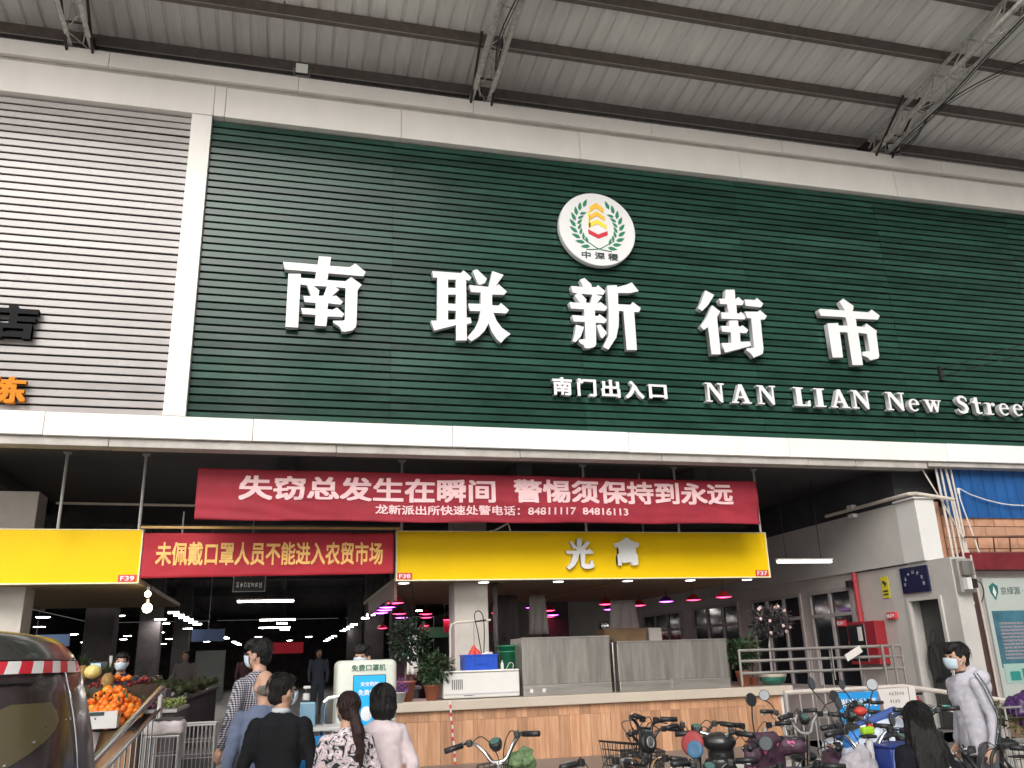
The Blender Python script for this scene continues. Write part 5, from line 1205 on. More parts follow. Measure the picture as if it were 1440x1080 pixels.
MB().lathe([(.022,0),(.022,.05),(.012,.055),(.010,.10)], (.19,7.37,1.42), 14).build('neck', m_txt_dark, t)
MB().lathe([(.026,.02),(.026,.07)], (.19,7.37,1.415), 14).build('collar', m_white, t)
MB().bbox((.165,7.34,1.518),(.222,7.395,1.54), .008).build('pump_head', m_white, t)
t = thing('curved_handle', 'curved steel tube handle beside the sanitiser table', 'handle', (.33,7.5,1.2))
MB().tube([(.325,7.45,.0),(.325,7.45,1.36),(.335,7.45,1.41),(.37,7.45,1.44),(.45,7.45,1.45)], .016, 8).build('tube', m_chrome, t)

# =================================================================== FRUIT STALL
fs = thing('fruit_stall', 'wooden fruit display stand draped with a white cloth at the left of the entrance', 'stall', (-1.65,9.2,.15))
MB().box((-2.5,9.05,.1),(-1.30,10.3,1.18)).build('stand', mat('stall_wood',(.36,.20,.11),.6,var=.2,scale=5), fs)
MB().prism([(9.0,1.18),(9.0,1.20),(10.3,1.56),(10.3,1.18)], -2.5, -1.28, 'YZ').build('sloping_tray', m_black, fs)
b = MB()
G=[]
for j in range(14):
    G.append([b.bm.verts.new((-1.93+.032*i*(1-.02*j), 8.985+.012*math.sin(i*1.3+j*.25)+.01*noise.noise(Vector((i*.5,j*.5,0))), 1.19-.04*j-.015*math.sin(i*.7))) for i in range(12)])
for j in range(13):
    for i in range(11): b.bm.faces.new((G[j][i],G[j][i+1],G[j+1][i+1],G[j+1][i]))
o = b.build('white_cloth', m_white, fs, True); o.modifiers.new('s','SOLIDIFY').thickness = .004
t = thing('foam_box', 'white foam box brim full of oranges at the front of the fruit stall', 'box', (-1.62,8.9,1.22))
b = MB(); b.box((-1.84,8.82,1.215),(-1.42,8.835,1.36)); b.box((-1.84,9.0,1.215),(-1.42,9.01,1.36)); b.box((-1.84,8.836,1.215),(-1.825,8.999,1.36)); b.box((-1.435,8.836,1.215),(-1.42,8.999,1.36)); b.box((-1.824,8.836,1.215),(-1.436,8.999,1.23))
b.build('box_shell', m_white, t)
MB().box((-1.73,8.815,1.325),(-1.53,8.8195,1.355)).build('label_strip', m_txt_dark, t)
for x in (-1.72,-1.60): MB().lathe([(.008,0),(.008,.004)], (x,8.8198,1.30), 10, (0,-1,0)).build('vent_hole', m_txt_dark, t)
m_orange = mat('orange_peel', (.85,.20,.018), .42, var=.12, scale=30, perobj=.12, bump=.15, bscale=160)
m_orange2 = mat('orange_peel_light', (.88,.32,.03), .42, var=.12, scale=30, perobj=.1, bump=.15, bscale=160)
def omesh(mm, r=.0305):
    b = MB(); b.ell((0,0,0),(r,r,r*.9),14,9); b.lathe([(.004,.0),(.006,.002),(.003,.004)],(0,0,r*.88),6); me = b.mesh('orange'); me.materials.append(mm)
    for p in me.polygons: p.use_smooth = True
    return me
om1, om2 = omesh(m_orange), omesh(m_orange2,.034)
n = 0
def heap(cx, cy, z0, rx_, ry_, hh, me, lab, grp, step=.056):
    global n
    j = 0; z = z0; lay = 0
    while True:
        f = 1 - lay*.30*step/ max(hh,.01)*2.2
        if f <= .12: break
        y = cy - ry_*f
        while y <= cy + ry_*f:
            x = cx - rx_*f + (lay%2)*step*.5
            while x <= cx + rx_*f:
                if ((x-cx)/(rx_*f+.01))**2 + ((y-cy)/(ry_*f+.01))**2 <= 1.05 and (((x-cx)/(rx_*f+.01))**2 + ((y-cy)/(ry_*f+.01))**2 > .30 or f < .5) and (y < cy+ry_*f*.35):
                    o = bpy.data.objects.new('orange', me); C.objects.link(o); n += 1
                    o.location = (x+rnd.uniform(-.016,.016), y+rnd.uniform(-.016,.016), z+rnd.uniform(-.014,.012) + (y-cy)*.30); o.scale = (rnd.uniform(.86,1.16),)*3; o.data = me if rnd.random() > .18 else (om2 if me is om1 else om1)
                    o.rotation_euler = (rnd.uniform(-1,1), rnd.uniform(-1,1), rnd.uniform(0,6))
                    prop(o, lab, 'orange', grp)
                x += step
            y += step
        lay += 1; z += step*.72
heap(-1.55, 9.28, 1.34, .30, .36, .25, om1, 'deep orange mandarin in the large heap of the fruit stall', 'mandarins in the large heap')
heap(-1.92, 9.14, 1.38, .17, .22, .15, om2, 'bright yellow orange in the small heap at the left of the fruit stall', 'oranges in the small left heap', .068)
t = thing('stray_leaves', 'green leaves and dark red fruit tucked among the oranges', 'leaves', (-1.5,9.3,1.4)); b = MB()
for q in range(70):
    p = Vector((rnd.uniform(-1.95,-1.2), rnd.uniform(9.05,9.75), 0)); p.z = 1.42 + (p.y-9.0)*.34 + rnd.uniform(0,.05); f = Vector((rnd.gauss(0,1),rnd.gauss(0,1),.4)).normalized()*.045; s_ = f.cross(Vector((0,0,1))).normalized()*.014
    b.bm.faces.new([b.bm.verts.new(v) for v in (p-f, p+s_, p+f, p-s_)])
b.build('leaf_scatter', m_leaf, t, kind='stuff')
b = MB()
for q in range(40): bmesh.ops.create_icosphere(b.bm, subdivisions=1, radius=.024, matrix=Matrix.Translation((rnd.uniform(-1.85,-1.30), rnd.uniform(9.62,9.9), 1.56+rnd.uniform(0,.06))))
b.build('dark_fruit', mat('dark_red_fruit',(.20,.02,.025),.4,var=.3), t, True, kind='stuff')
for q in range(26):
    o = bpy.data.objects.new('orange', om1 if q % 3 else om2); C.objects.link(o)
    o.location = (-1.80 + (q%9)*.045 + rnd.uniform(-.01,.01), 8.875+(q//9)*.05, 1.335+(q//9)*.025+rnd.uniform(-.01,.01)); o.rotation_euler=(rnd.random(),rnd.random(),0)
    prop(o, 'orange filling the white foam box at the front of the fruit stall', 'orange', 'oranges in the foam box')
for q in range(5):
    o = bpy.data.objects.new('apple', om1); C.objects.link(o)
    o.data = om1; o.location = (-1.68+.05*q, 9.62+.02*(q%2), 1.62+.012*(q%3)); prop(o, 'reddish fruit at the very back of the large heap', 'fruit', 'reddish fruit at the back of the heap')
t = thing('melon', 'pale yellow netted melon between the pineapples at the back of the fruit stall', 'melon', (-1.82,9.6,1.66))
b = MB(); b.ell((-1.80,9.55,1.70),(.078,.078,.068),24,16); b.build('fruit', mat('melon_yellow',(.72,.58,.20),.5,var=.2,scale=25,bump=.4,bscale=45), t, True); MB().tube([(-1.80,9.55,1.78),(-1.79,9.55,1.81)],.008,6).build('stalk', m_leaf_d, t)
for i, (x, y, z, lab) in enumerate(((-2.02,9.62,1.62,'left pineapple with a spiky crown at the back of the fruit stall'),(-1.93,9.75,1.68,'pineapple behind the pale melon'),(-1.66,9.55,1.60,'small pineapple lying between the melon and the large heap'))):
    t = thing('pineapple', lab, 'pineapple', (x,y,z), 'pineapples on the fruit stall')
    b = MB(); b.ell((x,y,z),(.06,.06,.085),18,14)
    for v in b.bm.verts: v.co += (v.co-Vector((x,y,z))).normalized()*.006*math.sin(v.co.z*180+ math.atan2(v.co.y-y,v.co.x-x)*9)
    b.build('fruit', mat('pineapple_skin',(.30,.17,.05),.7,var=.4,scale=40), t, True)
    b = MB()
    for q in range(26):
        a_ = q*2.4; l_ = rnd.uniform(.08,.15); tl = .2+.8*(q/26)
        d = Vector((math.cos(a_)*tl, math.sin(a_)*tl, 1.15-.5*tl)).normalized(); sd_ = Vector((-math.sin(a_),math.cos(a_),0))*.009; o0 = Vector((x,y,z+.08))
        b.bm.faces.new([b.bm.verts.new(p) for p in (o0-sd_, o0+sd_, o0+d*l_*.6+sd_*.8, o0+d*l_+Vector((0,0,-.01)), o0+d*l_*.6-sd_*.8)])
    b.build('leaf_crown', m_leaf, t)
t = thing('scale_display', 'weighing scale with a small blue lit display behind the fruit', 'scale', (-1.95,10.5,1.5))
MB().bbox((-2.02,10.48,1.72),(-1.84,10.52,1.80),.005).build('head', m_black, t)
MB().box((-2.005,10.474,1.735),(-1.905,10.4795,1.785)).build('display', mat('lcd',(.3,.45,.55),.3,emit=(.35,.6,.8),es=.35), t)
MB().box((-1.83,10.5,1.56),(-1.80,10.53,1.86)).build('post', m_rod, t); MB().bbox((-2.05,10.35,1.50),(-1.78,10.65,1.56),.01).build('base', m_steel_dull, t)
MB().box((-2.3,10.3,.4),(-1.2,10.8,1.498)).build('table', m_dark, t)
t = thing('grape_tray', 'tray of dark and green grapes right of the oranges', 'tray', (-1.2,10.0,1.3))
MB().box((-1.33,9.4,1.30),(-.98,10.6,1.33)).build('tray', m_rod, t); MB().box((-1.3,9.45,.1),(-1.0,10.5,1.299)).build('stand', m_dark, t)
for mm2, x0_, x1_, nn_ in ((mat('grape_dark',(.10,.02,.05),.3),-1.32,-1.18,150),(mat('grape_green',(.16,.20,.05),.35),-1.18,-1.0,150)):
    b = MB()
    for q in range(nn_): bmesh.ops.create_icosphere(b.bm, subdivisions=1, radius=.016, matrix=Matrix.Translation((rnd.uniform(x0_,x1_), rnd.uniform(9.45,10.5), 1.345+rnd.uniform(0,.06))))
    b.build('grapes', mm2, t, True, kind='stuff')
# wire baskets
def wire_basket(x, y, z, w, d, h, label, foam=False):
    t = thing('wire_basket', label, 'basket', (x,y,z), 'wire produce baskets by the ramp', 0, world=False)
    b = MB()
    for k in range(9):
        u = -w/2 + w*k/8
        for yy_ in (-d/2, d/2): b.tube([(u,yy_,0),(u,yy_,h)], .0035, 4)
        v = -d/2 + d*k/8
        for xx_ in (-w/2, w/2): b.tube([(xx_,v,0),(xx_,v,h)], .0035, 4)
    for k in range(9):
        z_ = h*k/8; b.tube([(-w/2,-d/2,z_),(w/2,-d/2,z_),(w/2,d/2,z_),(-w/2,d/2,z_),(-w/2,-d/2,z_)], .0035, 4)
    b.build('wire_mesh', mat('wire_grey',(.30,.29,.28),.5), t, kind='stuff')
    b = MB(); b.tube([(-w/2,-d/2,h),(w/2,-d/2,h),(w/2,d/2,h),(-w/2,d/2,h),(-w/2,-d/2,h)], .010, 6); b.build('rim', m_rod, t)
    b = MB()
    for sx in (-1,1):
        for sy in (-1,1): b.tube([(sx*w/2,sy*d/2,0),(sx*w/2,sy*d/2,h)], .010, 6)
    b.build('corner_post', m_rod, t)
    MB().box((-w/2+.01,-d/2+.01,.02),(w/2-.01,d/2-.01,h*.75)).build('contents', m_dark, t)
    return t
wire_basket(-.93,8.1,.04,.26,.3,1.14,'front tall white wire basket at the foot of the ramp railing')
wire_basket(-.70,8.75,.14,.28,.35,1.08,'rear tall wire basket holding dark red produce')
t = thing('foam_tub', 'white wrapped foam tub resting on the front wire basket', 'tub', (-.93,8.1,1.18))
b = MB(); b.bbox((-1.08,7.95,1.19),(-.77,8.25,1.30),.03,3); remesh(b, 'tub_body', .012, 2, mat('foam_pink',(.62,.55,.55),.6), t, lambda p: .008*noise.noise(p*25))
MB().box((-1.06,7.97,1.302),(-.79,8.23,1.312)).build('rim', m_dark, t)
# ramp railing, stainless
rr = thing('ramp_railing', 'shiny stainless steel railing with close vertical bars sloping along the ramp', 'railing', (-1,7.2,0))
A_, B_ = Vector((-1.18,6.5,1.13)), Vector((-.98,8.05,1.545))
MB().tube([A_+Vector((-.10,-.9,-.24)),A_,B_,B_+Vector((.0,.03,-.06)),(-.985,8.08,.0)], .026, 12).build('handrail', m_chrome, rr)
MB().tube([A_+Vector((-.10,-.9,-.38)),A_+Vector((0,0,-.14)),B_+Vector((0,0,-.16))], .018, 10).build('rail', m_chrome, rr)
for k in range(17):
    u = -.35 + 1.33*k/16; p = A_.lerp(B_, u); MB().tube([p+Vector((0,0,-.15)),(p.x,p.y,.03)], .0075, 6).build('bar', m_chrome, rr)
MB().tube([A_+Vector((0,-.0,-.0)),(A_.x,A_.y,0)], .022, 10).build('post', m_chrome, rr)

# =================================================================== ELECTRIC CABIN TRICYCLE (left foreground)
cartt = thing('cabin_tricycle', 'dark glossy enclosed electric tricycle with red and white reflective tape at the left edge', 'vehicle', (-1.5,4.9,0))
m_car = mat('car_paint_dark', (.03,.018,.018), .24, coat=.15, var=.3, scale=2)
m_car_gl = mat('car_glass', (.05,.047,.043), .22, coat=.2, var=.3, scale=2.5)
# silhouette half width from the centre line x=-1.85, as a function of height
prof = [(.30,.80),(.45,.92),(.80,.99),(1.15,1.0),(1.35,.96),(1.50,.915),(1.66,.86),(1.755,.82),(1.80,.79),(1.86,.73),(1.90,.66),(1.93,.50),(1.945,.25)]
cxm = -1.99
def shell(z0, z1, grow, y0=4.45, depth=1.9, n=26):
    b = MB(); rings = []
    zs = [z0 + (z1-z0)*i/14 for i in range(15)]
    def hwid(z):
        for (za,wa),(zb,wb) in zip(prof, prof[1:]):
            if za <= z <= zb: return wa + (wb-wa)*(z-za)/(zb-za)
        return prof[0][1] if z < prof[0][0] else prof[-1][1]
    for z in zs:
        w = hwid(z) + grow; lean_ = max(0, z-1.1)*.45
        ring = []
        for k in range(n):
            a = -math.pi + 2*math.pi*k/n
            ca, sa = math.cos(a), math.sin(a); e = .62
            x = w*math.copysign(abs(ca)**e, ca); yv = math.copysign(abs(sa)**.75, sa)
            ring.append(b.bm.verts.new((cxm + x, y0 + lean_*.5 + depth/2 + yv*(depth/2 + grow - lean_*.5), z)))
        rings.append(ring)
    for a, c in zip(rings, rings[1:]):
        for k in range(n): b.bm.faces.new((a[k],a[(k+1)%n],c[(k+1)%n],c[k]))
    b.bm.faces.new(rings[0][::-1]); b.bm.faces.new(rings[-1]); return b
shell(.30, 1.70, 0).build('body', m_car, cartt, True)
o = shell(1.765, 1.935, -.004).build('roof_glass', m_car_gl, cartt, True)
shell(1.701, 1.764, -.03).build('belt', m_black, cartt, True)
# reflective tape: alternating slanted pieces wrapped on the belt
def belt_pt(a, z, g=.004):
    n_ = None
    for (za,wa),(zb,wb) in zip(prof, prof[1:]):
        if za <= z <= zb: w = wa + (wb-wa)*(z-za)/(zb-za)
    w += g; lean_ = max(0,z-1.1)*.45; ca, sa = math.cos(a), math.sin(a)
    return (cxm + w*math.copysign(abs(ca)**.62, ca), 4.45 + lean_*.5 + .95 + math.copysign(abs(sa)**.75, sa)*(.95+g-lean_*.5), z)
m_tr, m_tw = mat('tape_red',(.65,.02,.04),.3), mat('tape_white',(.80,.78,.74),.3)
def bpx(x, z, g):
    w = belt_pt(0, z, g)[0]-cxm; r_ = max(-1,min(1,(x-cxm)/w)); ca = math.copysign(abs(r_)**(1/.62), r_); a = -math.acos(max(-1,min(1,ca))); return belt_pt(a, z, g)
for i in range(16):
    b = MB(); G = []
    for q in range(5):
        z = 1.702 + .060*q/4; G.append([b.bm.verts.new(belt_pt(R(-100 + 7.0*i + 7.0*u/4 - (1.764-z)*50), z, .003)) for u in range(5)])
    for q in range(4):
        for u in range(4):
            try: b.bm.faces.new((G[q][u],G[q][u+1],G[q+1][u+1],G[q+1][u]))
            except Exception: pass
    bmesh.ops.remove_doubles(b.bm, verts=b.bm.verts, dist=.0004)
    if len(b.bm.faces): b.build('reflective_tape', m_tr if i % 2 else m_tw, cartt, True)
    else: b.bm.free()
# chrome edge line down the right of the body, window outline
for g in (.004,):
    pts = [belt_pt(R(-8), z, g) for z in [ .5+.1*i for i in range(13)]]
    MB().tube(pts, .006, 6).build('edge_trim', m_chrome, cartt)
pts = [belt_pt(R(-90+a*8), 1.60-.012*a*a*.35, .005) for a in range(-6,7)]
MB().tube([belt_pt(R(-32-6*i), 1.66 - .0*i, .004) for i in range(20)], .006, 6).build('window_trim', m_black, cartt)
# olive reflection in the glass, painted as a patch with pale dots
b = MB(); G = []
for j in range(9):
    z = 1.20+.045*j; wv = .26*math.sin(math.pi*(j+.8)/9.8)
    G.append([b.bm.verts.new(bpx(-1.20+(-1)*.18*(8-j)/8*1.2 + wv*(u/6-.5)*1.5, z, .006)) for u in range(7)])
for j in range(8):
    for u in range(6): b.bm.faces.new((G[j][u],G[j][u+1],G[j+1][u+1],G[j+1][u]))
b.build('olive_reflection', mat('olive_reflection',(.10,.075,.03),.3,coat=.2), cartt, True)
for q in range(4): MB().ell(bpx(-1.07-.075*q, 1.47-.085*q, .008), .007, 8, 6).build('pale_dot', m_chrome, cartt)
for sx in (-.75,.75):
    tx = MB(); tx.lathe([(.10,-.09),(.24,-.09),(.26,-.05),(.26,.05),(.24,.09),(.10,.09)], (cxm+sx,5.9,.262), 24, (1,0,0)); w_ = tx.build('wheel', m_rubber, cartt, True)
    MB().lathe([(.02,-.06),(.16,-.095),(.17,.095),(.02,.06)], (cxm+sx,5.9,.262), 20, (1,0,0)).build('rim', m_rod, w_, True)
tx = MB(); tx.lathe([(.10,-.06),(.22,-.06),(.235,0),(.22,.06),(.10,.06)], (cxm,4.7,.236), 24, (1,0,0)); tx.build('wheel', m_rubber, cartt, True)
MB().box((cxm-.15,4.55,.22),(cxm+.15,5.8,.30)).build('chassis', m_black, cartt)
for sx in (-.72,.72): MB().ell((cxm+sx,4.62,.75),(.07,.04,.05)).build('tail_lamp', mat('lamp_lens',(.45,.02,.02),.2), cartt, True)

# =================================================================== E-BIKES
def ebike(x, y, rz, label, bz=1.15, style='swan', bars=m_chrome, grip=m_black, basket=None, mirrors=(), round_lamp=False, rack=True,
          colour=(.02,.02,.02), steer=0.0, meter=True, levers=True, cover=None, cover_side=0, helmet=None, extra=None, sw=.30, group='electric bikes and scooters parked before the counter', lean=0, scooter=False, wmirror=.046, cat=None):
    t = thing('electric_scooter' if scooter else 'electric_bike', label, cat or ('scooter' if scooter else 'electric bike'), (x,y,0), group, rz, world=False)
    t.rotation_euler = (0, lean, rz)
    pm = mat('paint_%02d_%02d_%02d' % tuple(int(c*99) for c in colour), colour, .3, coat=.5, var=.1)
    # local frame: forward +Y, steering head at origin
    r_ = .24; fy, ry_ = .16, -1.02
    for wy, nm in ((fy,'wheel'),(ry_,'wheel')):
        b = MB(); prof_ = [(r_-.035+ .03*math.cos(a_), .03*math.sin(a_)) for a_ in [i*math.pi/4 for i in range(9)]]
        b.lathe(prof_, (0,wy,r_), 28, (1,0,0)); w = b.build('wheel', m_rubber, t, True)
        MB().lathe([(r_-.07,-.018),(r_-.055,-.02),(r_-.055,.02),(r_-.07,.018)], (0,wy,r_), 28, (1,0,0)).build('rim', m_rod, w, True)
        b = MB()
        for q in range(10): a_ = q*math.pi/5; b.tube([(.0,wy,r_),(0,wy+math.cos(a_)*(r_-.06),r_+math.sin(a_)*(r_-.06))], .004, 4)
        b.lathe([(.035,-.05),(.035,.05)], (0,wy,r_), 12, (1,0,0)); b.build('spokes', m_rod, w)
        b = MB(); G = [(0, wy+math.cos(R(a_))*(r_+.025), r_+math.sin(R(a_))*(r_+.025)) for a_ in range(15,166,15)]
        A = [b.bm.verts.new((-.035,p[1],p[2])) for p in G]; B = [b.bm.verts.new((.035,p[1],p[2])) for p in G]
        for q in range(len(G)-1): b.bm.faces.new((A[q],A[q+1],B[q+1],B[q]))
        o = b.build('mudguard', pm, t, True); o.modifiers.new('s','SOLIDIFY').thickness = .006
    head = (0, .02, .62)
    b = MB()
    for s_ in (-1,1): b.tube([(s_*.05,fy,r_),(s_*.05,.06,.50),(s_*.02,.035,.56)], .014, 8)
    b.tube([(0,.035,.54),(0,.01,.72),(0,-.03,bz-.12)], .019, 8); b.build('fork', m_chrome if not scooter else m_black_m, t)
    b = MB(); b.tube([(0,.03,.60),(0,-.12,.40),(0,-.45,.34),(0,-.62,.36)], .030, 8, smoothn=3); b.tube([(0,-.62,.36),(0,-.70,.74)], .022, 8)
    for s_ in (-1,1): b.tube([(s_*.05,-.60,.36),(s_*.055,ry_,r_)], .014, 8); b.tube([(s_*.04,-.68,.66),(s_*.055,ry_,r_)], .012, 8)
    b.build('frame', pm, t)
    MB().bbox((-.085,-.60,.40),(.085,-.36,.62), .015).build('battery_box', m_black, t)
    b = MB(); b.ell((0,-.72,.80),(.12,.15,.05),18,10); b.ell((0,-.60,.795),(.06,.10,.035),14,8); remesh(b, 'saddle', .012, 2, m_black, t)
    if rack:
        b = MB()
        for s_ in (-.07,0,.07): b.tube([(s_,-.80,.70),(s_,-1.22,.70)], .007, 6)
        b.tube([(-.07,-1.22,.70),(.07,-1.22,.70)], .007, 6)
        for s_ in (-.07,.07): b.tube([(s_,-1.15,.70),(s_*.8,ry_,r_)], .007, 6)
        b.build('rack', m_black_m, t)
    MB().tube([(.02,-.45,.30),(.10,-.45,.30),(.10,-.45,.18),(.16,-.45,.18)], .008, 6).build('pedal', m_black, t); MB().tube([(-.02,-.45,.30),(-.10,-.45,.30),(-.10,-.45,.42),(-.16,-.45,.42)], .008, 6).build('pedal', m_black, t)
    MB().tube([(.05,-.55,.30),(.17,-.60,.02)], .008, 6).build('kickstand', m_rod, t)
    # handlebar group, turned by steer
    Rs = Matrix.Rotation(steer, 3, 'Z'); piv = Vector((0,-.02,0))
    H = lambda a, b_, c: tuple(Rs @ (Vector((a,b_,c))-piv) + piv)
    hb = None
    if style == 'swan':
        pts = [H(0,-.03,bz-.13),H(0,-.02,bz-.10)]
        for s_ in (-1,1):
            P1 = [H(0,-.02,bz-.11),H(s_*.05,-.01,bz-.10),H(s_*.10,.02,bz-.03),H(s_*.155,.01,bz+.03),H(s_*.21,-.05,bz+.045),H(s_*sw,-.13,bz+.03)]
            o = MB().tube(P1, .0125, 8, smoothn=4).build('handlebar', bars, t, True); hb = o
            MB().tube([H(s_*(sw-.10),-.085,bz+.040),H(s_*(sw+.015),-.14,bz+.028)], .019, 10).build('grip', grip, o, True)
            gl = (H(s_*(sw-.11),-.078,bz+.040), H(s_*sw,-.135,bz+.03))
    elif style == 'u':
        for s_ in (-1,1):
            P1 = [H(s_*.045,-.03,bz-.25),H(s_*.055,-.03,bz-.10),H(s_*.075,-.02,bz-.01),H(s_*.12,-.02,bz+.03),H(s_*.20,-.06,bz+.05),H(s_*sw,-.13,bz+.06)]
            o = MB().tube(P1, .013, 8, smoothn=4).build('handlebar', bars, t, True)
            MB().tube([H(s_*(sw-.11),-.08,bz+.053),H(s_*(sw+.01),-.135,bz+.06)], .019, 10).build('grip', grip, o, True)
        MB().tube([H(-.07,-.02,bz-.02),H(.07,-.02,bz-.02)], .010, 8).build('crossbar', bars, t)
    else:
        o = MB().tube([H(-sw,-.10,bz+.02),H(-.15,-.02,bz+.03),H(0,0,bz),H(.15,-.02,bz+.03),H(sw,-.10,bz+.02)], .014, 8, smoothn=5).build('handlebar', bars, t, True)
        for s_ in (-1,1): MB().tube([H(s_*(sw-.11),-.055,bz+.027),H(s_*(sw+.02),-.11,bz+.02)], .020, 10).build('grip', grip, o, True)
        b = MB(); b.ell(H(0,.02,bz-.04),(.13,.10,.07),20,12); b.ell(H(0,.05,bz-.13),(.10,.09,.12),18,12); remesh(b, 'handlebar_cowl', .012, 3, pm, t)
    if levers:
        for s_ in (-1,1):
            MB().tube([H(s_*(sw-.13),-.03,bz+.045),H(s_*(sw-.09),.0,bz+.035),H(s_*(sw+.0),-.055,bz+.025)], .006, 6, smoothn=3).build('brake_lever', m_chrome if style != 'x' else m_black_m, t, True)
            MB().bbox(H(s_*(sw-.145)-.02,-.08,bz+.02), tuple(Vector(H(s_*(sw-.145)-.02,-.08,bz+.02))+Vector((.04,.04,.045))), .008).build('switch_housing', m_black, t)
        b = MB()
        for s_ in (-1,1):
            b.tube([H(s_*(sw-.12),-.0,bz+.03),H(s_*.14,.09,bz-.0),H(s_*.05,.08,bz-.12),H(0,.05,bz-.35)], .0038, 5, smoothn=4); b.tube([H(s_*(sw-.14),-.02,bz+.03),H(s_*.10,.05,bz+.06),H(s_*.02,.08,bz-.08),H(0,.05,bz-.40)], .0038, 5, smoothn=4)
        b.build('cables', m_black, t)
    if meter:
        b = MB(); b.lathe([(.035,-.03),(.046,0),(.046,.022),(.04,.028)], H(.0,-.015,bz+.0), 18, Rs @ Vector((0,-.5,.85))); b.build('meter', m_black, t, True)
        MB().lathe([(.034,0),(.034,.003)], H(0,-.031,bz+.026), 16, Rs @ Vector((0,-.5,.85))).build('meter_face', mat('meter_glass',(.08,.16,.14),.1), t)
    if round_lamp:
        MB().lathe([(.03,-.07),(.075,-.02),(.078,.02),(.07,.028)], H(0,-.05,bz-.12), 22, Rs @ Vector((0,-1,.15))).build('lamp_body', m_black, t, True)
        b = MB(); pr = [(.036+.006*math.cos(a_),.006*math.sin(a_)+.032) for a_ in [i*math.pi/3 for i in range(7)]]; b.lathe(pr, H(0,-.05,bz-.12), 20, Rs @ Vector((0,-1,.15))); b.build('lamp_ring', m_rod, t, True)
    for (mx, my, mz, s_) in mirrors:
        o = MB().tube([H(s_*(sw-.15),-.04,bz+.03),H((s_*(sw-.15)+mx)/2,-.03,(bz+mz)/2+.02),H(mx,my,mz-wmirror)], .0055, 6, smoothn=4).build('mirror_arm', m_black, t, True)
        nrm = Rs @ Vector((-.1,-1,.15))
        MB().lathe([(wmirror*.4,-.014),(wmirror,-.004),(wmirror*1.05,.003),(wmirror,.005)], H(mx,my,mz), 20, nrm).build('mirror', m_black, o, True)
        MB().lathe([(wmirror*.93,.0055),(wmirror*.93,.0075)], H(mx,my,mz), 20, nrm).build('mirror_glass', mat('mirror_glass',(.13,.14,.15),.3,metal=.9), o)
    if basket:
        kind, cols_ = basket; bz0, bz1 = bz-.42, bz-.14
        if kind == 'wire':
            b = MB(); W0, W1 = .12, .16
            for q in range(9):
                u = q/8*2-1
                for yb_, yt_ in ((.10,.07),(.28,.34)): b.tube([(u*W0,yb_,bz0),(u*W1,yt_,bz1)], .0032, 4)
                v = q/8
                for s_ in (-1,1): b.tube([(s_*W0,.10+.18*v,bz0),(s_*W1,.07+.27*v,bz1)], .0032, 4)
                b.tube([(-W0,.10+.18*v,bz0),(W0,.10+.18*v,bz0)], .0032, 4)
            for q in range(6):
                v = q/5; w = W0+(W1-W0)*v; z = bz0+(bz1-bz0)*v; y0_, y1_ = .10-.03*v, .28+.06*v
                b.tube([(-w,y0_,z),(w,y0_,z),(w,y1_,z),(-w,y1_,z),(-w,y0_,z)], .0035 if q < 5 else .007, 5)
            b.build('basket', mat('basket_%02d'%int(cols_[0]*99), cols_, .5), t)
        else:
            b = MB(); b.loft([((0,.20,bz0),.11,.09),((0,.20,bz1),.16,.14)], 22)
            bmesh.ops.delete(b.bm, geom=[f for f in b.bm.faces if len(f.verts) > 4 and f.calc_center_median().z > bz1-.01], context='FACES')
            o = b.build('basket', mat('basket_%02d_%02d'%(int(cols_[0]*99),int(cols_[2]*99)), cols_, .45, var=.1), t, True); o.modifiers.new('s','SOLIDIFY').thickness=.006
    if scooter:
        b = MB(); b.loft([((0,.08,.30),.13,.05),((0,.05,.55),.17,.06),((0,.03,.80),.16,.07),((0,.02,bz-.15),.10,.07)],20); remesh(b, 'leg_shield', .014, 3, pm, t)
        b = MB(); b.ell((0,-.85,.50),(.16,.32,.17),20,12); b.box((-.12,-.50,.26),(.12,.05,.33)); remesh(b, 'rear_fairing', .016, 3, pm, t)
    if extra: extra(t, H, bz)
    return t
m_quilt = mat('quilt_purple', (.075,.035,.06), .55, var=.35, scale=9, bump=.35, bscale=26)
m_pink = mat('quilt_pink', (.72,.12,.30), .6, var=.2, scale=20)
def quilt(t, H, bz, dx=0, col=None):
    """padded windshield blanket hanging over the handlebar with sleeves"""
    b = MB(); b.loft([((dx,.02,bz-.62),.22,.06),((dx,.03,bz-.40),.23,.08),((dx,.02,bz-.18),.20,.08),((dx,.0,bz-.02),.15,.10),((dx,-.02,bz+.03),.07,.07)], 24)
    for s_ in (-1,1): b.cap((dx+s_*.12,-.01,bz-.07),.070,(dx+s_*.23,-.11,bz-.09),.058)
    o = remesh(b, 'padded_cover', .012, 3, col or m_quilt, t, lambda p: .014*noise.noise(p*9)+.008*noise.noise(p*24))
    for q in range(9):
        x = dx + rnd.uniform(-.20,.20); z = bz - rnd.uniform(.04,.38)
        hs = [(0,-.022),(.022,.004),(.016,.018),(.004,.012),(0,.006),(-.004,.012),(-.016,.018),(-.022,.004)]
        if q % 2: hs = [(a_*1.5*math.cos(q)-c_*.6*math.sin(q), c_*1.7*math.cos(q)+a_*math.sin(q)) for a_, c_ in [(0,-.022),(.012,0),(0,.022),(-.008,0)]]
        b = MB(); b.prism([(x+a_, z+c_) for a_, c_ in hs], -.145, -.02); me_o = b.build('printed_heart', m_pink, o)
        md = me_o.modifiers.new('w','SHRINKWRAP'); md.target = o; md.offset = .003; md.wrap_method = 'PROJECT' ; md.use_project_y = True; md.use_negative_direction = True; md.use_positive_direction = True
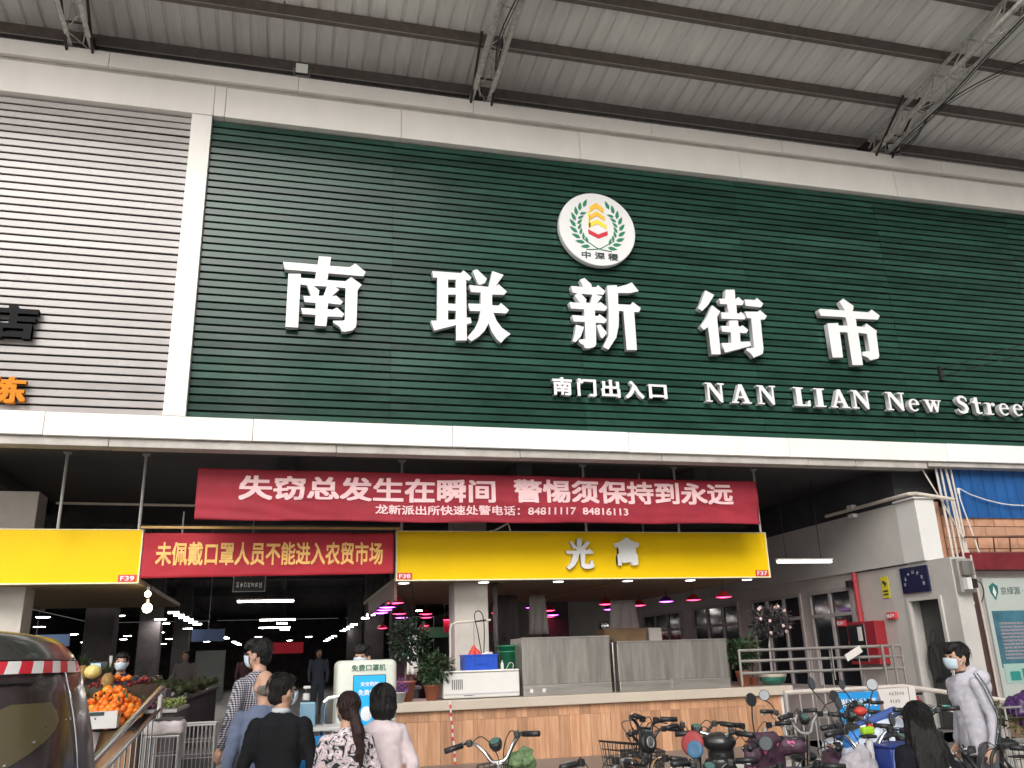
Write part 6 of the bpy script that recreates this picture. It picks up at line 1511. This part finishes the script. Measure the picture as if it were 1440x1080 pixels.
def bag(col, name='plastic_bag', c=(0,.2,-.2), r_=(.15,.13,.12), lab='x', m=None):
    return None

B1 = ebike(1.60, 6.05, R(-14), 'leftmost bike before the counter, chrome swept handlebar and green cloth in its basket', bz=1.16, sw=.31, meter=True, basket=('wire',(.05,.05,.05)), steer=R(-10), lean=R(-9))
B2 = ebike(2.55, 6.5, R(16), 'black bike with tall cross braced handlebar and round lamp', bz=1.19, style='u', bars=m_black_m, round_lamp=True, meter=False, basket=('wire',(.015,.015,.015)), sw=.22, lean=R(7), steer=R(8))
B2b = ebike(2.30, 5.7, R(26), 'black bike with brass coloured brake tube in front of the round lamp bike', bz=1.0, style='swan', bars=mat('brass_bar',(.60,.40,.22),.25,metal=1), meter=False, basket=('solid',(.02,.02,.022)), sw=.28, lean=R(4), steer=R(12))
def ex3(t, H, bz):
    MB().lathe([(.06,.0),(.08,.01),(.09,.03),(.08,.05),(.06,.055)], (-.17,-.02,bz-.05), 24, (-.4,-1,.2)).build('child_wheel_ring', mat('ring_red',(.35,.05,.055),.6), t, True)
    MB().lathe([(.03,.02),(.055,.015),(.065,.04),(.055,.06),(.03,.05)], (-.15,-.05,bz-.09), 24, (-.4,-1,.2)).build('child_wheel_hub', mat('ring_blue',(.07,.17,.30),.6), t, True)
B3 = ebike(3.15, 6.25, R(-28), 'black scooter with thick grips and a red and blue round child seat ring', bz=1.10, style='x', sw=.27, scooter=True, steer=R(-14), extra=ex3, mirrors=((.36,-.05,1.06,1),), wmirror=.05, meter=False)
B4 = ebike(3.52, 6.15, R(14), 'scooter wrapped in a purple padded cover printed with pink hearts, left of two', bz=1.02, style='swan', sw=.26, mirrors=((-.10,-.04,1.36,-1),), extra=lambda t,H,bz: quilt(t,H,bz+.07), lean=R(-3))
B4b = ebike(4.03, 6.1, R(22), 'scooter wrapped in a purple padded cover with pink flamingos, right of two', bz=.97, style='swan', sw=.28, mirrors=((.02,-.04,1.30,1),(-.10,.10,1.44,-1)), extra=lambda t,H,bz: quilt(t,H,bz+.0), steer=R(10), lean=R(2))
def ex5(t, H, bz):
    MB().ell((.10,-.14,bz+.0),(.035,.02,.05),14,10).build('red_reflector', mat('lamp_lens',(.45,.02,.02)), t, True); MB().box((.04,-.165,bz+.0),(.15,-.158,bz+.012)).build('reflector_bar', m_txt_white, t)
    b = MB(); b.ell((.0,.05,bz-.12),(.17,.14,.16)); b.ell((-.02,.0,bz-.3),(.18,.16,.14)); remesh(b, 'black_rain_cover', .014, 2, m_black, t, lambda p: .02*noise.noise(p*12))
B5 = ebike(4.55, 6.6, R(-18), 'black covered scooter with a raised round mirror and a red reflector', bz=1.06, style='x', sw=.26, scooter=True, mirrors=((.20,-.03,1.40,1),), extra=ex5, meter=False)
def ex6(t, H, bz):
    MB().bbox((-.045,-.06,bz+.015),(.045,.0,bz+.065), .015,3).build('lime_display', mat('lime_cap',(.35,.62,.03),.35), t); MB().bbox((-.05,-.07,bz-.01),(.05,.005,bz+.012), .01).build('display_base', m_black, t)
    MB().tube([(0,-.03,bz-.45),(0,-.035,bz-.02)], .024, 10).build('white_stem', m_white, t)
B6 = ebike(3.92, 5.55, R(-4), 'bike with a white stem and a lime green display cap', bz=1.11, style='x' if False else 'swan', sw=.30, meter=False, extra=ex6, steer=R(-12))
B7 = ebike(4.95, 7.2, R(10), 'bike with a red hooded light below the blue sign', bz=1.10, style='swan', sw=.28, colour=(.1,.01,.02), steer=R(14), extra=lambda t,H,bz: MB().ell((.06,-.08,bz+.05),(.06,.05,.04),16,10).build('red_hood', m_red_plastic, t, True))
B8 = ebike(5.5, 7.6, R(-12), 'dark bike behind the person with long black hair', bz=1.05, style='swan', sw=.30, steer=R(-8))
B9 = ebike(6.35, 7.9, R(15), 'bike with a mint green covered handle left of the hoodie man', bz=1.05, style='swan', sw=.27, grip=mat('mint_grip',(.10,.55,.48),.4), steer=R(10))
B10 = ebike(4.75, 7.9, R(-24), 'grey bike farthest back beside the counter end', bz=1.08, style='u', bars=m_rod, sw=.25, mirrors=((-.2,-.04,1.28,-1),), wmirror=.05, meter=False)
B11 = ebike(4.35, 7.0, R(20), 'black bike with silver bars half hidden behind the covered scooters', bz=1.12, style='swan', bars=m_rod, sw=.29, steer=R(-20), mirrors=((.30,-.04,1.30,1),), wmirror=.045)
B12 = ebike(5.15, 6.5, R(-30), 'dark bike with black upright bars just left of the draped white sheet', bz=1.14, style='u', bars=m_black_m, sw=.26, steer=R(16), meter=True, basket=('wire',(.02,.02,.02)))
B13 = ebike(5.75, 8.2, R(24), 'dark bike with a tall black bar behind the red carton shelf', bz=1.12, style='x', bars=m_black_m, sw=.28, scooter=True, colour=(.03,.03,.035), mirrors=((-.30,-.04,1.34,-1),), wmirror=.045)
B14 = ebike(2.95, 7.1, R(-8), 'black bike standing deeper between the lamp bike and the ringed scooter', bz=1.06, style='swan', bars=m_black_m, sw=.27, steer=R(25), basket=('wire',(.03,.03,.03)))
B15 = ebike(4.15, 5.75, R(35), 'low black scooter nearest the camera beside the white bag', bz=.98, style='x', bars=m_black_m, sw=.26, scooter=True, colour=(.02,.02,.025), mirrors=((.26,-.04,1.18,1),), wmirror=.045)
for i, (x, y, a_, z, st_, sc_, lab) in enumerate(((2.02,5.75,R(12),1.00,'swan',False,'low black bike between the chrome bar bike and the brass tube bike'),(2.72,5.55,R(-20),.97,'u',False,'low black bike in front of the round lamp bike'),
        (3.22,5.35,R(8),.95,'x',True,'low dark scooter in front of the left purple cover'),(4.50,5.95,R(-14),1.04,'swan',False,'dark bike squeezed right of the white bag'),(4.62,5.3,R(18),.98,'swan',False,'low dark bike left of the hoodie man'),(3.30,6.9,R(-16),1.10,'swan',False,'tall silver barred bike behind the left purple cover'),(3.85,6.95,R(12),1.06,'u',False,'black upright bar bike behind the right purple cover'))):
    ebike(x, y, a_, lab, bz=z, style=st_, bars=m_black_m if i % 3 else m_rod, sw=.26+.01*(i%3), scooter=sc_, steer=R((-18,12,-8,20,-14,9,-22)[i]), colour=((.02,.02,.02),(.05,.01,.015),(.02,.03,.05))[i%3], meter=bool(i%2), basket=('wire',(.03,.03,.03)) if i in (1,4) else None)
# number plates and price tags on the near bikes
for bk, col_, lab in ((B1,(.55,.55,.52),'plate'),(B2,(.10,.30,.55),'plate'),(B3,(.5,.5,.5),'plate'),(B5,(.5,.5,.5),'plate'),(B6,(.10,.30,.55),'plate')):
    pl = MB().box((-.09,-1.30,.52),(.09,-1.292,.66)).build('number_plate', mat('plate_%02d'%int(col_[0]*99), col_, .5), bk)
# loads carried by the bikes
def sack(name, label, cat, pos, r_, m, amp=.02, extra=None):
    t = thing(name, label, cat, pos); x, y, z = pos
    b = MB(); b.ell((x,y,z),r_,20,14); b.ell((x+r_[0]*.3,y,z+r_[2]*.6),(r_[0]*.5,r_[1]*.5,r_[2]*.6)); remesh(b, 'sack', .012, 2, m, t, lambda p: amp*noise.noise(p*14)+amp*.5*noise.noise(p*33))
    if extra: extra(t)
    return t
sack('green_cloth', 'pale green cloth bundled in the basket of the leftmost bike', 'cloth', (1.62,6.20,1.02), (.11,.09,.07), mat('cloth_green',(.16,.25,.11),.6,var=.5,scale=20), .035)
t = thing('pink_tag', 'pink handwritten tag hung on the black basket', 'tag', (2.45,6.1,.98)); MB().box((2.44,5.42,.90),(2.53,5.425,.99), Matrix.Rotation(R(12),3,'Y')).build('card', mat('tag_pink',(.72,.42,.48),.6), t); marks('handwriting', t, (2.45,5.419,.925), UX, 2, .07, .05, mat('tag_red',(.5,.05,.12),.6))
m_film = mat('clear_white_film', (.62,.68,.78), .3, var=.12, scale=8, bump=.3, bscale=20)
sack('white_bag', 'white and blue plastic bag bulging from a scooter basket', 'bag', (4.18,5.9,.93), (.20,.17,.17), m_film)
sack('blue_bag', 'blue plastic bag inside the white one', 'bag', (4.10,5.92,1.02), (.10,.09,.09), mat('bag_blue',(.04,.22,.60),.4))
t = thing('white_blue_cover', 'white sheet with a blue edge draped over a bike behind the lime display', 'cover', (4.75,6.6,.6))
b = MB(); b.loft([((4.72,6.7,.60),.42,.20),((4.75,6.7,.95),.42,.20),((4.85,6.7,1.08),.30,.14),((4.95,6.7,1.12),.14,.08)],24)
remesh(b, 'sheet', .016, 3, m_film, t, lambda p: .025*noise.noise(p*6))
b = MB(); b.cap((4.42,6.62,1.02),.03,(5.0,6.64,1.17),.045); remesh(b, 'blue_edge', .012, 2, mat('sheet_blue',(.05,.10,.32),.5), t)
t = thing('blue_basket', 'blue ribbed plastic basket beside the person with long black hair', 'basket', (4.05,5.5,.85))
MB().bbox((3.95,5.35,.82),(4.22,5.6,1.05), .02).build('shell', mat('basket_navy',(.02,.05,.26),.4), t)
b = MB()
for k in range(8): b.box((3.96+k*.032,5.338,.85),(3.975+k*.032,5.3495,1.04), Matrix.Rotation(R(8),3,'Y'))
b.build('rib', mat('rib_pale',(.25,.32,.62),.4), t)
MB().box((3.94,5.34,1.051),(4.23,5.61,1.063)).build('rim', mat('basket_navy',(.02,.05,.26)), t)
sack('grey_bag', 'crumpled pale grey bag left of the blue ribbed basket', 'bag', (3.80,5.5,.90), (.13,.10,.14), mat('bag_grey',(.45,.42,.45),.6,var=.2))
# red things and baskets at the far right behind the hoodie man
sack('purple_bag', 'dark purple plastic bag in a wire trolley right of the hoodie man', 'bag', (7.05,7.4,1.06), (.20,.16,.15), mat('bag_purple',(.05,.015,.09),.3), .03)
def wtrolley(x,y,z,w,d,h,label):
    t = thing('wire_trolley', label, 'trolley', (x,y,z), 'wire trolleys right of the hoodie man', 0, world=False); b = MB()
    for k in range(13):
        u = -w/2+w*k/12
        for yy_ in (-d/2,d/2): b.tube([(u,yy_,.0),(u,yy_,h)], .003, 4)
        b.tube([(-w/2,-d/2,h*k/12),(w/2,-d/2,h*k/12)], .003, 4)
    b.build('wire_mesh', mat('wire_olive',(.16,.15,.11),.5,metal=.3), t, kind='stuff')
    MB().tube([(-w/2,-d/2,h),(w/2,-d/2,h),(w/2,d/2,h),(-w/2,d/2,h),(-w/2,-d/2,h)], .011, 6).build('rim', m_rod, t)
    b = MB()
    for sx in (-1,1):
        for sy in (-1,1): b.tube([(sx*w/2,sy*d/2,0),(sx*w/2,sy*d/2,h)], .010, 6)
    b.build('corner_post', m_rod, t)
    MB().box((-w/2+.01,-d/2+.01,.02),(w/2-.01,d/2-.01,h*.35)).build('contents', m_dark, t); return t
wtrolley(7.1,7.6,0,.75,.6,1.10,'tall wire trolley holding the purple bag')
wtrolley(6.9,7.0,0,.6,.5,.82,'lower wire trolley in front of the purple bag')
m_veg = mat('mixed_veg', (.14,.12,.05), .6, var=.8, scale=14)
t = thing('produce_pile', 'pile of mixed brownish greens in the wire trolleys', 'produce', (7.0,7.3,.8)); b = MB()
for q in range(420):
    p = Vector((rnd.uniform(6.65,7.45), rnd.uniform(6.8,7.8), 0)); p.z = .78+rnd.uniform(0,.12)+(p.y-6.8)*.26
    a_ = Vector((rnd.gauss(0,1),rnd.gauss(0,1),rnd.gauss(0,.6))).normalized()*.05; c_ = a_.cross(Vector((rnd.random(),rnd.random(),1))).normalized()*.018
    b.bm.faces.new([b.bm.verts.new(v) for v in (p-a_, p+c_, p+a_, p-c_)])
b.build('leaves', m_veg, t, kind='stuff')
for x, y, z, r_, m, lab in ((6.62,6.62,.80,.085,mat('mint',(.12,.60,.55),.35),'mint green round helmet at the right edge bottom'),(6.33,6.60,.90,.02,mat('lime_ball',(.5,.55,.05),.4),'small yellow green knob above the mint helmet')):
    t = thing('helmet' if r_ > .05 else 'knob', lab, 'helmet' if r_ > .05 else 'knob', (x,y,z))
    MB().ell((x,y,z),(r_,r_*1.2,r_*.9),20,12).build('shell', m, t, True); MB().tube([(x-r_*1.02,y,z-r_*.2),(x,y-r_*1.22,z-r_*.25),(x+r_*1.02,y,z-r_*.2)], r_*.08, 6, smoothn=4).build('band', m_black, t); MB().tube([(x,y,z-r_*.7),(x,y,.5)], .01, 6).build('support', m_black, t)
t = thing('fire_extinguisher', 'dark red fire extinguisher cylinder behind the front railing', 'extinguisher', (7.5,9.4,0))
MB().lathe([(.06,0),(.075,.02),(.075,.46),(.05,.52),(.02,.54),(.02,.57)], (7.35,9.3,.55), 20).build('cylinder', mat('ext_red',(.30,.02,.03),.3), t, True); MB().box((7.30,9.28,1.13),(7.42,9.32,1.16)).build('valve', m_black, t); MB().box((7.2,9.15,0),(7.5,9.45,.548)).build('stand', m_dark, t)
t = thing('red_carton', 'row of red printed cartons behind the bikes under the notice', 'carton', (6.5,8.6,.7))
for k in range(3): MB().bbox((6.15+k*.24,8.5,.60),(6.37+k*.24,8.7,.80), .005).build('carton', m_red_plastic if k%2 else mat('carton_brown',(.18,.06,.03),.6), t)
MB().box((6.1,8.45,0),(6.95,8.75,.598)).build('shelf', m_dark, t)

# =================================================================== POTTED PLANTS
def plant(x, y, z, label, pot, potm, crown, leaf, n=700, ll=.05, trunk=.2, flowers=0, potshape='cone', trm=m_bark):
    t = thing('potted_plant', label, 'plant', (x,y,z)); pr, ph = pot; (cx_,cy_,cz_),(ax,ay,az) = crown
    if potshape == 'cone': prf = [(pr*.7,0),(pr,ph*.9),(pr*1.08,ph*.9),(pr*1.08,ph),(pr*.9,ph),(pr*.85,ph*.85)]
    else: prf = [(pr*.6,0),(pr*.95,ph*.35),(pr,ph*.6),(pr*.9,ph*.85),(pr*1.05,ph),(pr*.9,ph),(pr*.8,ph*.8)]
    MB().lathe(prf, (x,y,z), 26).build('pot', potm, t, True)
    MB().lathe([(pr*.84,ph*.84),(pr*.6,ph*.87)], (x,y,z), 16).build('soil', m_dark, t)
    tb_ = MB(); tb_.tube([(x,y,z+ph*.8),(x+.01,y,(z+ph+cz_)/2),(cx_,cy_,cz_)], .018, 7, r2=.010)
    for q in range(9):
        a_ = rnd.uniform(0,6.28); e_ = Vector((cx_+ax*.75*math.cos(a_), cy_+ay*.7*math.sin(a_), cz_+rnd.uniform(-.4,.8)*az)); tb_.tube([(x+.005,y,cz_-az*.7),tuple(Vector((cx_,cy_,cz_)).lerp(e_,.5)+Vector((0,0,-.02))),e_], .006, 5, r2=.003)
    tb_.build('stem', trm, t)
    b = MB()
    for q in range(n):
        d = Vector((rnd.gauss(0,1),rnd.gauss(0,1),rnd.gauss(0,1))).normalized(); rr_ = rnd.random()**.45
        if noise.noise(d*2.2+Vector((x,y,z))) < -.12 and rr_ > .62: continue
        p = Vector((cx_+d.x*ax*rr_, cy_+d.y*ay*rr_, cz_+d.z*az*rr_))
        f = (d*.8+Vector((rnd.gauss(0,.5),rnd.gauss(0,.5),rnd.gauss(0,.4)-.2))).normalized(); s_ = f.cross(Vector((rnd.gauss(0,.4),rnd.gauss(0,.4),1))).normalized(); l_ = ll*rnd.uniform(.6,1.2); w_ = l_*.24
        up = f.cross(s_)*l_*.08
        V = [b.bm.verts.new(v) for v in (p, p+f*l_*.45+s_*w_+up, p+f*l_, p+f*l_*.45-s_*w_+up)]
        b.bm.faces.new(V)
    b.build('foliage', leaf, t, kind='stuff')
    for q in range(flowers):
        d = Vector((rnd.gauss(0,1),-abs(rnd.gauss(0,.7)),rnd.gauss(.35,.8))).normalized(); p = Vector((cx_+d.x*ax*.92, cy_+d.y*ay, cz_+d.z*az*.95)); b = MB()
        for k in range(7):
            a_ = k*.9; c0 = p+Vector((math.cos(a_)*.013,-.01,math.sin(a_)*.013)); b.ell(c0,(.014,.009,.014),8,6)
        b.build('flower', m_flower, t, True)
    return t
plant(6.70,12.25,1.19,'leafy green shrub in a terracotta pot at the right end of the counter',(.105,.22),m_terra,((6.68,12.22,1.66),(.27,.2,.20)),m_leaf,n=750,ll=.09)
plant(7.22,12.3,1.19,'flowering shrub with pale pink blooms in a green glazed pot',(.20,.20),mat('glaze_green',(.03,.16,.12),.2,var=.3,scale=20,coat=.6),((7.30,12.3,2.13),(.36,.25,.24)),mat('leaf_purplish',(.05,.045,.048),.5,var=.7,scale=12),n=1500,ll=.08,flowers=13,potshape='round',trm=m_frame)
MB().lathe([(.205,.12),(.208,.14),(.205,.16)], (7.22,12.3,1.19), 26).build('pot_band', m_slab, bpy.data.objects['potted_plant.001'])
plant(1.62,12.25,1.19,'tall bushy dark plant at the left end of the counter behind the mask machine',(.14,.26),m_terra,((1.66,12.2,1.98),(.30,.24,.30)),m_leaf_d,n=1500,ll=.075)
plant(1.98,12.2,1.19,'lower green leafy plant in a brown pot left of the freezer',(.11,.20),m_terra,((2.02,12.15,1.60),(.25,.2,.21)),m_leaf,n=800,ll=.085)
plant(1.50,11.95,1.19,'small plant with purple flowers beside the mask machine',(.09,.13),m_white,((1.48,11.93,1.40),(.15,.12,.10)),mat('leaf_purple',(.22,.08,.30),.5,var=.7,scale=15),n=260,ll=.05)
plant(6.98,12.45,1.19,'thin leafy seedling between the shrub and the flowering plant',(.07,.12),m_terra,((6.95,12.4,1.75),(.16,.12,.22)),m_leaf,n=200,ll=.09)

# =================================================================== STREET BEHIND THE CAMERA (unseen, but mirrored in the slats)
def tree(x, y, h, rr, label):
    t = thing('street_tree', label, 'tree', (x,y,0), 'trees across the street'); b = MB(); b.tube([(x,y,0),(x+.2,y,h*.3),(x,y,h*.6)], .28, 10, r2=.14)
    for q in range(7): a_ = q*.9; b.tube([(x,y,h*(.35+.03*q)),(x+math.cos(a_)*rr*.6,y+math.sin(a_)*rr*.6,h*(.6+.04*q))], .10, 6, r2=.03)
    b.build('trunk', m_bark, t); b = MB()
    for q in range(2600):
        d = Vector((rnd.gauss(0,1),rnd.gauss(0,1),rnd.gauss(0,1))).normalized(); r_ = rnd.random()**.4
        if noise.noise(d*1.8+Vector((x,0,0))) < -.05 and r_ > .55: continue
        p = Vector((x+d.x*rr*r_, y+d.y*rr*r_, h*.7+d.z*h*.30*r_)); s1 = Vector((rnd.gauss(0,1),rnd.gauss(0,1),rnd.gauss(0,1))).normalized()*.28; s2 = s1.cross(Vector((rnd.random(),1,rnd.random()))).normalized()*.2
        b.bm.faces.new([b.bm.verts.new(v) for v in (p-s1,p+s2,p+s1,p-s2)])
    b.build('crown', m_leaf_tree, t, kind='stuff')
for x, y, h, rr, l in ((7,-11,12.5,4.2,'broad street tree right of the camera'),(13.5,-12,14,4.5,'tall street tree farther right'),(20,-11,12,4,'street tree at the far right across the street'),(-5.5,-13,16,3.4,'street tree left across the street'),(1.2,-16,17,2.8,'slim street tree straight behind'),(26,-14,14,4.5,'last street tree on the right'),(-11,-10,14,4.0,'unseen broad street tree added far left to weaken the slat reflection')): tree(x,y,h,rr,l)  # far left tree added out of view to weaken the slat reflection

t = thing('apartment_block', 'unseen grey apartment block behind the camera, added for its slat reflection', 'building', (28,-22,0))  # block added out of view for its dark reflection in the right slats
m_blk = mat('block_render',(.42,.42,.40),.8,var=.15,scale=.5)
MB().box((9,-30,0),(52,-20,27)).build('wall', m_blk, t)
MB().box((8.7,-30.3,27.01),(52.3,-19.7,27.5)).build('roof', m_frame, t)
fw = MB().box((0,0,0),(1.7,.08,1.6)).mesh('window'); fw.materials.append(m_frame)
gw = MB().box((.1,.0805,.1),(1.6,.10,1.5)).mesh('pane'); gw.materials.append(m_glass_dark)
for fl in range(8):
    for c_ in range(13):
        f = bpy.data.objects.new('window', fw); C.objects.link(f); f.parent = t; f.location = Vector((10.2+c_*3.2,-19.999,1.6+fl*3.2)) - Vector((28,-22,0))
        g = bpy.data.objects.new('pane', gw); C.objects.link(g); g.parent = f
